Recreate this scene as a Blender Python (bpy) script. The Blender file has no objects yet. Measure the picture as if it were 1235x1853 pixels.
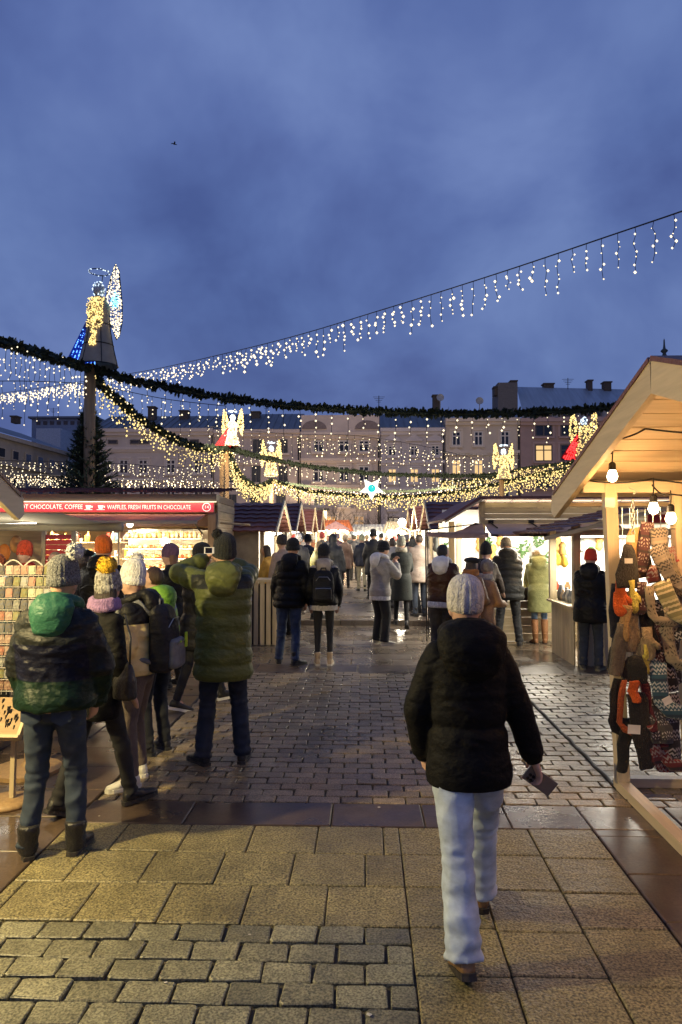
import bpy, math, random
import numpy as np
from mathutils import Vector, Matrix

random.seed(11)
rng = np.random.default_rng(11)
SC = bpy.context.scene
COL = SC.collection
rad = math.radians
V = Vector

# ------------------------------------------------------------------ camera, sky, sun, exposure
YAW, PITCH, FPX, CAMZ = rad(1.94), rad(1.87), 1270.0, 1.85
cd = bpy.data.cameras.new('camera'); cam = bpy.data.objects.new('camera', cd); COL.objects.link(cam)
cam.location = (0, 0, CAMZ); cam.rotation_euler = (math.pi/2 + PITCH, 0, YAW)
cd.sensor_fit = 'VERTICAL'; cd.sensor_height = 36; cd.lens = 36*FPX/1853
cd.clip_start = 0.05; cd.clip_end = 2000
SC.camera = cam

w = bpy.data.worlds.new('World'); SC.world = w; w.use_nodes = True
nt = w.node_tree; N = nt.nodes; L = nt.links
N.clear()
out = N.new('ShaderNodeOutputWorld'); bg = N.new('ShaderNodeBackground')
sky = N.new('ShaderNodeTexSky'); sky.sky_type = 'NISHITA'; sky.sun_disc = False
sky.sun_elevation = rad(2.0); sky.sun_rotation = rad(200); sky.altitude = 200
tc = N.new('ShaderNodeTexCoord'); sep = N.new('ShaderNodeSeparateXYZ'); L.new(tc.outputs['Generated'], sep.inputs[0])
zz = N.new('ShaderNodeMath'); zz.operation = 'MAXIMUM'; zz.inputs[1].default_value = 0.0; L.new(sep.outputs[2], zz.inputs[0])
za = N.new('ShaderNodeMath'); za.operation = 'ADD'; za.inputs[1].default_value = 0.75; L.new(zz.outputs[0], za.inputs[0])
cmb = N.new('ShaderNodeCombineXYZ')
for i in (0, 1):
    d = N.new('ShaderNodeMath'); d.operation = 'DIVIDE'; L.new(sep.outputs[i], d.inputs[0]); L.new(za.outputs[0], d.inputs[1]); L.new(d.outputs[0], cmb.inputs[i])
cmb.inputs[2].default_value = 3.3
def wnoise(sc, det, rough, dist):
    n = N.new('ShaderNodeTexNoise'); n.inputs['Scale'].default_value = sc; n.inputs['Detail'].default_value = det
    n.inputs['Roughness'].default_value = rough; n.inputs['Distortion'].default_value = dist
    L.new(cmb.outputs[0], n.inputs['Vector']); return n
n1 = wnoise(3.9, 5.0, 0.52, 0.22)
r1 = N.new('ShaderNodeValToRGB'); L.new(n1.outputs[0], r1.inputs[0])
e = r1.color_ramp.elements
e[0].position = 0.37; e[0].color = (0.078, 0.124, 0.360, 1)
e[1].position = 0.65; e[1].color = (0.165, 0.250, 0.555, 1)
m_ = r1.color_ramp.elements.new(0.5); m_.color = (0.112, 0.178, 0.455, 1)
n2 = wnoise(0.9, 2.0, 0.5, 0.2); n2.inputs['Scale'].default_value = 2.0
r2 = N.new('ShaderNodeValToRGB'); L.new(n2.outputs[0], r2.inputs[0])
r2.color_ramp.elements[0].position = 0.36; r2.color_ramp.elements[0].color = (0.82, 0.86, 0.90, 1)
r2.color_ramp.elements[1].position = 0.64; r2.color_ramp.elements[1].color = (1.14, 1.08, 1.05, 1)
mx = N.new('ShaderNodeMix'); mx.data_type = 'RGBA'; mx.blend_type = 'MULTIPLY'; mx.inputs[0].default_value = 1
L.new(r1.outputs[0], mx.inputs[6]); L.new(r2.outputs[0], mx.inputs[7])
sk = N.new('ShaderNodeMix'); sk.data_type = 'RGBA'; sk.blend_type = 'ADD'; sk.inputs[0].default_value = 0.015
L.new(mx.outputs[2], sk.inputs[6]); L.new(sky.outputs[0], sk.inputs[7])
L.new(sk.outputs[2], bg.inputs[0]); bg.inputs[1].default_value = 0.84
L.new(bg.outputs[0], out.inputs[0])

sl = bpy.data.lights.new('sun', 'SUN'); sun = bpy.data.objects.new('sun', sl); COL.objects.link(sun)
sl.energy = 0.04; sl.angle = rad(25); sl.color = (0.8, 0.87, 1); sun.rotation_euler = (rad(50), 0, rad(20))
vs = SC.view_settings
SC.display_settings.display_device = 'sRGB'
vs.view_transform = 'Standard'; vs.look = 'None'; vs.exposure = 0.0; vs.gamma = 1.0; vs.use_curve_mapping = False
SC.cycles.use_denoising = True
SC.cycles.sample_clamp_indirect = 3.0; SC.cycles.max_bounces = 6; SC.cycles.diffuse_bounces = 3
SC.cycles.glossy_bounces = 3; SC.cycles.caustics_reflective = False; SC.cycles.caustics_refractive = False

# ------------------------------------------------------------------ places read off the view
CM = Matrix.Rotation(YAW, 3, 'Z') @ Matrix.Rotation(math.pi/2 + PITCH, 3, 'X')
def ray(px, py): return CM @ V(((px-617.5)/FPX, -(py-926.5)/FPX, -1.0))
def P(px, py, Y):
    r = ray(px, py); return V((0, 0, CAMZ)) + r*(Y/r.y)
def G(px, py, z=0.0):
    r = ray(px, py); return V((0, 0, CAMZ)) + r*((z-CAMZ)/r.z)

# ------------------------------------------------------------------ materials
MC = {}
def _new(name):
    m = bpy.data.materials.new(name); m.use_nodes = True
    nt = m.node_tree; b = nt.nodes['Principled BSDF']; return m, nt, b
def hexc(c): return (*c, 1.0)
def M(name, col, rough=0.6, var=0.18, scale=6.0, bump=0.0, bscale=40.0, metal=0.0, stretch=(1,1,1), sheen=0.0, coat=0.0, spec=0.5, rand=0.0, island=0.0, alt=None, rvar=0.0, trans=0.0, crease=None):
    if name in MC: return MC[name]
    m, nt, b = _new(name); N = nt.nodes; L = nt.links
    b.inputs['Roughness'].default_value = rough; b.inputs['Metallic'].default_value = metal
    b.inputs['Specular IOR Level'].default_value = spec
    b.inputs['Sheen Weight'].default_value = sheen; b.inputs['Coat Weight'].default_value = coat
    if trans: b.inputs['Transmission Weight'].default_value = trans
    tc = N.new('ShaderNodeTexCoord'); mp = N.new('ShaderNodeMapping'); mp.inputs['Scale'].default_value = stretch
    L.new(tc.outputs['Object'], mp.inputs[0])
    n = N.new('ShaderNodeTexNoise'); n.inputs['Scale'].default_value = scale; n.inputs['Detail'].default_value = 5; n.inputs['Roughness'].default_value = 0.6
    L.new(mp.outputs[0], n.inputs['Vector'])
    rp = N.new('ShaderNodeValToRGB'); L.new(n.outputs[0], rp.inputs[0])
    a2 = alt if alt else tuple(min(1, c*(1+var)) for c in col)
    rp.color_ramp.elements[0].position = 0.3; rp.color_ramp.elements[0].color = hexc(tuple(c*(1-var) for c in col))
    rp.color_ramp.elements[1].position = 0.7; rp.color_ramp.elements[1].color = hexc(a2)
    cur = rp.outputs[0]
    for amt, nd, o in ((rand, 'ShaderNodeObjectInfo', 'Random'), (island, 'ShaderNodeNewGeometry', 'Random Per Island')):
        if amt:
            oi = N.new(nd); mr = N.new('ShaderNodeMapRange'); L.new(oi.outputs[o], mr.inputs[0])
            mr.inputs[3].default_value = 1-amt; mr.inputs[4].default_value = 1+amt
            mm = N.new('ShaderNodeMix'); mm.data_type = 'RGBA'; mm.blend_type = 'MULTIPLY'; mm.inputs[0].default_value = 1
            L.new(cur, mm.inputs[6]); L.new(mr.outputs[0], mm.inputs[7]); cur = mm.outputs[2]
    L.new(cur, b.inputs['Base Color'])
    if rvar:
        mr = N.new('ShaderNodeMapRange'); L.new(n.outputs[0], mr.inputs[0]); mr.inputs[1].default_value = 0.3; mr.inputs[2].default_value = 0.7
        mr.inputs[3].default_value = max(0.03, rough-rvar); mr.inputs[4].default_value = min(1, rough+rvar); L.new(mr.outputs[0], b.inputs['Roughness'])
    if crease:
        n3 = N.new('ShaderNodeTexNoise'); n3.noise_type = 'RIDGED_MULTIFRACTAL'; n3.inputs['Scale'].default_value = crease[0]; n3.inputs['Detail'].default_value = 3; n3.inputs['Distortion'].default_value = 0.6; L.new(mp.outputs[0], n3.inputs['Vector'])
        b3 = N.new('ShaderNodeBump'); b3.inputs['Strength'].default_value = crease[1]; b3.inputs['Distance'].default_value = crease[2]; L.new(n3.outputs[0], b3.inputs['Height']); L.new(b3.outputs[0], b.inputs['Normal'])
    if bump:
        n2 = N.new('ShaderNodeTexNoise'); n2.inputs['Scale'].default_value = bscale; n2.inputs['Detail'].default_value = 3
        L.new(mp.outputs[0], n2.inputs['Vector'])
        bp = N.new('ShaderNodeBump'); bp.inputs['Strength'].default_value = bump; bp.inputs['Distance'].default_value = 0.02
        L.new(n2.outputs[0], bp.inputs['Height']); L.new(bp.outputs[0], b.inputs['Normal'])
        if crease: L.new(b3.outputs[0], bp.inputs['Normal'])
    MC[name] = m; return m
def E(name, col, st, small=True):
    if name in MC: return MC[name]
    m, nt, b = _new(name)
    b.inputs['Base Color'].default_value = hexc(tuple(c*0.6 for c in col)); b.inputs['Emission Color'].default_value = hexc(col); b.inputs['Emission Strength'].default_value = st
    if small: m.cycles.emission_sampling = 'NONE'
    MC[name] = m; return m
def wood(name, col, var=0.22, rough=0.55, axis=2, rand=0.0, bump=0.15):
    st = [9, 9, 9]; st[axis] = 0.7
    return M(name, col, rough, var, 3.0, bump, 9.0, stretch=tuple(st), rand=rand)
def stone(name, col, speck=0.35, rough=0.42, rand=0.12, island=0.0, sscale=150.0, wet=0.16, tint=None, bump=0.35):
    """granite: fine light and dark grains, large damp patches in the gloss"""
    if name in MC: return MC[name]
    m, nt, b = _new(name); N = nt.nodes; L = nt.links
    gm = N.new('ShaderNodeNewGeometry')
    def nz(s, d, r=0.6):
        n = N.new('ShaderNodeTexNoise'); n.inputs['Scale'].default_value = s; n.inputs['Detail'].default_value = d; n.inputs['Roughness'].default_value = r
        L.new(gm.outputs['Position'], n.inputs['Vector']); return n
    a = nz(sscale, 2.0); big = nz(1.3, 4.0); mid = nz(9.0, 3.0)
    rp = N.new('ShaderNodeValToRGB'); L.new(a.outputs[0], rp.inputs[0])
    rp.color_ramp.elements[0].position = 0.36; rp.color_ramp.elements[0].color = hexc(tuple(c*(1-speck) for c in col))
    rp.color_ramp.elements[1].position = 0.64; rp.color_ramp.elements[1].color = hexc(tuple(min(1, c*(1+1.3*speck)) for c in col))
    cur = rp.outputs[0]
    def mul(src, lo, hi, f0, f1):
        nonlocal cur
        mr = N.new('ShaderNodeMapRange'); L.new(src, mr.inputs[0]); mr.inputs[1].default_value = lo; mr.inputs[2].default_value = hi
        mr.inputs[3].default_value = f0; mr.inputs[4].default_value = f1
        mm = N.new('ShaderNodeMix'); mm.data_type = 'RGBA'; mm.blend_type = 'MULTIPLY'; mm.inputs[0].default_value = 1
        L.new(cur, mm.inputs[6]); L.new(mr.outputs[0], mm.inputs[7]); cur = mm.outputs[2]
    mul(mid.outputs[0], 0.3, 0.7, 0.80, 1.14); mul(big.outputs[0], 0.3, 0.7, 0.70, 1.14); mul(nz(3.7, 5.0, 0.7).outputs[0], 0.35, 0.62, 0.78, 1.08)
    if rand:
        oi = N.new('ShaderNodeObjectInfo'); mul(oi.outputs['Random'], 0, 1, 1-rand, 1+rand)
    if island:
        mul(gm.outputs['Random Per Island'], 0, 1, 1-island, 1+island)
    L.new(cur, b.inputs['Base Color'])
    mr = N.new('ShaderNodeMapRange'); L.new(big.outputs[0], mr.inputs[0]); mr.inputs[1].default_value = 0.35; mr.inputs[2].default_value = 0.65
    mr.inputs[3].default_value = max(0.08, rough-wet); mr.inputs[4].default_value = rough+wet; L.new(mr.outputs[0], b.inputs['Roughness'])
    bp = N.new('ShaderNodeBump'); bp.inputs['Strength'].default_value = bump; bp.inputs['Distance'].default_value = 0.006
    L.new(a.outputs[0], bp.inputs['Height']); b2 = N.new('ShaderNodeBump'); b2.inputs['Strength'].default_value = bump; b2.inputs['Distance'].default_value = 0.02
    L.new(nz(22.0, 3.0).outputs[0], b2.inputs['Height']); L.new(bp.outputs[0], b2.inputs['Normal']); L.new(b2.outputs[0], b.inputs['Normal'])
    MC[name] = m; return m
def knit(name, base, c2, c3, bands=9.0, kind=0):
    """knitted cloth: rows of motifs in bands down the piece plus the rib of the stitches"""
    if name in MC: return MC[name]
    m, nt, b = _new(name); N = nt.nodes; L = nt.links
    tc = N.new('ShaderNodeTexCoord'); sp = N.new('ShaderNodeSeparateXYZ'); L.new(tc.outputs['Object'], sp.inputs[0])
    def math_(op, a, bb=None, v=None):
        n = N.new('ShaderNodeMath'); n.operation = op; L.new(a, n.inputs[0])
        if bb is not None: L.new(bb, n.inputs[1])
        if v is not None: n.inputs[1].default_value = v
        return n.outputs[0]
    x = math_('ADD', sp.outputs[0], sp.outputs[1]); z = sp.outputs[2]
    zig = math_('ABSOLUTE', math_('SUBTRACT', math_('FRACT', math_('MULTIPLY', x, v=38.0)), v=0.5))
    zz = math_('ADD', math_('MULTIPLY', z, v=bands*4), math_('MULTIPLY', zig, v=(1.2 if kind != 1 else 0.25)))
    f = math_('FRACT', zz)
    row = math_('FRACT', math_('MULTIPLY', z, v=bands))
    stripe = math_('GREATER_THAN', f, v=0.55)
    if kind == 2:
        ck = math_('GREATER_THAN', math_('FRACT', math_('MULTIPLY', x, v=52.0)), v=0.5); stripe = math_('MULTIPLY', stripe, ck)
    inband = math_('GREATER_THAN', row, v=0.38); msk = math_('MULTIPLY', stripe, inband)
    m1 = N.new('ShaderNodeMix'); m1.data_type = 'RGBA'; L.new(msk, m1.inputs[0]); m1.inputs[6].default_value = hexc(base); m1.inputs[7].default_value = hexc(c2)
    b3 = math_('LESS_THAN', row, v=0.16)
    m2 = N.new('ShaderNodeMix'); m2.data_type = 'RGBA'; L.new(b3, m2.inputs[0]); L.new(m1.outputs[2], m2.inputs[6]); m2.inputs[7].default_value = hexc(c3)
    L.new(m2.outputs[2], b.inputs['Base Color']); b.inputs['Roughness'].default_value = 0.9; b.inputs['Sheen Weight'].default_value = 0.3
    wv = N.new('ShaderNodeTexNoise'); wv.inputs['Scale'].default_value = 260; L.new(tc.outputs['Object'], wv.inputs['Vector'])
    bp = N.new('ShaderNodeBump'); bp.inputs['Strength'].default_value = 0.6; bp.inputs['Distance'].default_value = 0.004
    L.new(wv.outputs[0], bp.inputs['Height']); L.new(bp.outputs[0], b.inputs['Normal'])
    MC[name] = m; return m
def cloth(col, rough=0.8, kind='c'):
    nm = 'cloth_%s_%02x%02x%02x_%d' % (kind, *[int(255*min(1, c)**0.45) for c in col], int(rough*100))
    if kind == 'denim': return M(nm, col, 0.85, 0.42, 5.0, 0.3, 260.0, stretch=(1.0, 1.0, 1.5), crease=(5.0, 1.0, 0.05))
    if kind == 'knit': return M(nm, col, 0.95, 0.3, 40.0, 0.9, 130.0, sheen=0.1, stretch=(1, 1, 0.6))
    if kind == 'nylon': return M(nm, col, rough, 0.2, 5.0, 0.4, 30.0, spec=0.18, stretch=(1, 1, 1.5), crease=(7.5, 0.8, 0.022))
    return M(nm, col, rough, 0.22, 9.0, 0.4, 60.0, sheen=0.04, crease=(5.0, 0.35, 0.015))

# ------------------------------------------------------------------ geometry helpers
def frame(t, ref=None):
    t = t.normalized(); r = ref or (V((0, 0, 1)) if abs(t.z) < 0.92 else V((1, 0, 0)))
    a = t.cross(r).normalized(); return a, t.cross(a).normalized()
class MB:
    def __init__(s): s.v = []; s.f = []; s.m = []
    def add(s, vs, fs, mi=0):
        o = len(s.v); s.v.extend(tuple(v) for v in vs); s.f.extend(tuple(i+o for i in f) for f in fs); s.m.extend([mi]*len(fs)); return s
    def box(s, c, d, rot=None, mi=0):
        x, y, z = d[0]/2, d[1]/2, d[2]/2
        p = [V((a*x, b*y, e*z)) for e in (-1, 1) for a, b in ((-1, -1), (1, -1), (1, 1), (-1, 1))]
        if rot is not None: p = [rot @ q for q in p]
        c = V(c)
        return s.add([q+c for q in p], [(3, 2, 1, 0), (4, 5, 6, 7), (0, 1, 5, 4), (1, 2, 6, 5), (2, 3, 7, 6), (3, 0, 4, 7)], mi)
    def cbox(s, a, b, mi=0):
        a, b = V(a), V(b); return s.box((a+b)/2, b-a, mi=mi)
    def bar(s, a, b, w, h, mi=0, up=None):
        a, b = V(a), V(b); t = (b-a).normalized(); sx, sy = frame(t, up)
        p = [q + sx*(i*w/2) + sy*(j*h/2) for q in (a, b) for i, j in ((-1, -1), (1, -1), (1, 1), (-1, 1))]
        return s.add(p, [(3, 2, 1, 0), (4, 5, 6, 7), (0, 1, 5, 4), (1, 2, 6, 5), (2, 3, 7, 6), (3, 0, 4, 7)], mi)
    def tube(s, pts, r, n=8, mi=0, cap=True):
        pts = [V(p) for p in pts]; rs = r if hasattr(r, '__len__') else [r]*len(pts)
        a = None; vs = []; fs = []
        for i, p in enumerate(pts):
            t = (pts[min(i+1, len(pts)-1)]-pts[max(i-1, 0)])
            t = t.normalized() if t.length > 1e-9 else V((0, 0, 1))
            if a is None: a, b = frame(t)
            else:
                a = (a - t*a.dot(t)).normalized(); b = t.cross(a)
            vs += [p + a*(rs[i]*math.cos(2*math.pi*k/n)) + b*(rs[i]*math.sin(2*math.pi*k/n)) for k in range(n)]
        for i in range(len(pts)-1):
            fs += [(i*n+k, i*n+(k+1) % n, (i+1)*n+(k+1) % n, (i+1)*n+k) for k in range(n)]
        if cap: fs += [tuple(reversed(range(n))), tuple(range((len(pts)-1)*n, len(pts)*n))]
        return s.add(vs, fs, mi)
    def rings(s, rs, n=24, mi=0, pw=1.0, cap=True):
        """rs: (centre, ax, ay, rx, ry)"""
        vs = []; fs = []
        for c, ax, ay, rx, ry in rs:
            for k in range(n):
                t = 2*math.pi*k/n; cx, sy = math.cos(t), math.sin(t)
                vs.append(c + ax*(rx*math.copysign(abs(cx)**pw, cx)) + ay*(ry*math.copysign(abs(sy)**pw, sy)))
        for i in range(len(rs)-1):
            fs += [(i*n+k, i*n+(k+1) % n, (i+1)*n+(k+1) % n, (i+1)*n+k) for k in range(n)]
        if cap: fs += [tuple(reversed(range(n))), tuple(range((len(rs)-1)*n, len(rs)*n))]
        return s.add(vs, fs, mi)
    def lathe(s, prof, c=(0, 0, 0), n=20, mi=0, rot=None, mod=None):
        c = V(c); vs = []; fs = []
        for r, z in prof:
            for k in range(n):
                t = 2*math.pi*k/n; rr = r*(mod(t, z) if mod else 1)
                q = V((rr*math.cos(t), rr*math.sin(t), z)); vs.append((rot @ q if rot is not None else q)+c)
        for i in range(len(prof)-1):
            fs += [(i*n+k, i*n+(k+1) % n, (i+1)*n+(k+1) % n, (i+1)*n+k) for k in range(n)]
        if prof[0][0] > 1e-6: fs.append(tuple(reversed(range(n))))
        fs.append(tuple(range((len(prof)-1)*n, len(prof)*n)))
        return s.add(vs, fs, mi)
    def ell(s, c, r, nu=16, nv=10, rot=None, mi=0, fn=None):
        c = V(c); r = r if hasattr(r, '__len__') else (r, r, r); vs = []; fs = []
        for j in range(nv+1):
            ph = math.pi*(j+0.02)/(nv+0.04) if 0 < j < nv else (0.02 if j == 0 else math.pi-0.02)
            for k in range(nu):
                t = 2*math.pi*k/nu; q = V((math.sin(ph)*math.cos(t), math.sin(ph)*math.sin(t), -math.cos(ph)))
                q = fn(q) if fn else V((q.x*r[0], q.y*r[1], q.z*r[2]))
                vs.append((rot @ q if rot is not None else q)+c)
        for j in range(nv):
            fs += [(j*nu+k, j*nu+(k+1) % nu, (j+1)*nu+(k+1) % nu, (j+1)*nu+k) for k in range(nu)]
        fs += [tuple(reversed(range(nu))), tuple(range(nv*nu, (nv+1)*nu))]
        return s.add(vs, fs, mi)
    def octa(s, c, r, mi=0, st=1.0):
        c = V(c); p = [c+V(q)*r for q in ((1, 0, 0), (0, 1, 0), (-1, 0, 0), (0, -1, 0), (0, 0, st), (0, 0, -st))]
        return s.add(p, [(0, 1, 4), (1, 2, 4), (2, 3, 4), (3, 0, 4), (1, 0, 5), (2, 1, 5), (3, 2, 5), (0, 3, 5)], mi)
    def prism(s, poly, a, b, mi=0):
        """poly: list of 3-D points, swept from offset a to offset b"""
        n = len(poly); a, b = V(a), V(b); vs = [V(p)+a for p in poly]+[V(p)+b for p in poly]
        fs = [tuple(reversed(range(n))), tuple(range(n, 2*n))]+[(k, (k+1) % n, n+(k+1) % n, n+k) for k in range(n)]
        return s.add(vs, fs, mi)
    def xf(s, mat):
        s.v = [tuple(mat @ V(v)) for v in s.v]; return s
    def mesh(s, name):
        me = bpy.data.meshes.new(name); me.from_pydata(s.v, [], s.f); me.polygons.foreach_set('material_index', s.m); me.update(); return me
    def build(s, name, mats, parent=None, smooth=False, world=False):
        if world and parent is not None:
            s.xf((Matrix.Translation(parent.location) @ parent.rotation_euler.to_matrix().to_4x4()).inverted())
        return obj(name, s.mesh(name), mats, parent, smooth)
def obj(name, me, mats, parent=None, smooth=False):
    o = bpy.data.objects.new(name, me); COL.objects.link(o)
    if not me.materials:
        for m in (mats if isinstance(mats, (list, tuple)) else [mats]): me.materials.append(m)
    if smooth: me.polygons.foreach_set('use_smooth', [True]*len(me.polygons))
    if parent is not None: o.parent = parent
    return o
def tag(o, label=None, cat=None, group=None, kind=None):
    if label: o['label'] = label
    if cat: o['category'] = cat
    if group: o['group'] = group
    if kind: o['kind'] = kind
    return o
def thing(name, label, cat, loc=(0, 0, 0), rz=0.0, group=None):
    o = bpy.data.objects.new(name, None); COL.objects.link(o); o.location = loc; o.rotation_euler = (0, 0, rz); o.empty_display_size = 0.1
    return tag(o, label, cat, group)
ORD = ['first', 'second', 'third', 'fourth', 'fifth', 'sixth', 'seventh', 'eighth', 'ninth', 'tenth', 'eleventh', 'twelfth', 'thirteenth', 'fourteenth', 'fifteenth', 'sixteenth', 'seventeenth', 'eighteenth', 'nineteenth', 'twentieth', 'twenty-first', 'twenty-second']
def light(parent, loc, power, col, r=0.05, kind='POINT', size=None, rot=None, world=True):
    l = bpy.data.lights.new('lamp_light', kind); o = bpy.data.objects.new('lamp_light', l); COL.objects.link(o)
    l.energy = power; l.color = col
    if kind == 'AREA': l.shape = 'RECTANGLE'; l.size, l.size_y = size
    else: l.shadow_soft_size = r
    loc = V(loc)
    if parent is not None:
        if world: loc = (Matrix.Translation(parent.location) @ parent.rotation_euler.to_matrix().to_4x4()).inverted() @ loc
        o.parent = parent
    o.location = loc
    if rot: o.rotation_euler = rot
    return o
# ------------------------------------------------------------------ ground and paving
gb = MB(); gb.add([(-400, -60, -0.018), (400, -60, -0.018), (400, 500, -0.018), (-400, 500, -0.018)], [(0, 1, 2, 3)])
tag(gb.build('ground', M('mortar', (0.055, 0.047, 0.034), 0.8, 0.3, 30, 0.4, 90)), kind='structure')
pave = bpy.data.objects.new('pavement', None); COL.objects.link(pave); tag(pave, 'wet granite paving of setts and slabs', None, None, 'structure')
gran_s = stone('granite_sett', (0.175, 0.165, 0.105), 0.55, 0.45, 0.24, sscale=95)
gran_sj = None
gran_d = stone('dark_sett', (0.235, 0.180, 0.105), 0.45, 0.40, 0.24, wet=0.17, sscale=100)
gran_dj = stone('dark_sett_far', (0.235, 0.180, 0.105), 0.45, 0.40, 0.0, 0.24, wet=0.17, sscale=100)
gran_l = stone('granite_slab', (0.200, 0.170, 0.082), 0.70, 0.5, 0.13, sscale=85, bump=0.6)
brown = stone('brown_slab', (0.080, 0.054, 0.036), 0.18, 0.34, 0.12, sscale=60, wet=0.14, bump=0.07)
brown_l = stone('grey_slab', (0.14, 0.110, 0.078), 0.2, 0.28, 0.14, sscale=80, wet=0.14, bump=0.08)
def slab_geo(mb, cx, cy, w_, d_, top=0.0, ch=0.012, bev=0.008, jit=0.0, z0=-0.045):
    x, y = w_/2, d_/2; j = lambda: random.uniform(-jit, jit)
    def ring(x, y, c): return [(-x+c, -y), (x-c, -y), (x, -y+c), (x, y-c), (x-c, y), (-x+c, y), (-x, y-c), (-x, -y+c)]
    r0 = [(a+j(), b+j()) for a, b in ring(x, y, ch)]
    vs = [(cx+a, cy+b, z0) for a, b in r0]+[(cx+a, cy+b, top-bev*0.8) for a, b in r0]
    vs += [(cx+a*(1-bev/x), cy+b*(1-bev/y), top+random.uniform(-jit, jit)*0.25) for a, b in r0]
    fs = [(i*8+k, i*8+(k+1) % 8, (i+1)*8+(k+1) % 8, (i+1)*8+k) for i in (0, 1) for k in range(8)]+[tuple(range(16, 24))]
    mb.add(vs, fs)
def variants(name, w_, d_, n, mat, **k):
    L_ = []
    for i in range(n):
        mb = MB(); slab_geo(mb, 0, 0, w_, d_, **k); me = mb.mesh(name); me.materials.append(mat); L_.append(me)
    return L_
def lay(name, me, x, y, z=0.0, flip=True):
    o = bpy.data.objects.new(name, me); COL.objects.link(o); o.parent = pave; o.location = (x, y, z)
    o.rotation_euler = (random.uniform(-.006, .006), random.uniform(-.006, .006), math.pi*random.randint(0, 1) if flip else 0); return o
# sett fields: nearest setts one by one, the rest in one piece
sv = variants('sett', 0.203, 0.130, 14, gran_s, ch=0.008, bev=0.005, jit=0.006)
y = 3.386; r = 0
while y > 1.75:
    pit = 0.143; yy = y-pit/2; x = 0.205; first = (r % 2)
    ws = 0.105 if first else 0.2
    while x > -1.87:
        if ws < 0.15:
            mb = MB(); slab_geo(mb, 0, 0, ws, 0.130, ch=0.008, bev=0.005, jit=0.005); me = mb.mesh('sett'); me.materials.append(gran_s)
        else: me = random.choice(sv)
        lay('sett', me, x-ws/2, yy, random.uniform(-.004, .004)); x -= ws+0.017; ws = 0.2
    y -= pit; r += 1
dv = variants('sett', 0.212, 0.112, 14, gran_d, ch=0.008, bev=0.005, jit=0.005)
rest = MB(); cnt = 0; y = 4.912; r = 0
while y < 9.45:
    pit = 0.122; yy = y+pit/2; x = -1.86+(0.0 if r % 2 else -0.11)
    while x < 4.4:
        x0 = x; x += (0.113 if x0 == 1.856 and r % 2 else 0.226)
        if x0 < -1.9: x0 = -1.87
        if x0 < 1.818 < x: wd = 1.818-x0; x = 1.856
        else: wd = x-x0-0.018
        if wd < 0.05: continue
        if cnt < 158 and -1.9 < x0 < 1.9 and wd > 0.2:
            lay('sett', random.choice(dv), x0+wd/2, yy, random.uniform(-.005, .004)); cnt += 1
        else: slab_geo(rest, x0+wd/2, yy, wd+.004, 0.112, top=random.uniform(-.005, .004), ch=0.008, bev=0.005, jit=0.005)
    y += pit; r += 1
tag(rest.build('sett_field', gran_dj, pave), kind='stuff')
def slab(name, x0, x1, y0, y1, mat, gap=0.008, top=0.0):
    mb = MB(); w_, d_ = x1-x0-gap, y1-y0-gap; slab_geo(mb, 0, 0, w_, d_, ch=0.006, bev=0.006, jit=0.001)
    me = mb.mesh(name); me.materials.append(mat); lay(name, me, (x0+x1)/2, (y0+y1)/2, top+random.uniform(-.002, .002), False)
ys = [3.386, 3.766, 4.137, 4.52]
for i in range(3):
    x = 0.21-(0.0, 0.21, 0.10)[i]
    if x < 0.2: slab('paving_slab', x, 0.21, ys[i], ys[i+1], gran_l)
    while x > -1.88:
        slab('paving_slab', max(x-0.405, -1.89), x, ys[i], ys[i+1], gran_l); x -= 0.405
for c, x0 in enumerate((0.21, 0.615, 1.02)):
    y = 4.52
    for k in range(8):
        ln = (0.385, 0.37, 0.40, 0.385, 0.33, 0.43, 0.42, 0.4)[(k+c) % 8] if c else (0.383, 0.371, 0.38, 0.36, 0.42, 0.38, 0.40, 0.4)[k]
        slab('paving_slab', x0, x0+0.405, y-ln, y, gran_l); y -= ln
x = -1.89
for wd in (0.72, 0.95, 0.6, 0.55, 0.5): slab('paving_slab', x, x+wd, 4.52, 4.906, brown); x += wd
slab('paving_slab', x, 1.83, 4.52, 4.906, brown_l)
for i in range(7):
    y0 = 4.906-(i+1)*0.48
    slab('paving_slab', 1.43, 2.02, y0, y0+0.48, brown); slab('paving_slab', 2.02, 2.75, y0, y0+0.48, brown)
for i in range(17):
    y0 = 1.6+i*0.5
    for k in range(5): slab('paving_slab', -1.89-(k+1)*0.62, -1.89-k*0.62, y0-(k % 2)*0.2, y0+0.5-(k % 2)*0.2, brown)
x = -5.0
while x < 5.0: slab('paving_slab', x, x+0.7, 9.47, 10.05, brown); x += 0.7
for j in range(9):
    x = -5.0-(j % 2)*0.3; y0 = 10.05+j*0.48
    while x < 5.2: slab('paving_slab', x, x+0.6, y0, y0+0.48, brown_l); x += 0.6
mb = MB(); mb.cbox((2.76, 1.2, -.04), (6, 4.9, -.004)); mb.cbox((4.45, 4.91, -.04), (9, 9.46, -.004)); mb.cbox((-9, 1.2, -.04), (-5.0, 14.3, -.004)); mb.cbox((5.2, 9.47, -.04), (9, 14.3, -.004)); mb.cbox((-6, -3, -.04), (6, 1.2, -.004))
mb.build('paving_edge', stone('paving_far', (0.14, 0.105, 0.07), 0.2, 0.4, 0.0, sscale=60), pave)
for i in range(16): 
    mb = MB(); slab_geo(mb, 0, 0, 0.985, 0.16, top=0.115, ch=0.008, bev=0.012, jit=0.002); k = mb.build('kerb_stone', brown_l, pave); k.location = (-8+i*1.0, 14.45, 0)
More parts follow.
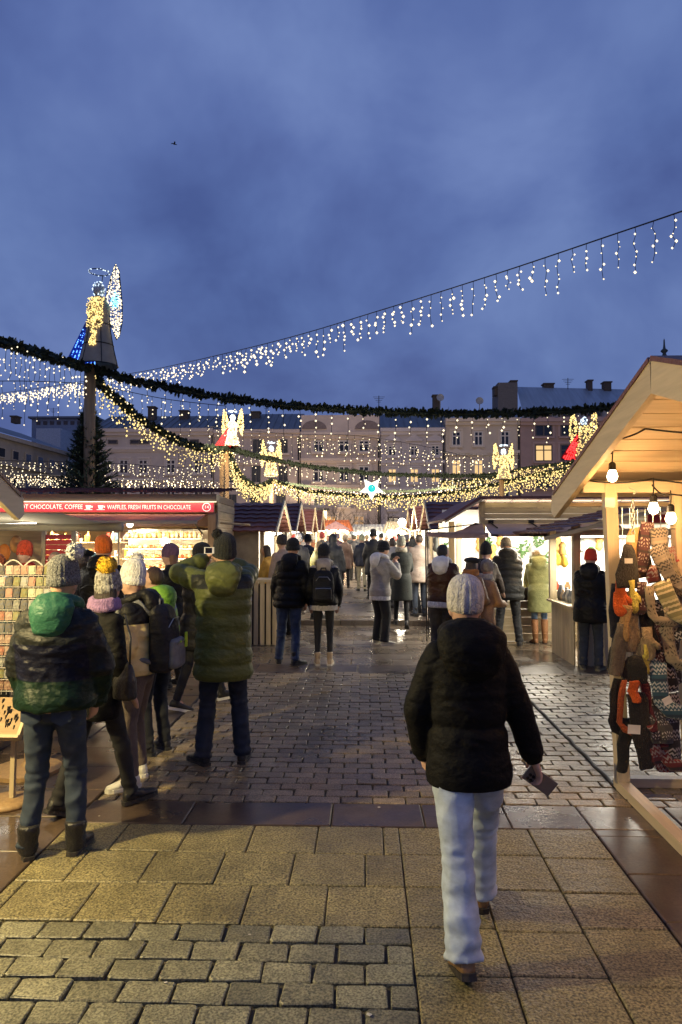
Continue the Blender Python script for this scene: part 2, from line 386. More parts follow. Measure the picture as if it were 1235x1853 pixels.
mb = MB(); mb.cbox((-60, 14.54, -.03), (60, 66, 0.10)); pl = mb.build('plaza', stone('plaza_stone', (0.16, 0.13, 0.095), 0.25, 0.33, 0.0, sscale=12, wet=0.15)); tag(pl, kind='structure')
cb = MB(); pts = [V((1.838+0.008*math.sin(i*1.7)+random.uniform(-.006, .006), 5.0+i*0.12, 0.004)) for i in range(46)]
cb.tube(pts, 0.015, 6); tag(cb.build('power_cable', M('rubber', (0.012, 0.011, 0.01), 0.6), smooth=True), 'black power cable lying along the setts towards the clothing stall', 'cable')

# ------------------------------------------------------------------ houses behind the square
win_fr = M('window_frame', (0.55, 0.50, 0.46), 0.6); win_dk = M('window_frame_dark', (0.10, 0.08, 0.07), 0.6)
glass_d = M('pane_dark', (0.014, 0.017, 0.026), 0.12, 0.3, 1.5); shut = M('shutter', (0.035, 0.036, 0.042), 0.6)
glass_l = E('pane_lit', (1.0, 0.66, 0.27), 0.85); glass_m = E('pane_dim', (1.0, 0.62, 0.30), 0.22)
slate = M('slate_roof', (0.10, 0.115, 0.135), 0.5, 0.25, 1.2, 0.3, 6, stretch=(3, 0.4, 0.4)); tin = M('tin_roof', (0.22, 0.27, 0.33), 0.35, 0.2, 0.8, 0.2, 4, stretch=(5, .3, .3))
dark_metal = M('dark_metal', (0.02, 0.02, 0.022), 0.45, metal=0.6)
def house(label, px0, px1, py_eave, Y, col, rows, roof_h=1.6, roofm=None, cornices=(), depth=9, name='house', back=4.5, parapet=0, pipe=True):
    a = P(px0, 968, Y); b_ = P(px1, 968, Y); x0, x1 = a.x, b_.x; ze = P((px0+px1)/2, py_eave, Y).z
    t = thing(name, label, 'building', ((x0+x1)/2, Y, 0)); W_ = (x1-x0)/2
    pl = M('plaster_%d' % px0, col, 0.85, 0.14, 0.5, 0.2, 5.0)
    trim = M('trim_%d' % px0, tuple(c*1.12 for c in col), 0.8, 0.1, 0.7)
    MB().cbox((-W_+.02, 0, 0), (W_-.02, depth, ze)).build('wall', pl, t)
    if roof_h:
        m = MB(); m.add([(-W_, -.35, ze+.02), (W_, -.35, ze+.02), (W_, back, ze+roof_h), (-W_, back, ze+roof_h), (-W_, depth, ze+.02), (W_, depth, ze+.02)], [(0, 1, 2, 3), (3, 2, 5, 4), (0, 3, 4), (1, 5, 2), (0, 4, 5, 1)])
        rf = m.build('roof', roofm or slate, t)
        m = MB(); x = -W_+.3
        while x < W_: m.bar((x, -.35, ze+.05), (x, back, ze+roof_h+.03), .04, .05); x += 0.62
        tag(m.build('roof_seam', roofm or slate, rf), kind='stuff')
    m = MB(); m.cbox((-W_, -.40, ze-.32), (W_, -.004, ze)); m.cbox((-W_+.01, -.22, ze-.60), (W_-.01, -.006, ze-.325)); m.build('cornice', trim, t)
    for py in cornices:
        z = P(px0, py, Y).z; m = MB(); m.cbox((-W_+.02, -.22, z-.12), (W_-.02, -.005, z+.12)); m.cbox((-W_+.03, -.12, z-.3), (W_-.03, -.006, z-.122)); m.build('cornice', trim, t)
    if parapet: MB().cbox((-W_+.05, .1, ze+.01), (W_-.05, .6, ze+parapet)).build('parapet', trim, t)
    if pipe:
        m = MB(); m.tube([(W_-.12, -.09, 0.2), (W_-.12, -.09, ze-.65)], .06, 6); m.build('drainpipe', dark_metal, t)
    for row in rows:
        py, hp, wp, pxs, style = row[:5]; lit = row[5] if len(row) > 5 else {}
        zc = P(px0, py, Y).z; h = hp*Y/FPX; w_ = wp*Y/FPX
        for i, px in enumerate(pxs):
            xc = P(px, py, Y).x-(x0+x1)/2; st = lit.get(i, style); g = glass_l if 'lit' in st else (glass_m if 'dim' in st else glass_d)
            fr = win_dk if 'dark' in st else win_fr
            m = MB(); th = .09
            if 'shut' in st:
                m.cbox((xc-w_/2, -.05, zc-h/2), (xc-.02, -.01, zc+h/2)); m.cbox((xc+.02, -.05, zc-h/2), (xc+w_/2, -.01, zc+h/2))
                wo = m.build('window', shut, t)
            else:
                for sx in (-1, 1): m.cbox((xc+sx*w_/2-th/2, -.10, zc-h/2), (xc+sx*w_/2+th/2, -.012, zc+h/2))
                m.cbox((xc-w_/2+th/2, -.10, zc+h/2-th), (xc+w_/2-th/2, -.012, zc+h/2)); m.cbox((xc-w_/2+th/2, -.10, zc-h/2), (xc+w_/2-th/2, -.012, zc-h/2+th))
                if 'small' not in st:
                    m.cbox((xc-.05, -.09, zc-h/2+th), (xc+.05, -.014, zc+h/2-th))
                    m.cbox((xc-w_/2+th/2, -.085, zc+h*.14), (xc-.05, -.016, zc+h*.14+.09)); m.cbox((xc+.05, -.085, zc+h*.14), (xc+w_/2-th/2, -.016, zc+h*.14+.09))
                wo = m.build('window', fr, t)
                MB().cbox((xc-w_/2+th/2, -.035, zc-h/2+th), (xc+w_/2-th/2, -.008, zc+h/2-th)).build('pane', g, wo)
            if 'small' in st: continue
            m = MB(); m.cbox((xc-w_/2-.2, -.24, zc-h/2-.18), (xc+w_/2+.2, -.007, zc-h/2-.02)); m.build('sill', trim, wo)
            if 'shut' not in st:
                m = MB()
                for sx in (-1, 1): m.cbox((xc+sx*(w_/2+.16)-.1, -.07, zc-h/2), (xc+sx*(w_/2+.16)+.1, -.009, zc+h/2+.08))
                m.cbox((xc-w_/2-.26, -.09, zc+h/2+.085), (xc+w_/2+.26, -.009, zc+h/2+.25)); m.build('surround', trim, wo)
            if 'ped' in st:
                m = MB(); m.prism([(xc-w_/2-.4, 0, zc+h/2+.55), (xc+w_/2+.4, 0, zc+h/2+.55), (xc, 0, zc+h/2+1.05)], (0, -.2, 0), (0, -.01, 0))
                m.cbox((xc-w_/2-.42, -.24, zc+h/2+.38), (xc+w_/2+.42, -.011, zc+h/2+.54)); m.build('pediment', trim, wo)
    return t
def chimney(t, px0, px1, py0, py1, Y, dy, name='chimney', m=None):
    a, b_ = P(px0, py0, Y+dy), P(px1, py1, Y+dy); o = t.location
    mb = MB(); mb.cbox((a.x-o.x, dy, min(a.z, b_.z)-o.z), (b_.x-o.x, dy+.8, max(a.z, b_.z)-.12)); mb.cbox((a.x-o.x-.08, dy-.08, max(a.z, b_.z)-.118), (b_.x-o.x+.08, dy+.88, max(a.z, b_.z)))
    return mb.build(name, m or M('chimney', (0.05, 0.042, 0.04), 0.9), t)
def antenna(t, px, py0, py1, Y, dy):
    o = t.location; a, b_ = P(px, py0, Y+dy), P(px, py1, Y+dy); mb = MB()
    mb.tube([a-o, b_-o], .035, 5)
    for k in range(4): mb.bar((a.x-o.x-.55+k*.12, dy, a.z-.12-k*.16), (a.x-o.x+.55-k*.12, dy, a.z-.12-k*.16), .03, .03)
    return mb.build('antenna', dark_metal, t)
def dish(t, px, py, Y, dy):
    p = P(px, py, Y+dy)-t.location; mb = MB(); mb.lathe([(0.03, 0), (.2, .03), (.36, .12), (.35, .125), (.2, .05), (.02, .03)], p, 14, rot=Matrix.Rotation(rad(80), 3, 'X')); mb.tube([p, p-V((0, 0, 1.0))], .04, 5); return mb.build('satellite_dish', M('dish', (0.25, 0.26, 0.28), 0.5), t)
PK = (0.40, 0.31, 0.265)
h1 = house('pinkish house with low attic storey behind the fir tree', 165, 386, 776, 62, (0.44, 0.37, 0.34), [(800, 8, 16, (205, 245, 262, 310, 352), 'dark small'), (845, 26, 15, (195, 225, 260, 310, 360), 'win'), (890, 26, 15, (195, 225, 260, 310, 360), 'win'), (935, 28, 16, (200, 240, 300, 350), 'win')], 1.9, cornices=(812, 868))
chimney(h1, 268, 280, 735, 760, 62, 2.5); chimney(h1, 325, 340, 742, 760, 62, 3)
h2 = house('plain pink house with dark closed shutters beside the white and red angel', 387, 543, 778, 62, (0.44, 0.355, 0.32), [(808, 25, 16, (416, 466, 513), 'shut'), (858, 30, 16, (416, 464, 513), 'shut'), (908, 26, 17, (420, 462, 509), 'shut'), (950, 28, 18, (430, 480, 520), 'dim')], 2.2, cornices=(836,))
chimney(h2, 455, 470, 744, 758, 62, 3); antenna(h2, 482, 728, 755, 62, 4)
h3 = house('cream pink house with tall parapet and rows of white framed windows', 544, 688, 782, 62, (0.47, 0.38, 0.33), [(808, 21, 17, (577, 623, 659), 'win'), (858, 28, 17, (577, 623, 659), 'win'), (903, 28, 17, (577, 623, 659), 'win'), (948, 30, 18, (600, 650), 'dim')], 0, cornices=(832, 880), parapet=1.55, back=3)
m = MB(); 
for px in (569, 665):
    p = P(px, 776, 62)-h3.location; m.prism([p+V((1.1*math.cos(a_), 0, .75*math.sin(a_))) for a_ in [math.pi*k/10 for k in range(11)]], (0, -.05, 0), (0, .09, 0))
m.build('arched_panel', M('trim_dark', (0.2, 0.15, 0.14), 0.8), h3)
antenna(h3, 686, 716, 752, 62, 3); antenna(h3, 634, 732, 752, 62, 2)
h4 = house('narrow lilac grey house with small attic openings and lit upper windows', 689, 806, 775, 62, (0.42, 0.37, 0.37), [(792, 5.5, 5, (710, 751, 788), 'dark small'), (816, 19, 13, (710, 750, 788), 'win ped'), (861, 26, 14, (710, 750, 788), 'lit'), (908, 28, 15, (710, 750, 788), 'win'), (950, 28, 18, (712, 760), 'dark')], 2.0, slate, cornices=(836, 885))
chimney(h4, 784, 797, 714, 745, 62, 4.2); dish(h4, 797, 720, 62, 4)
h5 = house('cream house with pedimented windows behind the golden angel', 807, 942, 757, 62, (0.47, 0.39, 0.32), [(766, 4, 4, (826, 868, 914), 'dark small'), (794, 26, 14, (826, 866, 914), 'win'), (846, 28, 15, (826, 866, 914), 'win ped', {0: 'lit ped', 1: 'lit ped'}), (895, 28, 15, (826, 866, 914), 'win'), (945, 28, 16, (830, 880, 920), 'dark')], 1.5, tin, cornices=(818, 872))
dish(h5, 868, 726, 62, 3)
h6 = house('tall brown red house with tin mansard roof and chimneys on the right', 943, 1190, 757, 62, (0.32, 0.22, 0.20), [(775, 30, 29, (984, 1030, 1084), 'dark'), (820, 30, 29, (984, 1030, 1084), 'dark', {0: 'lit dark'}), (868, 30, 29, (984, 1030, 1084), 'dark'), (915, 30, 29, (984, 1030, 1084), 'dim dark')], 0, cornices=(846,))
mb = MB(); o6 = h6.location
q = lambda px, py, dy: P(px, py, 62+dy)-o6
mb.add([q(945, 742, .5), q(1195, 742, .5), q(1150, 705, 5), q(935, 700, 5)], [(0, 1, 2, 3)]); rf = mb.build('roof', tin, h6)
mb = MB(); a, b_ = q(945, 757, .3), q(1195, 741, .3); mb.cbox((a.x, .3, a.z), (b_.x, .48, b_.z)); mb.build('attic_wall', M('attic', (0.2, 0.2, 0.22), 0.8), h6)
for px in (984, 1030, 1075):
    a = q(px, 748, .2); mb = MB(); mb.cbox((a.x-.7, .12, a.z-.3), (a.x+.7, .29, a.z+.3)); d = mb.build('dormer', win_dk, h6); MB().cbox((a.x-.55, .08, a.z-.22), (a.x+.55, .118, a.z+.22)).build('pane', glass_d, d)
mb = MB(); a, b_ = q(902, 735, 2.0), q(937, 692, 2.0); mb.cbox((a.x, 2, a.z-1), (b_.x, 5, b_.z)); mb.build('stair_tower', M('tower', (0.10, 0.095, 0.10), 0.9), h6)
chimney(h6, 895, 908, 699, 715, 62, 2.2); chimney(h6, 925, 936, 688, 700, 62, 2.2); chimney(h6, 1065, 1073, 687, 707, 62, 4.5); chimney(h6, 1094, 1107, 690, 707, 62, 4.5); chimney(h6, 985, 1003, 693, 704, 62, 4.9)
antenna(h6, 1028, 684, 704, 62, 4.8)
# building along the left of the square
t = thing('long_house', 'long dim grey house receding along the left of the square', 'building', (-30, 58, 0))
ze = 10.2; lw = M('plaster_left', (0.25, 0.225, 0.20), 0.85, 0.15, 0.5, 0.2, 5)
MB().cbox((-6, -12, 0), (0, 12, ze)).build('wall', lw, t)
m = MB(); m.add([(.4, -12, ze), (.4, 12, ze), (-5, 12, ze+2.0), (-5, -12, ze+2.0)], [(0, 1, 2, 3)]); m.build('roof', slate, t)
for z in (ze-.4, ze-2.6): MB().cbox((.005, -12, z), (.35, 12, z+.35)).build('cornice', M('trim_left', (0.28, 0.25, 0.22), 0.85), t)
for k in range(10):
    yy = -10.5+k*2.3
    for z, h in ((ze-1.55, .7), (ze-4.4, 2.0), (ze-8.2, 2.0)):
        m = MB(); m.cbox((.006, yy-.6, z-h/2-.1), (.12, yy+.6, z+h/2+.1)); wo = m.build('window', M('trim_left', (0.28, 0.25, 0.22)), t); MB().cbox((.1, yy-.45, z-h/2), (.13, yy+.45, z+h/2)).build('pane', glass_d, wo)
chimney(t, 20, 30, 752, 765, 58, 3)
t = thing('flat_roofed_block', 'pale blue grey block with flat roof behind the fir tree', 'building', (P(95, 800, 85).x, 85, 0))
a, b_ = P(58, 758, 85), P(172, 758, 85); o = t.location; bw = M('block_wall', (0.20, 0.235, 0.30), 0.8)
MB().cbox((a.x-o.x, 0, 0), (b_.x-o.x, 10, a.z)).build('wall', bw, t); MB().cbox((a.x-o.x-.3, -.4, a.z+.005), (b_.x-o.x+.3, 10, a.z+.25)).build('roof', slate, t)
a2, b2 = P(66, 775, 80), P(110, 775, 80); MB().cbox((a2.x-o.x, -5, 0), (b2.x-o.x, -.01, a2.z)).build('stair_tower', M('tower_pale', (0.38, 0.42, 0.48), 0.8), t)
for k in range(9):
    x = a.x-o.x+.6+k*.85; MB().cbox((x, -.05, a.z-.75), (x+.5, -.01, a.z-.3)).build('window', glass_d, t)
antenna(t, 97, 738, 756, 85, 2)
# church lantern top right
p = P(1203, 668, 75); t = thing('church_lantern', 'dark copper church lantern and finials above the stall gable', 'church tower', (p.x, 75, 0))
m = MB(); z = p.z; m.lathe([(1.3, -40), (1.3, -2.5), (1.0, -1.2), (.55, -.6), (.42, -.5), (.42, .6), (.75, .7), (.75, .85), (.45, 1.05), (.26, 1.4), (.16, 1.7), (.36, 1.9), (.36, 2.0), (.14, 2.2), (.09, 2.6), (.07, 3.1), (.001, 3.3)], (0, 0, z), 12); cm = M('copper_dark', (0.03, 0.045, 0.045), 0.6); m.build('spire', cm, t, True)
for dx, s in ((1.2, .7), (1.9, .55)):
    m = MB(); m.lathe([(.5*s, -30), (.5*s, -.5), (.3*s, 0), (.5*s, .5), (.6*s, .9), (.45*s, 1.3), (.15*s, 1.5), (.25*s, 1.7), (.001, 1.9*s+.4)], (dx, 0, z-.9), 10); m.build('finial', cm, t, True)
m = MB(); m.add([(-2.2, -1, z-1.2), (-.6, -1, z-.3), (8, -1, z-3.2), (8, 3, z-3.2), (-2.2, 3, z-1.2)], [(0, 1, 2, 3, 4)]); m.add([(-2.2, -1, 0), (8, -1, 0), (8, -1, z-3.2), (-.6, -1, z-.3), (-2.2, -1, z-1.2)], [(0, 1, 2, 3, 4)]); m.build('roof', cm, t)
# ------------------------------------------------------------------ market stalls
def thin_glass():
    m, nt, b = _new('shop_glass'); N = nt.nodes; L = nt.links; tr = N.new('ShaderNodeBsdfTransparent'); gl = N.new('ShaderNodeBsdfGlossy'); gl.inputs['Roughness'].default_value = 0.03; mx = N.new('ShaderNodeMixShader'); mx.inputs[0].default_value = 0.05; L.new(tr.outputs[0], mx.inputs[1]); L.new(gl.outputs[0], mx.inputs[2]); L.new(mx.outputs[0], N['Material Output'].inputs[0]); return m
def lit_cloth(name, col):
    m, nt, b = _new(name); N = nt.nodes; L = nt.links; tr = N.new('ShaderNodeBsdfTranslucent'); tr.inputs[0].default_value = hexc(col); b.inputs['Base Color'].default_value = hexc(col); b.inputs['Roughness'].default_value = .9; mx = N.new('ShaderNodeMixShader'); mx.inputs[0].default_value = .45; L.new(b.outputs[0], mx.inputs[1]); L.new(tr.outputs[0], mx.inputs[2]); L.new(mx.outputs[0], N['Material Output'].inputs[0]); MC[name] = m; return m
timber = wood('timber_y', (0.54, 0.43, 0.27), axis=1, rand=0.1, var=.12); timber_x = wood('timber_x', (0.60, 0.49, 0.32), axis=0, rand=0.12, var=.12); timber_z = wood('timber_z', (0.54, 0.43, 0.27), axis=2, rand=0.1, var=.12)
pale = wood('pale_wood_x', (0.46, 0.37, 0.22), axis=0, rand=0.08); pale_z = wood('pale_wood_z', (0.44, 0.35, 0.21), axis=2, rand=0.12); pale_y = wood('pale_wood_y', (0.46, 0.37, 0.22), axis=1, rand=0.08)
maroon = M('maroon_tile', (0.13, 0.052, 0.045), 0.55, 0.3, 5, 0.3, 40); white_board = M('white_board', (0.82, 0.80, 0.75), 0.6, 0.06)
mauve = M('awning_cloth', (0.36, 0.28, 0.265), 0.9, 0.15, 4, 0.3, 60); cream = lit_cloth('cream_cloth', (0.66, 0.60, 0.44)); pink_aw = lit_cloth('pink_awning', (0.52, 0.30, 0.25))
red_paint = M('red_paint', (0.55, 0.05, 0.05), 0.45, 0.12, 6); steel = M('steel', (0.45, 0.45, 0.44), 0.3, 0.1, metal=1.0); clear = thin_glass()
rubber = MC['rubber']; bulb_m = E('hot_bulb', (1.0, 0.80, 0.48), 16.0)
WARM, WHITE, AMBER, ORNG = (1.0, 0.74, 0.40), (1.0, 0.93, 0.78), (1.0, 0.60, 0.24), (1.0, 0.52, 0.19)

def bulb(parent, p, power, col=AMBER, r=0.045, cord=0.12, cap=True):
    p = V(p); m = MB(); m.lathe([(.012, r*1.5), (.022, r*1.2), (r*.8, r*.7), (r, 0), (r*.72, -r*.72), (r*.3, -r*.95), (.002, -r)], p, 12); b = m.build('bulb', bulb_m, parent, True, world=True)
    m = MB(); m.lathe([(.022, r*1.2), (.026, r*1.3), (.024, r*2.4), (.012, r*2.7)], p, 10); m.build('socket', rubber, b)
    b.visible_shadow = True
    m = MB(); m.tube([p+V((0, 0, r*2.6)), p+V((.004, 0, r*2.6+cord*.5)), p+V((0, 0, r*2.6+cord))], .005, 5); m.build('cord', rubber, b)
    for c in b.children: 
        c.data.transform((Matrix.Translation(parent.location) @ parent.rotation_euler.to_matrix().to_4x4()).inverted())
    light(parent, p-V((0, 0, r*1.25)), power, col, 0.05)
    return b
def planks_wall(t, name, a, b, z0, z1, n, mat, th=0.02, horiz=True, world=True, gap=0.006):
    """separate boards over the rectangle a-b (x,y) from z0 to z1"""
    a, b = V((*a, 0)), V((*b, 0)); d = (b-a); nrm = V((d.y, -d.x, 0)).normalized()*th/2
    for i in range(n):
        m = MB()
        if horiz:
            h = (z1-z0)/n; zc = z0+h*(i+.5); m.bar(a+V((0, 0, zc)), b+V((0, 0, zc)), th, h-gap)
        else:
            p = a+d*((i+.5)/n); m.bar(p+V((0, 0, z0)), p+V((0, 0, z1)), d.length/n-gap, th, up=d.normalized().cross(V((0, 0, 1))))
        m.build('board', mat, t, world=world)
def tile_roof(m, p00, p10, p11, p01, rows, cols, amp=.018, step=.03):
    """p00-p10 lower edge, p01-p11 upper edge; overlapping wavy tile courses"""
    p00, p10, p11, p01 = map(V, (p00, p10, p11, p01)); nr = (p10-p00).cross(p01-p00).normalized()
    if nr.z < 0: nr = -nr
    k = cols*4
    for r in range(rows):
        vs = []
        for e, lift in ((r/rows, step), ((r+1.15)/rows, 0.0)):
            e = min(e, 1)
            for c in range(k+1):
                u = c/k; q = (p00*(1-u)+p10*u)*(1-e)+(p01*(1-u)+p11*u)*e
                vs.append(q+nr*(lift+amp*abs(math.sin(u*cols*math.pi))))
        lo = [v-nr*(step*.9) for v in vs[:k+1]]
        n = k+1; vs += lo
        m.add(vs, [(c, c+1, n+c+1, n+c) for c in range(k)]+[(2*n+c, 2*n+c+1, c+1, c) for c in range(k)])

def open_stall(label, sx, xf, xb, ya, half, zr, ze, postx, posty, leanx=0.0, roofn=11):
    t = thing('market_stall', label, 'stall', (sx*(xf+.25), posty, 0))
    def W(x, y, z): return V((sx*x, y, z))
    run = math.hypot(half, zr-ze); th = .03
    for s, nm in ((1, 'far'), (-1, 'near')):
        d = V((0, s*half, ze-zr))/run; nrm = V((0, -s*(ze-zr), half)).normalized()*(1 if True else 1)
        nrm = V((0, s*(zr-ze), half)).normalized()
        for i in range(roofn):
            u0, u1 = run*i/roofn, run*(i+1)/roofn
            c0 = W(0, ya, zr)+d*(u0+.006); c1 = W(0, ya, zr)+d*(u1-.006)
            m = MB(); m.prism([c0, c1, c1+nrm*th, c0+nrm*th], V((sx*(xf+.035), 0, 0)), V((sx*xb, 0, 0))); m.build('roof_board', timber_x, t, world=True)
        m = MB(); c0, c1 = W(0, ya, zr), W(0, ya, zr)+d*(run+.04)
        m.prism([c0+nrm*(th+.003), c1+nrm*(th+.003), c1+nrm*(th+.03), c0+nrm*(th+.03)], V((sx*(xf-.02), 0, 0)), V((sx*(xb+.02), 0, 0))); m.build('roof_felt', maroon, t, world=True)
        # barge board with mitred ends
        m = MB(); up = V((0, 0, .02)); dn = V((0, 0, -.165)); e0, e1 = W(0, ya, zr)+up, W(0, ya, zr)+d*(run+.10)+up
        pl = [e0+nrm*.03, e1+nrm*.03, e1+V((0, 0, .0))+dn*.55+d*0.03, e1+dn*1.05-d*.06, e0+dn]
        m.prism(pl, V((sx*(xf-.012), 0, 0)), V((sx*(xf+.03), 0, 0))); m.build('barge_board', timber, t, world=True)
        MB().bar(W(xf+.04, ya+s*half*.73, ze+.165-.12), W(xb, ya+s*half*.73, ze+.165-.12), .11, .08).build('eave_beam', timber_x, t, world=True)
        if s == 1:
            MB().bar(W(xf+.06, ya+s*(half-.03), ze-.06), W(xb, ya+s*(half-.03), ze-.06), .12, .03).build('eave_fascia', timber_x, t, world=True)
    MB().bar(W(xf+.04, ya, zr-.07), W(xb, ya, zr-.07), .09, .06).build('ridge_beam', timber_x, t, world=True)
    for i, x in enumerate(postx):
        for yy in (posty, 2*ya-posty):
            lx = leanx if yy == posty else 0
            MB().bar(W(x, yy, .07), W(x-lx, yy, ze+.09), .085, .085, up=V((0, 1, 0))).build('post', timber_z, t, world=True)
    MB().bar(W(postx[0]+.0, posty+.06, .035), W(postx[0], 2*ya-posty-.06, .035), .085, .068).build('ground_beam', timber, t, world=True)
    MB().bar(W(postx[0]+.05, posty+.09, .033), W(xb, posty+.09, .033), .08, .064).build('ground_beam', timber_x, t, world=True)
    m = MB(); m.box(W(postx[0]-.045, posty, .12), (.006, .05, .13)); m.build('bracket', steel, t, world=True)
    return t
s1 = open_stall('open timber stall hung with knitwear under a lit gable roof', 1, 1.56, 4.4, 3.83, 1.93, 2.76, 2.155, (1.865, 2.36, 4.2), 5.22, 0.07)
bulb(s1, (1.70, 4.87, 2.25), 9, ORNG, r=.037); bulb(s1, (2.0, 4.93, 2.03), 9, ORNG, r=.037); bulb(s1, (2.10, 4.89, 1.96), 8, ORNG, r=.037, cord=.1)
bulb(s1, (2.3, 3.9, 2.35), 22, ORNG); bulb(s1, (2.3, 2.6, 2.2), 22, ORNG)
m = MB()
def sag(a, b, s, n=8): a, b = V(a), V(b); return [a.lerp(b, i/n)-V((0, 0, s*4*(i/n)*(1-i/n))) for i in range(n+1)]
for a, b, s in (((1.62, 4.4, 2.56), (1.62, 5.15, 2.27), .03), ((1.62, 4.87, 2.42), (1.70, 4.87, 2.41), 0), ((1.62, 5.1, 2.24), (2.0, 4.95, 2.24), .02), ((2.0, 4.95, 2.24), (3.2, 4.8, 2.22), .05), ((1.64, 4.6, 2.47), (1.8, 4.55, 2.53), .01), ((1.8, 4.55, 2.53), (3.2, 4.5, 2.5), .04), ((2.0, 4.95, 2.2), (2.1, 4.89, 2.13), .03), ((2.1, 4.89, 2.13), (3.2, 4.8, 2.12), .04)):
    m.tube(sag(a, b, s), .006, 5)
m.build('light_cable', rubber, s1, True, world=True)
m = MB(); m.box((1.74, 5.06, 2.08), (.07, .05, .07)); m.build('junction_box', M('grey_plastic', (.5, .48, .42), .5), s1, world=True)
# iron ring chain
ch = thing('hanging_chain', 'pale steel chain with S hook hung from the eave beam', 'chain', (1.915, 5.08, 1.78))
for i in range(9):
    m = MB(); z = .05+i*.032; pts = [(.011*math.cos(a) if i % 2 else 0, 0 if i % 2 else .011*math.cos(a), z+.021*math.sin(a)) for a in [k*math.pi/5 for k in range(11)]]
    m.tube(pts, .0042, 5, cap=False); m.build('link', steel, ch, True)
m = MB(); m.tube([(.03*math.sin(a), 0, .36+.012*a) for a in [k*.5 for k in range(9)]], .004, 5); m.build('hook', steel, ch, True)

s6 = open_stall('open timber stall cut by the left picture edge', -1, 2.78, 5.6, 3.75, 1.75, 2.93, 2.14, (3.1, 4.3, 5.4), 5.05, roofn=11)
for y_, pw in ((4.35, 40), (3.1, 600), (2.2, 30)): bulb(s6, (-3.0, y_, 2.30), pw, (1.0, 0.79, 0.36), r=.05, cord=.25)
planks_wall(s6, 'b', (-3.3, 2.5), (-3.3, 4.6), 0.0, .9, 14, pale_z, horiz=False); MB().cbox((-3.8, 2.4, .905), (-3.22, 4.7, .94)).build('counter_top', pale_y, s6, world=True)

# souvenir stall with the pale roll awning between it and the chocolate hut
t = thing('awning_stall', 'stall with a pale rolled awning at the left edge', 'stall', (-5.2, 7.6, 0))
aw = MB(); n = 14
A, B_, C_, D_ = V((-7.2, 7.0, 2.12)), V((-3.15, 7.2, 2.07)), V((-3.0, 8.6, 2.00)), V((-7.2, 8.6, 2.02))
vs = [];
for j in range(7):
    for i in range(n+1):
        u, v = i/n, j/6; q = (A*(1-u)+B_*u)*(1-v)+(D_*(1-u)+C_*u)*v; vs.append(q-V((0, 0, .05*math.sin(math.pi*v)*(1+.3*math.sin(u*30)))))
fs = [(j*(n+1)+i, j*(n+1)+i+1, (j+1)*(n+1)+i+1, (j+1)*(n+1)+i) for j in range(6) for i in range(n)]
aw.add(vs, fs); k = len(vs); aw.add([q+V((0, 0, .006)) for q in vs], [tuple(reversed(f)) for f in fs]); aw.build('awning', cream, t, True, world=True)
m = MB(); m.tube([D_-V((0, 0, .05)), C_-V((0, 0, .05))], .06, 10); m.build('front_roll', cream, t, True, world=True)
for x in (-4.05, -5.8):
    m = MB(); m.tube([(x, 8.3, 2.02), (x-.35, 7.7, 1.98)], .02, 6); m.tube([(x-.35, 7.7, 1.98), (x+.15, 7.05, 1.93)], .018, 6); m.ell((x-.35, 7.7, 1.98), .035, 8, 6); m.tube([(x-.35, 7.7, 1.97), (x-.05, 7.62, 1.74)], .02, 6); m.build('awning_arm', steel, t, True, world=True)
for x in (-4.75, -7.1): MB().bar((x, 8.6, 0), (x, 8.6, 2.04), .09, .09).build('post', pale_z, t, world=True)
MB().cbox((-7.1, 8.7, 2.05), (-4.6, 10.2, 2.10)).build('roof', maroon, t, world=True)
planks_wall(t, 'b', (-7.1, 8.1), (-4.6, 8.1), 0, 1.0, 12, pale_z, horiz=False); MB().cbox((-7.1, 7.9, 1.01), (-4.5, 8.6, 1.05)).build('counter_top', pale, t, world=True)
for i in range(10):
    MB().cbox((-4.24, 9.2, 1.18+i*.068), (-3.9, 9.23, 1.24+i*.068)).build('red_slat', red_paint, t, world=True)
for x in (-4.27, -3.87): MB().bar((x, 9.22, 0), (x, 9.22, 1.9), .05, .05).build('shutter_post', pale_z, t, world=True)
MB().cbox((-7.2, 10.1, 0), (-4.7, 10.15, 2.04)).build('back_wall', pale, t, world=True)
m = MB(); m.tube([(-4.6, 8.2, 2.0), (-3.9, 8.2, 2.0)], .02, 6); m.build('strip_lamp', E('tube_lamp', (1, .9, .7), 8), t, world=True); light(t, (-3.85, 7.6, 1.70), 13, WHITE, .1); light(t, (-6.0, 9.0, 2.0), 18, WARM, .1)
for i, (px, py) in enumerate(((8, 1000), (30, 985))):
    p = P(px, py, 9.4); m = MB(); m.ell((0, 0, 0), (.09, .06, .12), 10, 8); o = m.build('paper_lantern', M('lantern%d' % i, ((.75, .25, .05), (.6, .3, .1), (.4, .35, .3), (.7, .45, .2), (.5, .08, .05))[i], .6), None, True); o.location = p
    tag(o, ('orange', 'ochre', 'grey', 'tan', 'dark red')[i]+' hanging bauble under the pale awning on the left', 'bauble', 'baubles under the pale awning')

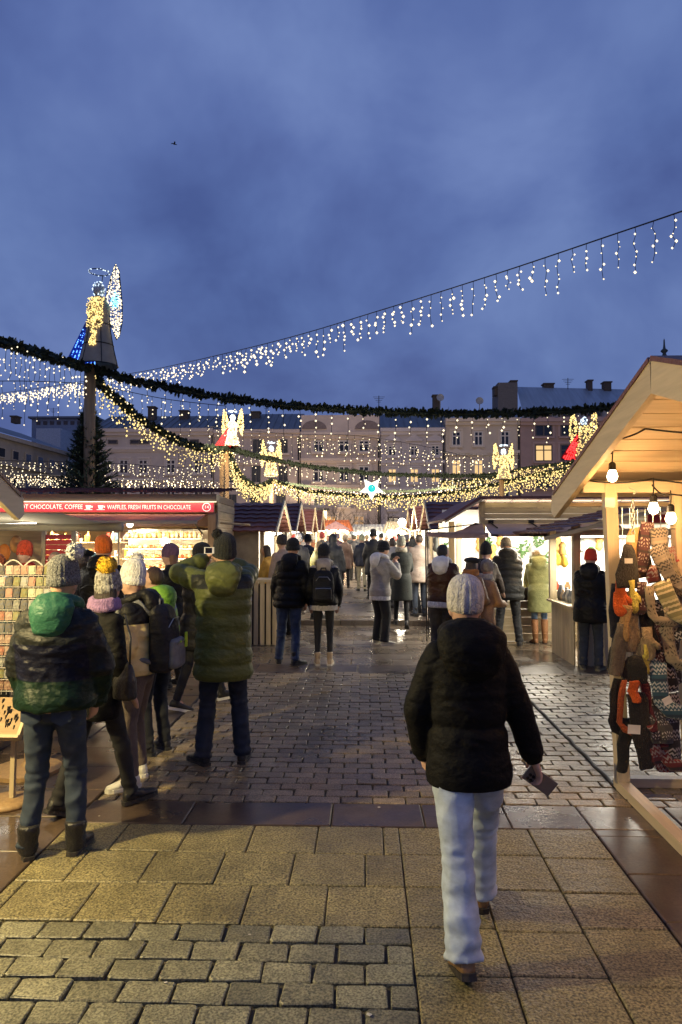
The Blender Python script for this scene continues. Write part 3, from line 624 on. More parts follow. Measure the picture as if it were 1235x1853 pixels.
# ---- chocolate hut
t5 = thing('chocolate_hut', 'wooden hut with red hot chocolate and waffles sign', 'stall', (-2.46, 11.5, 0), rad(3.5))
MB().cbox((-4.6, -.05, 2.40), (.02, 2.3, 2.52)).build('roof_edge', wood('hut_edge', (.26, .19, .12), axis=0), t5)
m = MB(); tile_roof(m, (-4.7, -.12, 2.53), (.12, -.12, 2.53), (.12, 2.4, 2.75), (-4.7, 2.4, 2.75), 6, 20); m.build('roof', maroon, t5)
MB().cbox((-4.6, -.015, 2.215), (-.02, .02, 2.396)).build('fascia', pale, t5)
sgn = MB().cbox((-4.35, -.05, 2.23), (-.03, -.018, 2.385)).build('sign_board', E('red_sign', (0.85, 0.075, 0.10), 0.62), t5)
def text(s, parent, loc, size, mat, name='lettering', rot=(math.pi/2, 0, 0), ext=.002, align='LEFT', sx=1.0):
    c = bpy.data.curves.new(name, 'FONT'); c.body = s; c.size = size; c.extrude = ext; c.align_x = align; c.align_y = 'CENTER'; c.resolution_u = 2
    o = bpy.data.objects.new(name, c); COL.objects.link(o); c.materials.append(mat); o.location = loc; o.rotation_euler = rot; o.scale = (sx, 1, 1)
    bpy.context.view_layer.update(); me = bpy.data.meshes.new_from_object(o.evaluated_get(bpy.context.evaluated_depsgraph_get()))
    bpy.data.objects.remove(o); o = bpy.data.objects.new(name, me); COL.objects.link(o); o.location = loc; o.rotation_euler = rot; o.scale = (sx, 1, 1)
    if parent: o.parent = parent
    return o
sw = E('sign_white', (1.0, 0.85, 0.76), 1.1)
text('HOT CHOCOLATE, COFFEE', sgn, (-3.22, -.054, 2.305), .107, sw, sx=.80)
text('WAFFLES, FRESH FRUITS IN CHOCOLATE', sgn, (-1.76, -.054, 2.300), .103, sw, sx=.72)
m = MB(); m.tube([(-.14+.065*math.cos(a), -.056, 2.305+.065*math.sin(a)) for a in [k*math.pi/10 for k in range(21)]], .007, 5, cap=False); m.build('number_ring', sw, sgn); text('14', sgn, (-.14, -.054, 2.305), .075, sw, align='CENTER')
for x in (-2.06, -1.86):
    m = MB(); m.prism([(x-.05, 0, 2.335), (x-.035, 0, 2.275), (x+.025, 0, 2.275), (x+.04, 0, 2.335)], (0, -.056, 0), (0, -.051, 0)); m.cbox((x-.07, -.056, 2.258), (x+.06, -.051, 2.268)); m.cbox((x+.045, -.056, 2.295), (x+.065, -.051, 2.325)); m.build('cup_emblem', sw, sgn)
m = MB(); m.cbox((-4.5, -.08, 2.388), (.02, -.055, 2.396)); m.build('led_strip', E('led_strip', (1, .85, .55), 3.0), t5)
light(t5, (-2.2, -.12, 2.39), 7, WARM, kind='AREA', size=(4.2, .03), rot=(rad(20), 0, 0), world=False)
aw = MB(); 
for i in range(14):
    x0, x1 = -4.2+i*4.05/14, -4.2+(i+1)*4.05/14
    q = [(x0, -.03, 2.17), (x1-.008, -.03, 2.17), (x1-.008, -.85, 2.045), (x0, -.85, 2.045)]
    aw.add(q+[(a, b, c+.02) for a, b, c in q], [(0, 3, 2, 1), (4, 5, 6, 7), (0, 1, 5, 4), (1, 2, 6, 5), (2, 3, 7, 6), (3, 0, 4, 7)])
aw.build('awning', pink_aw, t5); MB().bar((-4.2, -.86, 2.045), (-.15, -.86, 2.045), .03, .05).build('awning_rail', cream, t5)
for x in (-.2, -2.2, -4.1):
    m = MB(); m.tube([(x, -.02, 1.85), (x, -.82, 2.03)], .012, 6); m.build('awning_stay', dark_metal, t5)
for x in (-.06, -4.55): MB().bar((x, .05, 0), (x, .05, 2.21), .13, .13).build('post', wood('hut_post', (.30, .21, .12), axis=2), t5)
planks_wall(t5, 'b', (0.02, .06), (0.02, 2.25), 0, 2.39, 17, pale_y, world=False)
light(t5, (.25, 1.0, 2.33), 3.5, WARM, kind='AREA', size=(.05, 1.6), rot=(0, rad(-25), 0), world=False)
m = MB(); m.tube([(.04, .3, 2.05), (.55, .15, 2.02)], .02, 6); m.build('flag_bracket', pale, t5)
planks_wall(t5, 'b', (-4.5, .1), (-.13, .1), 0, 1.05, 24, pale_z, horiz=False, world=False)
MB().cbox((-4.55, -.22, 1.055), (-.02, .5, 1.09)).build('counter_top', pale, t5)
MB().cbox((-4.55, 2.2, 0), (-.02, 2.25, 2.39)).build('back_wall', M('hut_back', (.60, .44, .26), .7), t5)
MB().cbox((-4.5, .9, 2.0), (-.13, .93, 2.2)).build('dark_panel', M('dark_panel', (.06, .022, .02), .6), t5)
for i, x in enumerate((-3.42, -2.93, -2.75, -4.0)):
    m = MB(); pts = [V((x+.07*16/16*math.sin(a)**3, 0, 2.03+.006*(13*math.cos(a)-5*math.cos(2*a)-2*math.cos(3*a)-math.cos(4*a)))) for a in [k*math.pi/10 for k in range(20)]]
    m.prism(pts, (0, .80, 0), (0, .86, 0)); o = m.build('gingerbread_heart', red_paint, t5)
# display case
case = MB()
for x in (-1.55, -.2): case.bar((x, -.1, 1.09), (x, -.1, 1.93), .025, .025)
case.bar((-1.55, -.1, 1.93), (-.2, -.1, 1.93), .025, .025); cs = case.build('display_case', steel, t5)
MB().cbox((-1.53, -.11, 1.10), (-.22, -.104, 1.90)).build('glass', clear, cs)
shelfm = M('shelf_glass', (.75, .68, .5), .3)
pm = [M('pastry%d' % i, c, .55, .3, 40) for i, c in enumerate(((.50, .26, .08), (.62, .42, .16), (.75, .62, .40), (.32, .13, .05), (.65, .12, .06)))]
for r in range(5):
    z = 1.12+r*.165; MB().cbox((-1.52, -.06+r*.02, z), (-.24, .42, z+.012)).build('shelf', shelfm, cs)
    m = MB()
    for i in range(17):
        for j in range(2):
            x = -1.47+i*.074+random.uniform(-.01, .01); y_ = .02+r*.02+j*.16; k = random.randrange(5) if r not in (4,) else random.choice((1, 2, 2))
            h = random.uniform(.03, .07) if r < 4 else random.uniform(.08, .13)
            m.lathe([(.02, 0), (random.uniform(.026, .036), h*.4), (.028, h*.8), (.004, h)], (x, y_, z+.0125), 7, mi=k)
    tag(m.build('pastries', pm, cs, True), kind='stuff')
MB().cbox((-1.55, .46, 1.09), (-.2, .48, 1.93)).build('case_back', white_board, cs)
[light(t5, (-.88, -.085, 1.27+r*.165), 8.0, (1, .76, .40), kind='AREA', size=(1.25, .02), rot=(rad(52), 0, 0), world=False) for r in range(5)]
light(t5, (-2.9, .2, 2.18), 210, (1, .80, .52), kind='AREA', size=(2.2, .5), world=False)
m = MB(); m.ell((-1.55, .55, 2.03), .055, 12, 8); m.build('lamp_globe', E('lamp_globe', (1, .93, .8), 9), t5, True); light(t5, (-1.55, .35, 2.02), 6, WHITE, .06, world=False); light(t5, (-1.2, -.45, 1.98), 26, WARM, .1, world=False); light(t5, (-3.2, -.45, 1.98), 26, WARM, .1, world=False)  # the two lights under the awning are added to brighten the crowd
# machines and boxes on the hut counter
for i, (x, w_, h, c, nm) in enumerate(((-2.02, .22, .46, (.12, .30, .52), 'blue drinks machine on the chocolate hut counter'), (-1.78, .2, .40, (.70, .68, .60), 'white coffee machine on the chocolate hut counter'), (-2.62, .3, .40, (.55, .5, .40), 'steel waffle iron stack on the chocolate hut counter'), (-3.1, .22, .5, (.45, .43, .4), 'grey urn behind the orange beanie customer'))):
    tt = thing('drinks_machine', nm, 'machine', t5.matrix_world @ V((0, 0, 0)) if False else tuple(V(t5.location)+Matrix.Rotation(rad(3.5), 3, 'Z') @ V((x, .15, 1.092))), rad(3.5))
    MB().cbox((-w_/2, -.12, 0), (w_/2, .15, h)).build('body', M('machine%d' % i, c, .35, .1), tt); MB().cbox((-w_*.35, -.135, h*.55), (w_*.35, -.1205, h*.85)).build('panel', M('mpanel%d' % i, (.08, .08, .1) if i != 2 else (.7, .66, .5), .25), tt)
    m = MB(); [m.cbox((-w_*.3+k*w_*.2, -.15, h*.15), (-w_*.3+k*w_*.2+.025, -.1205, h*.45)) for k in range(3)]; m.build('tap', steel, tt)
for i in range(26):
    x = -4.3+i*.105+random.uniform(-.02, .02); h = random.uniform(.1, .26); c = random.choice(((.65, .6, .5), (.5, .1, .06), (.12, .1, .09), (.55, .35, .1), (.75, .7, .6)))
    m = MB(); m.lathe([(.033, 0), (.035, h*.6), (.014, h*.8), (.016, h)], (0, 0, 0), 8); o = m.build('jar', M('jar_%02d' % (int(c[0]*100)), c, .3), None, True)
    o.location = V(t5.location)+Matrix.Rotation(rad(3.5), 3, 'Z') @ V((x, .75, 1.45+(.28 if i % 2 else 0))); tag(o, 'jar %s from the left on the %s back shelf of the chocolate hut' % (ORD[i//2], 'upper' if i % 2 else 'lower'), 'jar', 'jars on the chocolate hut shelf')
m = MB(); R_ = random.Random(8)
for i in range(150):
    x = R_.uniform(-4.35, -1.62); y_, zb = R_.choice(((R_.uniform(0, .4), 1.092), (R_.uniform(0, .4), 1.092), (.75, 1.449), (.75, 1.729))); h = R_.uniform(.05, .17); m.cbox((x, y_, zb), (x+R_.uniform(.03, .07), y_+.05, zb+h), mi=R_.randrange(6))
tag(m.build('small_goods', [M('goods%d' % i, c_, .45, .3, 30) for i, c_ in enumerate(((.7, .6, .4), (.55, .06, .04), (.12, .22, .3), (.6, .4, .08), (.2, .1, .05), (.75, .72, .65)))], t5), kind='stuff')
for z in (1.43, 1.71): MB().cbox((-4.4, .65, z), (-1.6, .86, z+.018)).build('back_shelf', pale, t5)

# ---- slatted crate counter
t = thing('slatted_counter', 'pale slatted wooden counter box beside the green parka man', 'counter', (-1.77, 12.0, 0))
for i in range(6):
    MB().bar((-.26+i*.105, -.27, .01), (-.26+i*.105, -.27, 1.06), .075, .02, up=V((0, 1, 0))).build('slat', pale_z, t)
    MB().bar((.29, -.22+i*.1, .01), (.29, -.22+i*.1, 1.06), .02, .072, up=V((0, 1, 0))).build('slat', pale_z, t)
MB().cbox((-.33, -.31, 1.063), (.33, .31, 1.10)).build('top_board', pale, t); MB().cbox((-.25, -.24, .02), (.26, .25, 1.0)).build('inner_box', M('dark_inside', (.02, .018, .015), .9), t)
MB().cbox((-.30, -.29, .75), (-.12, -.282, .98)).build('notice', white_board, t); text('INFO', t, (-.27, -.285, .86), .06, rubber)
MB().cbox((-.31, .0, 1.101), (-.15, .2, 1.28)).build('box_on_top', pale, t)

# ---- right hut with plank counter (maroon roof)
t2 = thing('plank_stall', 'plank fronted stall with maroon roof and white lit inside', 'stall', (2.97, 10.1, 0))
planks_wall(t2, 'b', (2.97, 10.1), (2.97, 11.3), 0, .79, 9, pale_z, horiz=False); planks_wall(t2, 'b', (3.0, 10.09), (6.0, 10.09), 0, .79, 24, pale_z, horiz=False)
MB().cbox((2.9, 10.0, .80), (6.0, 10.4, .835)).build('counter_top', pale, t2, world=True); MB().cbox((2.9, 10.41, .80), (3.25, 11.35, .835)).build('counter_top', pale_y, t2, world=True)
for x, y_ in ((3.0, 10.1), (2.99, 11.32), (4.4, 10.1), (5.9, 10.1), (5.9, 11.4)): MB().bar((x, y_, .836 if y_ < 10.5 or x < 3 else 0), (x, y_, 2.0), .10, .10).build('post', pale_z, t2, world=True)
MB().cbox((2.9, 10.04, 1.84), (6.0, 10.13, 1.93)).build('eave_beam', pale, t2, world=True)
m = MB(); tile_roof(m, (2.45, 9.62, 1.86), (2.45, 11.75, 1.86), (4.3, 11.75, 2.32), (4.3, 9.62, 2.32), 8, 9); tile_roof(m, (6.1, 9.62, 1.86), (6.1, 11.75, 1.86), (4.3, 11.75, 2.32), (4.3, 9.62, 2.32), 8, 9); m.build('roof', maroon, t2, world=True)
for s in (-1, 1): MB().bar((4.3+s*1.85, 9.64, 1.80), (4.3, 9.64, 2.27), .05, .11, up=V((0, 1, 0))).build('barge_board', pale, t2, world=True)
MB().cbox((3.5, 11.4, .0), (5.95, 11.44, 1.95)).build('back_wall', white_board, t2, world=True)
MB().cbox((4.0, 10.06, 2.02), (4.6, 10.08, 2.14)).build('red_sign', red_paint, t2, world=True)
light(t2, (3.8, 10.8, 1.80), 120, WHITE, kind='AREA', size=(1.2, .5)); light(t2, (5.0, 10.8, 1.80), 100, WHITE, kind='AREA', size=(1.2, .5))
m = MB(); m.cbox((3.3, 10.75, 1.815), (5.6, 10.85, 1.84)); m.build('strip_lamp', MC['tube_lamp'], t2, world=True)
MB().cbox((2.93, 10.45, .84), (2.936, 11.25, 1.30)).build('side_glass', clear, t2, world=True)

# ---- large right stall with bright interior and grey awning
t3 = thing('large_stall', 'large wood clad stall with bright white inside and grey awning', 'stall', (2.05, 12.4, 0))
pw = [(1.42, 12.15, 2.09), (2.02, 12.15, 2.47), (6.4, 12.15, 2.47), (6.4, 12.15, 2.52), (2.0, 12.15, 2.52), (1.36, 12.15, 2.12)]
m = MB(); m.prism(pw, (0, 0, 0), (0, 3.6, 0)); m.build('roof', maroon, t3, world=True)
m = MB(); m.bar((1.38, 12.13, 2.07), (2.01, 12.13, 2.455), .03, .09, up=V((0, 1, 0))); m.build('barge_board', pale, t3, world=True)
planks_wall(t3, 'b', (2.08, 12.40), (6.4, 12.40), 2.03, 2.42, 4, pale, th=.03)
for i in range(9): MB().cbox((2.12+i*.47, 12.2, 2.438), (2.52+i*.47, 12.38, 2.448)).build('eave_light', E('eave_glow', (1, .8, .5), 1.6), t3, world=True)
for x in (2.06, 6.35): MB().bar((x, 12.42, 0), (x, 12.42, 2.44), .1, .1).build('post', pale_z, t3, world=True)
for x, y_ in ((1.62, 13.2), (1.62, 15.0), (2.06, 15.4)): MB().bar((x, y_, 0), (x, y_, 2.1), .1, .1).build('post', pale_z, t3, world=True)
planks_wall(t3, 'b', (2.1, 12.38), (6.3, 12.38), 0.0, .84, 6, pale, th=.03); MB().cbox((2.0, 12.25, .845), (6.35, 12.75, .88)).build('counter_top', pale, t3, world=True)
MB().cbox((1.7, 15.45, 0), (6.4, 15.5, 2.4)).build('back_wall', white_board, t3, world=True); MB().cbox((6.36, 12.5, 0), (6.4, 15.44, 2.4)).build('side_wall', white_board, t3, world=True)
planks_wall(t3, 'b', (1.62, 13.25), (1.62, 15.4), 0.0, .9, 6, pale_y, th=.03)
def awning(t, a, b, c, d, mat, valance=.12, n=20, sagv=.02, scal=9):
    a, b, c, d = map(V, (a, b, c, d)); m = MB(); vs = []
    for j in range(5):
        for i in range(n+1):
            u, v = i/n, j/4; vs.append((a*(1-u)+b*u)*(1-v)+(d*(1-u)+c*u)*v-V((0, 0, sagv*math.sin(math.pi*v))))
    for i in range(n+1):
        u = i/n; vs.append(c*u+d*(1-u)-V((0, 0, valance*(.75+.25*abs(math.sin(u*scal*math.pi))))))
    fs = [(j*(n+1)+i, j*(n+1)+i+1, (j+1)*(n+1)+i+1, (j+1)*(n+1)+i) for j in range(5) for i in range(n)]
    m.add(vs, fs); m.add([V(q)+V((0, 0, .006)) for q in vs], [tuple(reversed(f)) for f in fs]); return m.build('awning', mat, t, True, world=True)
awning(t3, (2.1, 12.37, 2.04), (4.4, 12.37, 2.04), (4.4, 11.5, 1.86), (2.05, 11.5, 1.86), mauve, .04)
awning(t3, (1.95, 12.45, 2.06), (2.06, 12.37, 2.04), (2.02, 11.52, 1.88), (1.08, 12.3, 1.90), mauve, .10, sagv=.1, scal=1)
for x in (2.2, 2.9, 3.6, 4.3):
    m = MB(); m.box((x, 12.34, 2.08), (.09, .05, .06)); m.tube([(x, 12.33, 2.06), (x+.05, 12.0, 1.97)], .012, 5); m.build('awning_bracket', dark_metal, t3, world=True)
m = MB(); m.tube([(1.08, 12.32, 0), (1.06, 12.32, 1.94)], .014, 6); m.tube([(1.14, 12.6, 0), (1.12, 12.6, 1.94)], .012, 6); m.tube([(1.06, 12.32, 1.94), (2.05, 12.4, 2.05)], .012, 6); m.build('awning_pole', dark_metal, t3, world=True)
light(t3, (3.0, 13.6, 2.36), 330, WHITE, kind='AREA', size=(1.6, 1.4)); light(t3, (4.8, 13.6, 2.36), 250, WHITE, kind='AREA', size=(1.6, 1.4)); light(t3, (1.9, 14.3, 2.0), 60, WHITE, .1); light(t3, (3.0, 12.0, 1.86), 16, WARM, .08)  # the warm one is added spill under the awning, brightening the middle distance
m = MB(); [m.cbox((2.3+k*1.3, 13.0, 2.38), (3.3+k*1.3, 13.12, 2.41)) for k in range(3)]; m.build('strip_lamp', MC['tube_lamp'], t3, world=True)
# wares on the bright stall: wreaths and figures on its back wall, boxes on the counter
gm_ = [M('sprig', (.05, .11, .03), .8), M('honey_wood', (.45, .24, .06), .6), M('grey_ware', (.2, .22, .2), .6), M('gold_ware', (.6, .38, .06), .4, metal=.5)]
spots = [(884, 985, 0), (893, 1000, 1), (935, 1003, 0), (950, 990, 0), (965, 1000, 2), (990, 1012, 0), (1010, 985, 1), (1012, 1010, 3), (905, 975, 1), (868, 985, 1), (800, 990, 0), (812, 1002, 0), (790, 985, 2), (975, 978, 0)]
for i, (px, py, k) in enumerate(spots):
    p = P(px, py, 15.3); m = MB()
    if k == 0:
        for q in range(26):
            a = random.uniform(0, 6.28); r_ = random.uniform(.05, .15); c = V((r_*math.cos(a), random.uniform(-.05, .05), r_*math.sin(a))); d = V((random.uniform(-1, 1), random.uniform(-.4, .4), random.uniform(-1, 1))).normalized()*.06
            m.add([c-d, c+V((d.z, .01, -d.x))*.4, c+d, c-V((d.z, -.01, -d.x))*.4], [(0, 1, 2, 3)])
        nm = 'sprig_wreath'
    else:
        m.lathe([(.04, -.16), (.09, -.1), (.05, 0), (.08, .06), (.06, .14), (.004, .18)], (0, 0, 0), 8); nm = 'hanging_figure'
    o = m.build(nm, gm_[k], None, k > 0); o.location = p; tag(o, ('green sprig wreath', 'brown hanging figure', 'grey hanging figure', 'gold hanging figure')[k]+' '+ORD[sorted(s_[0] for s_ in spots if s_[2] == k).index(px)]+' of its kind from the left on the large stall back wall', 'ornament', 'ornaments in the bright stall')
for i in range(22):
    x = 2.2+i*.17; h = random.uniform(.06, .2); c = random.choice(((.2, .22, .24), (.5, .35, .2), (.12, .12, .1), (.55, .1, .05), (.6, .58, .5)))
    m = MB(); m.lathe([(.05, 0), (.06, h*.5), (.03, h*.85), (.035, h)], (0, 0, 0), 9); o = m.build('counter_ware', M('ware_%02d' % int(c[0]*100), c, .5), None, True); o.location = (x, 12.5+.1*(i % 2), .882)
    tag(o, 'small ware %s from the left on the large bright stall counter' % ORD[i], 'ware', 'wares on the bright stall counter')
for i in range(16):
    x, y_ = (3.07, 10.55+i*.09) if i < 8 else (3.3+(i-8)*.2, 10.2); h = random.uniform(.08, .24); c = random.choice(((.2, .25, .35), (.5, .35, .2), (.6, .58, .5), (.15, .15, .15)))
    m = MB(); m.lathe([(.04, 0), (.05, h*.5), (.02, h*.85), (.025, h)], (0, 0, 0), 9); o = m.build('counter_ware', M('ware_%02d' % int(c[0]*100), c, .5), None, True); o.location = (x, y_, .837)
    tag(o, 'small bottle %s on the plank stall %s' % ((ORD[i]+' from the near corner', 'side counter') if i < 8 else (ORD[i-8]+' from the left', 'front counter')), 'ware', 'wares on the plank stall counter')
for i, (px, py) in enumerate(((1018, 992), (1022, 1012), (1052, 985), (1070, 1000), (1085, 982))):
    p = P(px, py, 11.3); m = MB(); m.lathe([(.02, -.13), (.07, -.08), (.05, 0), (.07, .05), (.02, .1)], (0, 0, 0), 8); o = m.build('hanging_figure', gm_[(1, 3, 2, 0, 1)[i]], None, True); o.location = p; tag(o, ('brown', 'gold', 'grey', 'green', 'tan')[i]+' hanging figure inside the maroon roofed plank stall', 'ornament', 'ornaments in the plank stall')

# ---- further huts along the lane: gable end to the lane, tiled slopes to the viewer
def hut(label, side, xf, dx, y0, y1, eave, ridge, power, col=WHITE, inner=(.8, .76, .66)):
    t = thing('market_hut', label, 'stall', (side*xf, (y0+y1)/2, .1)); ym = (y0+y1)/2; xb = xf+dx; X = lambda x: side*x
    MB().cbox((min(X(xf+.1), X(xb)), y0+.1, .1), (max(X(xf+.1), X(xb)), y0+.14, eave)).build('side_wall', M('hut_side', (.30, .27, .20), .8), t, world=True)
    MB().cbox((min(X(xb-.04), X(xb)), y0+.15, .1), (max(X(xb-.04), X(xb)), y1-.1, eave)).build('back_wall', M('hut_inner', inner, .8), t, world=True)
    MB().cbox((min(X(xf+.1), X(xb)), y1-.14, .1), (max(X(xf+.1), X(xb)), y1-.1, eave)).build('side_wall', M('hut_inner', inner, .8), t, world=True)
    for ya, nm in ((y0, 0), (y1, 1)):
        m = MB(); a = (X(xf-.25), ya-.1+.2*nm, eave-.05); b = (X(xb), ya-.1+.2*nm, eave-.05); c = (X(xb), ym, ridge); d = (X(xf-.25), ym, ridge)
        tile_roof(m, a, b, c, d, 7, 8) if side < 0 else tile_roof(m, b, a, d, c, 7, 8); m.build('roof_slope', maroon, t, world=True)
        MB().bar((X(xf-.27), ya-.12+.24*nm, eave-.08), (X(xf-.27), ym, ridge+.03), .11, .03, up=V((1, 0, 0))).build('barge_board', pale_y, t, world=True)
    m = MB(); m.prism([(X(xf), y0+.1, eave+.01), (X(xf), y1-.1, eave+.01), (X(xf), ym, ridge-.08)], (0, 0, 0), (X(.04), 0, 0)); m.build('gable', pale_y, t, world=True)
    MB().cbox((min(X(xf-.05), X(xf+.35)), y0+.1, 1.0), (max(X(xf-.05), X(xf+.35)), y1-.1, 1.05)).build('counter_top', pale_y, t, world=True)
    MB().cbox((min(X(xf+.05), X(xf+.1)), y0+.15, .1), (max(X(xf+.05), X(xf+.1)), y1-.15, .995)).build('counter_front', pale_y, t, world=True)
    for ya in (y0+.12, y1-.12): MB().bar((X(xf+.03), ya, 1.051), (X(xf+.03), ya, eave), .08, .08).build('post', pale_z, t, world=True)
    m = MB(); m.cbox((min(X(xf-.1), X(xf-.04)), y0+.3, eave-.1), (max(X(xf-.1), X(xf-.04)), y1-.3, eave-.05)); m.build('strip_lamp', MC['tube_lamp'], t, world=True)
    light(t, (X(xf+dx*.4), ym, eave-.2), power, col, .15); light(t, (X(xf-.3), ym, eave-.15), power*.6, (1, .84, .6), .1); return t
hut('small hut with bright kiosk front behind the slatted counter', -1, 1.98, 1.6, 13.6, 16.2, 1.95, 2.52, 100)
hut('second maroon roofed hut on the left of the lane', -1, 2.1, 2.2, 18.8, 21.6, 2.0, 2.75, 50)
hut('third maroon roofed hut on the left of the lane', -1, 2.1, 2.2, 24.5, 27.3, 2.0, 2.8, 90)
hut('fourth and farthest maroon roofed hut on the left of the lane', -1, 2.2, 2.2, 31, 34, 2.1, 3.0, 110, WARM)
hut('maroon roofed hut with white gable past the grey awning', 1, 1.85, 2.6, 17.2, 20.2, 2.02, 2.72, 80)
hut('second maroon roofed hut on the right of the lane', 1, 2.0, 2.4, 23.2, 26.2, 2.1, 2.85, 80)
hut('farthest maroon roofed hut on the right of the lane', 1, 2.2, 2.4, 30, 33, 2.1, 3.0, 120)
# far awning stalls closing the lane, with bulbs
for i, (px0, px1, pyt, Y, mat, lab) in enumerate(((585, 632, 962, 40, M('orange_cloth', (.45, .14, .05), .8), 'far stall with orange canopy closing the lane'), (640, 700, 968, 44, M('pale_cloth', (.6, .58, .5), .8), 'far stall with pale canopy and green white bulbs'), (700, 735, 966, 38, cream, 'far cream canopy stall right of the lane end'))):
    a, b = P(px0, pyt, Y), P(px1, pyt, Y); t = thing('canopy_stall', lab, 'stall', ((a.x+b.x)/2, Y, .1)); z = a.z+.35
    m = MB(); tile_roof(m, (a.x-.3, Y-1, a.z), (b.x+.3, Y-1, a.z), (b.x, Y+.3, z+.3), (a.x, Y+.3, z+.3), 3, 9, .03, .01); m.build('canopy', mat, t, world=True)
    for x in (a.x, b.x): MB().bar((x, Y, .1), (x, Y, z), .08, .08).build('post', pale_z, t, world=True)
    MB().cbox((a.x, Y+.2, .1), (b.x, Y+.3, z)).build('back_wall', white_board, t, world=True)
    MB().cbox((a.x, Y-.6, .1), (b.x, Y-.5, 1.1)).build('counter', pale, t, world=True)
    m = MB(); n = 9
    for k in range(n):
        m.ell((a.x+(b.x-a.x)*(k+.5)/n, Y-1.05, a.z+.05+.1*math.sin(k*2.2)), .10, 8, 6)
    m.build('bulb_string', E('far_bulb%d' % (i == 1), (.78, 1.0, .92) if i == 1 else (1, .75, .45), 7), t, True, world=True)
    light(t, ((a.x+b.x)/2, Y-1.3, a.z), 480, (1, .86, .62) if i else (1, .66, .36), .3)
# lantern on a frame and a round parasol
p = P(728, 945, 26); t = thing('lane_lantern', 'bright globe lantern on a leaning frame right of the lane', 'lamp', (p.x, 26, .1))
m = MB(); m.ell(p, .15, 14, 10); m.build('globe', E('lantern_globe', (1, .95, .82), 9), t, True, world=True); m = MB()
for dx in (-.28, .28): m.bar(p-V((0, 0, .15)), (p.x+dx, 26, 2.0), .03, .03); m.bar((p.x+dx, 26, 2.0), (p.x+dx, 26, .1), .05, .05)
m.build('frame', pale_z, t, world=True); light(t, p-V((0, .35, 0)), 420, (1, .88, .66), .2)
p = P(608, 950, 37); t = thing('parasol', 'dusky pink parasol over the far crowd', 'parasol', (p.x, 37, .1)); m = MB(); m.lathe([(.8, -.25), (.4, .0), (.02, .2)], p, 10); m.build('canopy', M('parasol', (.34, .2, .2), .8), t, world=True); m = MB(); m.tube([(p.x, 37, .1), (p.x, 37, p.z+.4)], .03, 6); m.build('pole', dark_metal, t, world=True)
t = thing('shop_front', 'lit shop sign low on the cream pink house', 'sign', (P(556, 935, 61.5).x, 61.5, 0)); a, b = P(532, 938, 61.4), P(592, 924, 61.4); MB().cbox((a.x, 61.35, a.z), (b.x, 61.5, b.z)).build('sign_box', E('shop_sign', (1, .82, .55), 1.6), t, world=True); MB().cbox((a.x-.2, 61.3, b.z+.01), (b.x+.2, 61.8, b.z+.2)).build('hood', dark_metal, t, world=True); light(t, ((a.x+b.x)/2, 60.5, a.z), 900, (1, .78, .5), .5)
# ------------------------------------------------------------------ fir tree, bare trees, poles
needle = M('needles', (0.045, 0.07, 0.035), 0.7, 0.4, 4, rand=0); bark = M('bark', (0.05, 0.036, 0.026), 0.9, 0.3, 8, .6, 30, stretch=(3, 3, 1)); polew = wood('pole_wood', (0.30, 0.19, 0.085), axis=2)
def fir(label, base, h, r, z0=0.0, n=1300, bare=False):
    t = thing('fir_tree', label, 'tree', base); R = random.Random(int(h*1000))
    m = MB(); m.tube([(0, 0, 0), (0, 0, h*.6), (.01, 0, h)], [.09, .05, .01], 7); m.build('trunk', bark, t, True)
    m = MB(); tw = MB()
    for i in range(n//9):
        z = h*(.06+.94*(i/(n/9))**.9); a = i*2.4+R.uniform(-.3, .3); rr = r*(1-z/h)**.85*R.uniform(.7, 1.12)+.05
        d = V((math.cos(a), math.sin(a), 0)); tip = d*rr+V((0, 0, z+rr*R.uniform(.15, .5))); b0 = V((0, 0, z-.05)); tw.tube([b0, b0.lerp(tip, .5)-V((0, 0, .03)), tip], [.012, .009, .004], 4)
        if bare: continue
        for k in range(26):
            u = .15+.88*k/26; c = b0.lerp(tip, min(u, 1)); dd = ((tip-b0).normalized()*R.uniform(.3, .9)+V((R.uniform(-1, 1), R.uniform(-1, 1), R.uniform(-.5, .9)))*.75).normalized()*R.uniform(.09, .17)*(1 if u < .95 else 1.2); s = dd.cross(V((R.uniform(-1, 1), R.uniform(-1, 1), 1))).normalized()*.022
            m.add([c-s, c+dd*.6+s*.3, c+dd, c+s], [(0, 1, 2, 3)])
    tw.build('branches', bark, t)
    if not bare: tag(m.build('crown', needle, t), kind='stuff')
    return t
def bare_tree(label, base, h, seed, spread=.5):
    t = thing('bare_tree', label, 'tree', base); R = random.Random(seed); m = MB(); tr = MB()
    tr.tube([(0, 0, 0), (.03, 0, h*.25), (-.02, .02, h*.42)], [.14, .11, .09], 7); tr.build('trunk', bark, t, True)
    def br(p, d, l, r, lev):
        q = p+d*l*.5+V((R.uniform(-.1, .1), R.uniform(-.1, .1), 0))*l; e = p+d*l+V((0, 0, l*.1)); m.tube([p, q, e], [r, r*.8, r*.55], 5 if lev < 2 else 3, cap=False)
        if lev < 4:
            for k in range(3 if lev < 3 else 2):
                br(q.lerp(e, R.uniform(.2, 1)), (d+V((R.uniform(-1, 1), R.uniform(-1, 1), R.uniform(-.4, .7)))*spread*1.5).normalized(), l*R.uniform(.55, .8), r*.5, lev+1)
    for k in range(6): br(V((-.02*k/6, .02, h*(.3+.02*k))), V((math.cos(k*1.1), math.sin(k*1.1), 1.0)).normalized(), h*.26, .06, 0)
    tag(m.build('crown', bark, t), kind='stuff'); return t
fp = P(160, 900, 16.2)
fir('dense dark fir tree round the tall pole behind the chocolate hut', (fp.x, 16.2, 0), P(160, 735, 16.2).z, 1.3, n=7500)
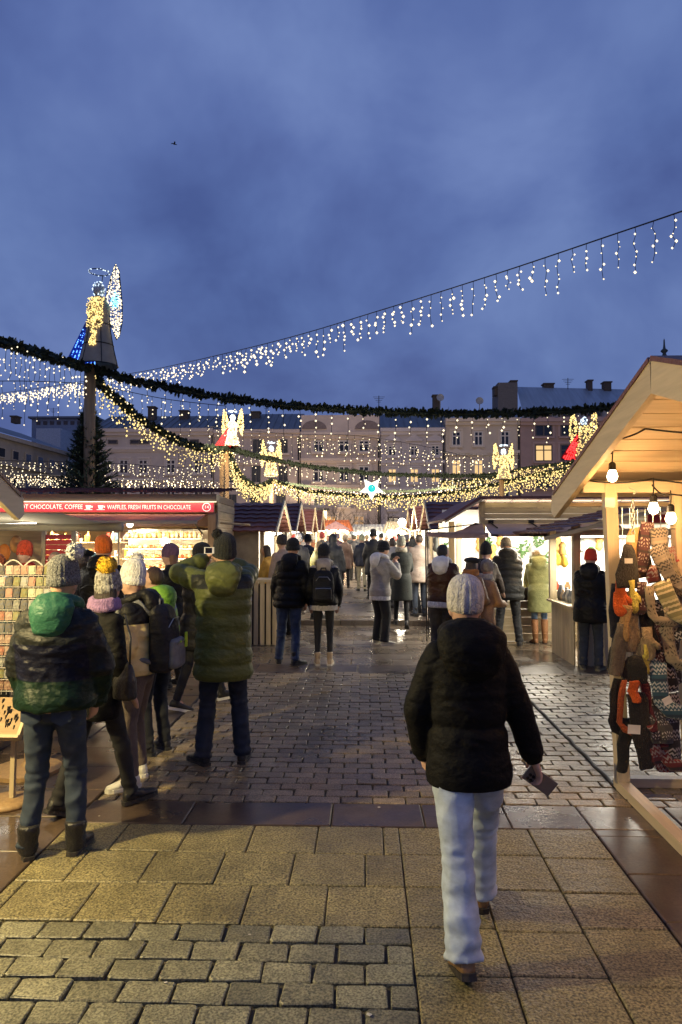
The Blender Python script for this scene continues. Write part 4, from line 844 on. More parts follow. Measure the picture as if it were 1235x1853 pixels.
q = P(406, 900, 23.6); fir('sparse bare conifer against the pole of the red caped angel', (q.x, 23.6, 0), P(400, 838, 23.6).z, .5, n=900, bare=True)
for i, (px, pyt, Y, lab) in enumerate(((318, 838, 40, 'bare round tree in front of the house with the attic storey'), (622, 908, 44, 'bare tree above the far crowd by the lane end'), (492, 895, 38, 'bare tree below the yellow angel'), (690, 918, 50, 'small bare tree right of the lane end'), (560, 925, 48, 'small bare tree left of the lane end'))):
    q = P(px, pyt, Y); bare_tree(lab, (q.x, Y, .1), q.z-.1, 40+i)
# ------------------------------------------------------------------ garlands and icicle lights
bw = E('led_white', (1.0, 0.84, 0.54), 2.0); by = E('led_yellow', (1.0, 0.74, 0.27), 1.6); bc = E('led_cool', (0.72, 0.88, 1.0), 1.7)
gneedle = M('garland_needles', (0.022, 0.035, 0.018), 0.75, 0.4, 6); wire = M('light_wire', (0.012, 0.014, 0.022), 0.6)
def crom(pts, n):
    pts = [V(p) for p in pts]; pts = [pts[0]*2-pts[1]]+pts+[pts[-1]*2-pts[-2]]; out_ = []
    for i in range(1, len(pts)-2):
        a, b, c, d = pts[i-1:i+3]
        for k in range(n):
            t = k/n; out_.append(.5*((2*b)+(c-a)*t+(2*a-5*b+4*c-d)*t*t+(3*b-a-3*c+d)*t**3))
    return out_+[pts[-2]]
def along(path, step):
    o = [path[0]]; acc = 0
    for a, b in zip(path, path[1:]):
        l = (b-a).length; u = step-acc
        while u <= l: o.append(a.lerp(b, u/l)); u += step
        acc = (acc+l) % step
    return o
def garland(label, ctrl, rg, step, drop, nb, br=2.6, bm=bw, name='fir_garland', start=.02, loose=0, jit=.02, seed=0, wires=True):
    path = crom([P(*c) for c in ctrl], 10); R = random.Random(seed+17); t = thing(name, label, 'garland' if rg else 'light string', path[0], 0, 'garlands and light strings over the market')
    if rg:
        m = MB()
        for p in along(path, .05):
            rr = rg*R.uniform(.8, 1.2)
            for k in range(9):
                a = R.uniform(0, 6.28); d = V((R.uniform(-.7, .7), R.uniform(-.7, .7), 0))+V((math.cos(a), math.cos(a+1), math.sin(a))); d = d.normalized()*rr*R.uniform(.7, 1.25); s = d.cross(V((R.uniform(-1, 1), R.uniform(-1, 1), R.uniform(-1, 1)))).normalized()*rr*.28
                m.add([p-s*.5, p+d*.7-s, p+d, p+d*.7+s, p+s*.5], [(0, 1, 2, 3, 4)])
        tag(m.build('foliage', gneedle, t, world=True), kind='stuff')
        m = MB(); m.tube(path, rg*.32, 6); m.build('core', gneedle, t, world=True)
    else:
        m = MB(); m.tube(path, .011, 5); m.build('cable', wire, t, world=True)
    bu = MB(); wi = MB(); cnt = 0
    for i, p in enumerate(along(path, step*(1.0 if name == 'icicle_light_string' and seed == 1 else 1.4))):
        Y = p.y; px = Y/FPX; ln = R.uniform(*drop); n = max(2, int(round(nb*R.uniform(.7, 1.25)))); x = 0; y_ = 0
        top = p-V((0, 0, (rg or 0)*.5)); pts = [top]; bl = []
        for k in range(n):
            f = (k+R.uniform(.3, 1.0))/n; x = R.uniform(-jit, jit)*1.2; y_ = R.uniform(-jit, jit); q = top+V((x, y_, -start-ln*f)); pts.append(q); bl.append(q)
        for q in bl: 
            rr = br*px*R.choice((.6, .8, 1, 1, 1.2)); bu.octa(q+V((R.uniform(-1, 1)*rr, 0, 0)), rr*(.50 if Y > 20 else .68)*R.choice((.75, 1, 1, 1.15)), st=1.1)
        if wires: wi.tube(pts, .0035+.0002*Y, 3, cap=False)
        if loose:
            for k in range(loose):
                q = p+V((R.uniform(-1, 1)*(rg+.02), R.uniform(-1, 1)*rg, R.uniform(-.9, .3)*rg)); bu.octa(q, br*px*R.uniform(.35, .7))
    if wires: tag(wi.build('drop_wires', wire, t, world=True), kind='stuff')
    tag(bu.build('bulbs', bm, t, world=True), kind='stuff'); return t
E1 = [(1700, 220, 6.2), (1290, 362, 8.6), (1235, 382, 9.0), (1120, 421, 9.8), (900, 495, 12), (700, 558, 14.5), (500, 617, 18), (300, 664, 23.5), (210, 680, 27), (100, 698, 31), (0, 712, 36), (-60, 722, 39)]
garland('long thin icicle light cable rising to the upper right corner', E1, 0, .285, (.30, .64), 5.2, 3.3, name='icicle_light_string', start=.05, seed=1)
garland('thick garland with long light drops at the upper left edge', [(-900, 430, 6.5), (-300, 560, 9.5), (-90, 600, 11.5), (0, 618, 12.5), (80, 642, 14.2), (165, 668, 16)], .145, .14, (.45, 1.05), 5.0, 2.7, loose=1, seed=2)
garland('longest fir garland sweeping right from the tall angel pole', [(168, 668, 16), (260, 692, 16.4), (420, 722, 17.2), (600, 740, 18), (800, 748, 18.6), (1000, 745, 19), (1150, 732, 19.4)], .15, .30, (.35, .95), 4.2, 2.6, seed=3)
garland('steep garland with dense lights from tall pole down to the red caped angel', [(168, 682, 16), (215, 725, 17), (265, 765, 18.5), (330, 800, 20.5), (375, 812, 22.3), (410, 813, 24)], .15, .10, (.25, .7), 4.5, 2.7, by, loose=2, seed=4)
garland('thin garland between the red caped angel and the golden angel', [(412, 811, 24), (470, 826, 26), (560, 844, 28), (700, 858, 29), (850, 861, 29.3), (912, 857, 29)], .13, .2, (.3, .65), 4, 2.4, seed=5)
garland('short looping garland heavy with yellow lights below the red caped angel', [(414, 820, 24), (428, 852, 25.5), (448, 874, 28), (470, 880, 30), (492, 869, 33)], .15, .075, (.3, .7), 5, 2.7, by, loose=2, seed=6)
garland('lowest garland heavy with yellow lights below the white star', [(492, 869, 33), (560, 888, 33), (680, 899, 33), (800, 894, 32), (900, 876, 30), (960, 862, 28), (1045, 845, 25)], .13, .075, (.3, .62), 5, 2.5, by, loose=3, seed=7)
garland('garland at the right crossing behind the golden angel', [(800, 872, 33), (880, 866, 31), (940, 850, 29), (1000, 842, 27), (1060, 835, 25)], .10, .1, (.2, .6), 5, 2.5, by, loose=2, seed=8)
garland('garland running level through the white star', [(500, 873, 34), (620, 886, 34), (760, 888, 34), (880, 872, 33)], .09, .12, (.25, .6), 4.5, 2.3, seed=9)
garland('upper icicle string in front of the long grey house', [(-50, 833, 24), (100, 835, 25), (220, 839, 26), (340, 845, 27), (412, 826, 27)], 0, .13, (.25, .6), 5, 2.3, name='icicle_light_string', seed=10)
garland('lower icicle string just above the chocolate hut roof', [(-50, 864, 28), (100, 866, 28), (250, 868, 29), (430, 870, 30)], 0, .12, (.25, .5), 5, 2.2, name='icicle_light_string', seed=11)
garland('middle icicle string left of the fir tree', [(-50, 855, 30), (60, 858, 30), (160, 864, 30)], 0, .11, (.3, .6), 5, 2.3, name='icicle_light_string', seed=12)
garland('icicle string in front of the shuttered pink house', [(380, 772, 30), (520, 785, 31), (640, 788, 32), (760, 806, 32), (860, 830, 32)], 0, .26, (.5, 1.1), 4, 2.2, name='icicle_light_string', seed=13)
garland('second faint icicle string above the star', [(540, 790, 36), (700, 812, 36), (850, 822, 35), (940, 832, 34)], 0, .22, (.4, 1.0), 4, 2.2, name='icicle_light_string', seed=14)
garland('icicle string behind the tall pole on the left', [(-60, 690, 17), (60, 690, 18), (170, 697, 19), (300, 722, 20), (410, 735, 21)], 0, .2, (.5, 1.2), 5, 2.4, name='icicle_light_string', seed=15)

# ------------------------------------------------------------------ light figures on poles
def pole(label, px, pyt, Y, r, base=0.0):
    p = P(px, pyt, Y); o = MB().tube([(0, 0, 0), (.02, 0, p.z*.5), (0, 0, p.z)], [r*1.15, r*1.05, r], 10).build('wooden_pole', polew, None, True); o.location = (p.x, Y, base); return tag(o, label, 'pole'), p
def scatter(mb, n, fn, r):
    for i in range(n): mb.octa(fn(random.random(), random.random()), r*random.uniform(.6, 1.2))
def angel(label, px, pyb, pyt, Y, dress, cape, wing, lit=True, flip=1, capeside=-1, grey=None):
    p = P(px, pyb, Y); h = P(px, pyt, Y).z-p.z; t = thing('light_angel', label, 'light figure', p); s = h/2.35; u = Y/FPX*1.55
    prof = [(.43, 0), (.42, .07), (.33, .45), (.26, .85), (.24, 1.15), (.25, 1.35), (.13, 1.56)]; prof = [(r*s, z*s) for r, z in prof]
    def rz(f):
        z = f*1.55*s
        for (r0, z0), (r1, z1) in zip(prof, prof[1:]):
            if z0 <= z <= z1: return r0+(r1-r0)*(z-z0)/(z1-z0), z
        return prof[-1]
    m = MB(); n = 18; vs = []
    for r, z in prof: vs += [(r*math.cos(2*math.pi*k/n), r*math.sin(2*math.pi*k/n), z) for k in range(n)]
    m.add(vs, [(i*n+k, i*n+(k+1) % n, (i+1)*n+(k+1) % n, (i+1)*n+k) for i in range(len(prof)-1) for k in range(n)])
    m.build('robe', grey or M('angel_robe', (.34, .29, .21), .9, .15, 6), t, True)
    m = MB()
    for f in (0, .3, .6): r, z = rz(f); m.tube([(r*1.02*math.cos(2*math.pi*k/16), r*1.02*math.sin(2*math.pi*k/16), z) for k in range(17)], .012*s, 4, cap=False)
    for k in range(6): m.tube([(rz(f)[0]*1.02*math.cos(k*1.05), rz(f)[0]*1.02*math.sin(k*1.05), rz(f)[1]) for f in (0, .25, .5, .75, .98)], .009*s, 4)
    m.build('wire_frame', dark_metal, t)
    m = MB(); m.ell((0, 0, 1.74*s), (.13*s, .13*s, .17*s), 12, 9); m.build('head', M('angel_head', (.45, .5, .55), .8), t, True)
    b = MB(); scatter(b, 70, lambda a, c: V((.14*s*math.cos(a*6.28)*math.sqrt(1-(2*c-1)**2), .14*s*math.sin(a*6.28)*math.sqrt(1-(2*c-1)**2), (1.74+.18*(2*c-1))*s)), u*.8); b.build('head_lights', bc, t)['kind'] = 'stuff'
    m = MB(); cx = .0; m.tube([(cx+.22*s*math.cos(a), .22*s*math.sin(a), 2.14*s) for a in [k*math.pi/8 for k in range(17)]], .012*s, 4, cap=False); m.tube([(0, .13*s, 1.85*s), (0, .22*s, 2.14*s)], .01*s, 4); hl = m.build('halo', dark_metal, t)
    b = MB(); scatter(b, 26, lambda a, c: V((.22*s*math.cos(a*6.28), .22*s*math.sin(a*6.28), (2.14+.03*(c-.5))*s)), u*.9); b.build('halo_lights', bc, hl)['kind'] = 'stuff'
    # sleeves and sash lights down the front
    if dress == 'stripe':
        b = MB(); scatter(b, 300, lambda a, c: V((.02*s+(a-.5)*.38*s, -(rz(.6+.35*c)[0]+.03*s), rz(.52+.45*c)[1])), u*.9); scatter(b, 80, lambda a, c: V((0*s+(a-.5)*.16*s, -(rz(.25+.3*c)[0]+.02*s), rz(.24+.28*c)[1])), u*.9); b.build('robe_lights', by, t)['kind'] = 'stuff'
    else:
        b = MB(); nn = 190
        def fr(a, c):
            r, z = rz(.02+.96*c); g = math.pi*(1.0+a); return V((r*1.06*math.cos(g), r*1.06*math.sin(g), z))
        scatter(b, nn, fr, u*.9); b.build('robe_lights', dress, t)['kind'] = 'stuff'
    # cape: half cone swept back to one side
    if cape:
        m = MB(); A = V((capeside*.10*s, .04*s, 1.45*s)); pts = [V((capeside*(.16+(.60 if wing == 'one' else .95)*k/8)*s, (.24-.30*k/8)*s, (-.02+.02*math.sin(k))*s)) for k in range(9)]
        m.add([A]+pts, [(0, k+1, k+2) for k in range(8)]); m.add([A+V((0, .02, 0))]+[q+V((0, .02, 0)) for q in pts], [(0, k+2, k+1) for k in range(8)]); cp = m.build('cape', cape[0], t)
        b = MB(); scatter(b, 230, lambda a, c: A.lerp(pts[min(int(a*8), 7)], .25+.75*math.sqrt(c))+V((0, -.03, 0)), u*(.75 if wing == 'one' else 1.0)); b.build('cape_lights', cape[1], cp)['kind'] = 'stuff'
    # wings: tall blades with a curved outline
    sides = (1,) if wing == 'one' else (-1, 1)
    for sd in sides:
        out_ = [(.10, 1.45), (.16, 1.75), (.24, 2.05), (.34, 2.36), (.42, 2.2), (.46, 1.8), (.50, 1.4), (.50, 1.0), (.44, .70), (.38, .62), (.30, .85), (.16, 1.1)]
        pts = [V((sd*(x+(0 if wing == 'one' else .16))*s, .10*s, z*s)) for x, z in out_]; m = MB(); m.tube(pts+[pts[0]], .014*s, 4, cap=False)
        for k in (1, 2, 3, 4): m.tube([pts[k], pts[-k]], .008*s, 4)
        wn = m.build('wing', dark_metal, t); b = MB(); cen = V((sd*(.36 if wing == 'one' else .5)*s, .10*s, 1.5*s))
        scatter(b, 150 if wing != 'one' else 420, lambda a, c: (pts[int(a*12) % 12].lerp(pts[(int(a*12)+1) % 12], (a*12) % 1)).lerp(cen, .85*(1-math.sqrt(c)))+V((0, -.02, 0)), u*.85); b.build('wing_lights', bw if wing == 'one' else by, wn)['kind'] = 'stuff'
        if wing == 'one':
            b = MB(); scatter(b, 60, lambda a, c: V(((.36+.09*math.sqrt(c)*math.cos(a*6.28))*s, .04*s, (1.5+.17*math.sqrt(c)*math.sin(a*6.28))*s)), u); b.build('cyan_lights', E('led_cyan', (.2, .85, 1.0), 3.0), wn)['kind'] = 'stuff'
    return t
po, p1 = pole('tall wooden pole carrying the blue caped angel', 163, 660, 16, .125)
angel('tall angel with blue cape and one lit wing on the tall pole', 178, 662, 476, 16, 'stripe', (M('blue_cape', (.02, .07, .45), .7), E('led_blue', (.12, .35, 1.0), 3.5)), 'one')
pole('orange lit pole carrying the red caped angel', 406, 815, 24, .16); angel('white robed angel with red cape and gold wings', 421, 808, 738, 24, bw, (M('red_cape', (.3, .006, .01), .7), E('led_red', (1.0, .04, .04), 2.6)), 'two')
pole('thin pole carrying the small yellow angel', 491, 866, 34, .1); angel('small yellow angel in front of the shuttered house', 491, 862, 795, 34, by, None, 'two')
pole('pole carrying the golden angel before the cream house', 908, 866, 29, .1); angel('golden angel with raised wings before the cream house', 912, 868, 800, 29, by, None, 'two')
pole('pole carrying the red and gold angel half behind the gable', 1052, 832, 21.5, .12); angel('red caped gold angel beside the lit gable roof', 1058, 830, 738, 21.5, by, (MC['red_cape'], MC['led_red']), 'two')
# added one-sided area lights near the garlands, aimed at the houses to brighten them
for lab_, (px_, py_, Y_), sz, pw_ in (('lowest garland heavy with yellow lights below the white star', (700, 880, 33.5), (14, .6), 1300), ('longest fir garland sweeping right from the tall angel pole', (640, 745, 21.5), (12, .8), 1200), ('upper icicle string in front of the long grey house', (200, 850, 28), (9, .6), 1000)):
    g_ = [o for o in bpy.data.objects if o.get('label') == lab_][0]; light(g_, P(px_, py_, Y_), pw_, (1.0, .80, .55), kind='AREA', size=sz, rot=(rad(97), 0, 0))
# star
p = P(673, 884, 32); t = thing('light_star', 'white five pointed light star with cyan centre', 'light figure', p); s = 21*32/FPX
pts = [V((math.sin(k*math.pi/5)*s*(1.12 if k % 2 == 0 else .55), 0, math.cos(k*math.pi/5)*s*(1.0 if k % 2 == 0 else .5))) for k in range(10)]
pts = [V((-q.x, 0, -q.z)) for q in pts]
m = MB(); m.add([q+V((0, .05, 0)) for q in pts]+[V((0, -.08, 0)), V((0, .15, 0))], [(k, (k+1) % 10, 10) for k in range(10)]+[((k+1) % 10, k, 11) for k in range(10)]); m.build('star_body', E('star_white', (1, .97, .9), 1.25), t)
m = MB(); m.ell((0, -.1, 0), (.17, .06, .17), 12, 8); m.build('star_centre', E('star_cyan', (.0, .5, .5), 1.2), t, True)
# bird
p = P(316, 261, 60); t = thing('bird', 'small dark bird flying high on the left', 'bird', p)
m = MB(); m.rings([(V((x, 0, z)), V((0, 1, 0)), V((0, 0, 1)), r, r*.9) for x, z, r in ((-.3, 0, .01), (-.2, 0, .05), (-.05, 0, .08), (.1, .01, .075), (.2, .03, .05), (.28, .03, .045), (.35, .02, .01))], 8)
m.add([(.1, 0, .05), (-.1, 0, .05), (-.16, -.35, .22), (-.28, -.62, .12), (.02, -.32, .22)], [(0, 1, 2, 4), (4, 2, 3)]); m.add([(.1, 0, .05), (-.1, 0, .05), (-.16, .35, .20), (-.28, .62, .06), (.02, .32, .20)], [(4, 2, 1, 0), (3, 2, 4)]); m.add([(-.25, .03, 0), (-.25, -.03, 0), (-.45, -.08, 0), (-.45, .08, 0)], [(0, 1, 2, 3)])
m.build('body', M('bird_black', (.01, .01, .012), .7), t)
t.rotation_euler = (0.2, 0, rad(35)); t.scale = (.7, .7, .7)
# ------------------------------------------------------------------ people
TMP = bpy.data.scenes.new('workshop')
def solid(mb, vox, it=4, wr=None, k=.5):
    me = mb.mesh('m'); o = bpy.data.objects.new('m', me); TMP.collection.objects.link(o)
    r = o.modifiers.new('r', 'REMESH'); r.mode = 'VOXEL'; r.voxel_size = vox
    if it: s = o.modifiers.new('s', 'SMOOTH'); s.factor = k; s.iterations = it
    vl = TMP.view_layers[0]; vl.update()
    n = bpy.data.meshes.new_from_object(o.evaluated_get(vl.depsgraph)); bpy.data.objects.remove(o); bpy.data.meshes.remove(me)
    if wr: wrinkle(n, *wr)
    n.polygons.foreach_set('use_smooth', np.ones(len(n.polygons), bool)); return n
def wrinkle(me, amp, fz, fx, seed=0):
    n = len(me.vertices)
    if not n: return
    co = np.empty(n*3); me.vertices.foreach_get('co', co); co = co.reshape(-1, 3); nr = np.empty(n*3); me.vertices.foreach_get('normal', nr); nr = nr.reshape(-1, 3)
    g = np.random.default_rng(seed); d = np.zeros(n)
    for i in range(7):
        a = g.uniform(-1, 1, 3); w_ = co[:, 0]*fx*a[0]+co[:, 1]*fx*a[1]+co[:, 2]*fz*(.5+abs(a[2])); ph = g.uniform(0, 6.28)
        w2 = np.sin(co[:, 0]*fx*g.uniform(-1, 1)*.6+co[:, 1]*fx*g.uniform(-1, 1)*.6+co[:, 2]*fz*.35+g.uniform(0, 6.28))
        d += (1-np.abs(np.sin(w_+ph+1.3*w2)))**1.6*(.5+.5*w2)
    d = (d-d.mean())/3.0
    co += nr*(amp*d)[:, None]; me.vertices.foreach_set('co', co.ravel()); me.update()
def ik(a, b, l1, l2, pole):
    d = b-a; Ld = min(d.length, (l1+l2)*.999); dn = d.normalized(); b = a+dn*Ld
    x = (l1*l1-l2*l2+Ld*Ld)/(2*Ld); h = math.sqrt(max(l1*l1-x*x, 0)); p = pole-dn*pole.dot(dn)
    return a+dn*x+p.normalized()*h, b
def lerp_tab(tab, z):
    if z <= tab[0][0]: return tab[0][1]
    for (z0, a), (z1, b) in zip(tab, tab[1:]):
        if z <= z1: return a+(b-a)*(z-z0)/(z1-z0)
    return tab[-1][1]
def limb(pts, rad_fn, n=14, step=.014):
    """bent tube with rounded joints; rad_fn(u 0..1)"""
    a, b, c = pts; dense = []
    l1, l2 = (b-a).length, (c-b).length; L_ = l1+l2; k = max(8, int(L_/step))
    for i in range(k+1):
        s = L_*i/k; w_ = .09*L_
        def at(s_): return a.lerp(b, s_/l1) if s_ <= l1 else b.lerp(c, (s_-l1)/l2)
        q = (at(max(0, s-w_*.5))+at(s)*2+at(min(L_, s+w_*.5)))/4 if 0 < i < k else at(s)
        dense.append(q)
    return dense, [rad_fn(i/k) for i in range(k+1)]
SKIN = M('skin', (.52, .30, .20), .55, .1, 12); SKIN2 = M('skin_pale', (.60, .37, .27), .55, .1, 12)
EYE = M('eye_dark', (.02, .015, .012), .2)
def head_mesh(mb, c, R, s):
    def fn(q):
        x, y, z = q; jw = 1-.26*max(0, -z-.1); p = V((x*.074*jw, y*.093*(1-.10*max(0, -z)), z*.112))
        if y > 0:
            p.y += .024*math.exp(-((x/.20)**2+((z+.13)/.20)**2)); p.y -= .010*(math.exp(-(((x-.42)/.2)**2+((z-.10)/.14)**2))+math.exp(-(((x+.42)/.2)**2+((z-.10)/.14)**2)))
            p.y += .010*math.exp(-((x/.45)**2+((z-.28)/.12)**2)); p.y += .008*math.exp(-((x/.3)**2+((z+.48)/.09)**2)); p.y += .012*math.exp(-((x/.3)**2+((z+.80)/.16)**2)); p.y -= .006*math.exp(-((x/.3)**2+((z+.63)/.05)**2))
        return p*s
    mb.ell(c, 1, 30, 24, R, fn=fn)
    for sx in (-1, 1): mb.ell(c+R @ V((sx*.074*s, -.008*s, -.005*s)), (.012*s, .018*s, .032*s), 8, 6, R)
def hand(mb, wr, d, nrm, s=1.0, curl=.5, side=1):
    """palm and five fingers; d along the hand, nrm out of the back of it"""
    d = d.normalized(); nrm = (nrm-d*nrm.dot(d)).normalized(); x = d.cross(nrm)*side
    mb.rings([(wr+d*(u*s), x, nrm, rx*s, ry*s) for u, rx, ry in ((-.03, .026, .021), (.0, .027, .02), (.03, .036, .018), (.06, .041, .016), (.085, .040, .013), (.095, .03, .008))], 12)
    for i, (ox, ln) in enumerate(((-.031, .070), (-.010, .078), (.011, .073), (.031, .058))):
        p = wr+d*(.086*s)+x*(ox*s); a = 0; pts = [p-d*.02*s]; q = p; pts.append(q)
        for seg, f in enumerate((.42, .32, .26)):
            a += curl*(.55+.25*seg); q = q+(d*math.cos(a)-nrm*math.sin(a))*ln*f*s; pts.append(q)
        mb.tube(pts, [.0095*s, .0095*s, .009*s, .008*s, .006*s], 7)
    p = wr+d*(.025*s)-x*(.03*s); t1 = p+(d*.55-x*.75-nrm*.25*(1+curl)).normalized()*.04*s; t2 = t1+(d*.9-x*.25-nrm*.5*(curl+.2)).normalized()*.032*s; mb.tube([wr+d*.01*s, p, t1, t2], [.012*s, .013*s, .0105*s, .008*s], 7)
def shoe(t, ank, yaw, pitch, kind, col, sole, s, lace=None, bo_=1.0):
    R = Matrix.Rotation(yaw, 3, 'Z') @ Matrix.Rotation(pitch, 3, 'X'); sx = V((1, 0, 0)); uz = V((0, 0, 1)); m = MB()
    prof = ((-.062, .012, .05), (-.054, .033, .075), (-.02, .037, .088), (.015, .037, .088), (.06, .040, .075), (.11, .046, .056), (.155, .047, .045), (.19, .040, .036), (.21, .024, .024), (.215, .008, .012)) if True else ((-.085, .012, .05), (-.075, .033, .075), (-.04, .037, .088), (.0, .037, .088), (.05, .040, .075), (.10, .046, .056), (.15, .047, .045), (.185, .040, .036), (.205, .024, .024), (.210, .008, .012))
    m.rings([(V((0, y, h*.5-.092+.012)), sx, uz, w_, h*.5) for y, w_, h in prof], 14, pw=.75)
    if kind == 'boot': m.rings([(V((0, y, z)), sx, V((0, 1, 0)), r, r*1.12) for y, z, r in ((.0, -.06, .040*bo_), (-.002, -.01, .040*bo_), (-.004, .05, .042*bo_), (-.004, .09, .045*bo_), (-.002, .105, .042*bo_))], 14)
    else: m.rings([(V((0, y, z)), sx, V((0, 1, 0)), r, r*1.1) for y, z, r in ((.0, -.06, .040), (-.002, -.02, .041), (-.004, .012, .043))], 14)
    m.xf(Matrix.Scale(s, 4)); m.xf(Matrix.Translation(ank) @ R.to_4x4()); sh = obj('shoe', solid(m, .009, 3), cloth(col, .45), t)
    m = MB(); m.rings([(V((0, 0, z)), sx, V((0, 1, 0)), 1, 1) for z in (0,)], 3) if False else None
    out_ = [(-.030, -.066), (-.037, -.02), (-.033, .03), (-.045, .10), (-.048, .16), (-.036, .20), (0, .218), (.036, .20), (.048, .16), (.045, .10), (.033, .03), (.037, -.02), (.030, -.066), (0, -.074)]
    m.prism([V((x*1.04, y, -.092)) for x, y in out_], (0, 0, -.002), (0, 0, .026)); m.xf(Matrix.Scale(s, 4)); m.xf(Matrix.Translation(ank) @ R.to_4x4()); m.build('sole', cloth(sole, .6), sh)
    if lace:
        m = MB()
        for k in range(5): m.tube([V((-.03, .015+k*.022, .0-k*.012-.004)), V((0, .015+k*.022, .012-k*.011)), V((.03, .015+k*.022, 0-k*.012-.004))], .004, 5)
        m.xf(Matrix.Scale(s, 4)); m.xf(Matrix.Translation(ank) @ R.to_4x4()); m.build('laces', cloth(lace, .8), sh)
def beanie(t, c, R, s, col, pom=None, cuff=True, tall=1.0, kindmat=None, ribs=22, back=.0):
    m = MB(); b = .088*s; mod = lambda a, z: (1+.032*math.cos(ribs*a))*(1+.012*math.sin(z*210))
    prof = [(b*1.0, -.035), (b*1.10, -.030), (b*1.12, .0), (b*1.10, .022), (b*1.04, .026)] if cuff else [(b*1.02, -.035), (b*1.05, .0)]
    prof = [(r, z*s) for r, z in prof]+[(b*r, (.03+z*tall)*s) for r, z in ((1.05, .01), (1.03, .035), (.96, .065), (.80, .092), (.55, .111), (.28, .120), (.03, .123))]
    m.lathe(prof, (0, 0, 0), 66 if s > .5 else 30, mod=mod); m.xf(Matrix.Diagonal((.95, 1.13, 1, 1)))
    tilt = R.to_4x4() @ Matrix.Rotation(rad(10), 4, 'X'); m.xf(Matrix.Translation(c+R @ V((0, -.008*s, .03*s))) @ tilt); h = m.build('hat', kindmat or cloth(col, .9, 'knit'), t, True)
    if pom:
        m = MB(); g = random.Random(5); ps = pom[2] if len(pom) > 2 else 1.0
        for i in range(320):
            d = V((g.gauss(0, 1), g.gauss(0, 1), g.gauss(0, 1))).normalized(); q = d.cross(V((g.gauss(0, 1), g.gauss(0, 1), 1))).normalized()*.010; l = g.uniform(.040, .056)*s*ps; m.add([d*l*.35-q, d*l*.35+q, d*l+q*.6, d*l-q*.6], [(0, 1, 2, 3)])
        m.ell((0, 0, 0), .047*s*ps, 10, 8); m.xf(Matrix.Translation(c+R @ (V(pom[1])*s))); m.build('pompom', cloth(pom[0], .95, 'knit') if not isinstance(pom[0], bpy.types.Material) else pom[0], h)
    return h
RX = [(.2, .215), (.6, .205), (.8, .195), (.92, .19), (1.05, .165), (1.2, .182), (1.30, .192), (1.37, .185), (1.42, .155), (1.455, .105), (1.48, .08), (1.6, .078)]
RY = [(.2, .165), (.6, .155), (.92, .145), (1.05, .115), (1.2, .128), (1.30, .13), (1.37, .115), (1.42, .10), (1.455, .088), (1.48, .082), (1.6, .080)]
ARMS = {'down': (.27, .03, .78), 'pocket': (.20, .13, .88), 'front': (.10, .34, 1.12), 'phone': (.07, .34, 1.36), 'up': (.07, .30, 1.60), 'mouth': (.03, .26, 1.42), 'back': (.24, -.12, .80), 'fwd': (.26, .22, .90), 'counter': (.16, .42, 1.02)}
PCOUNT = [0]
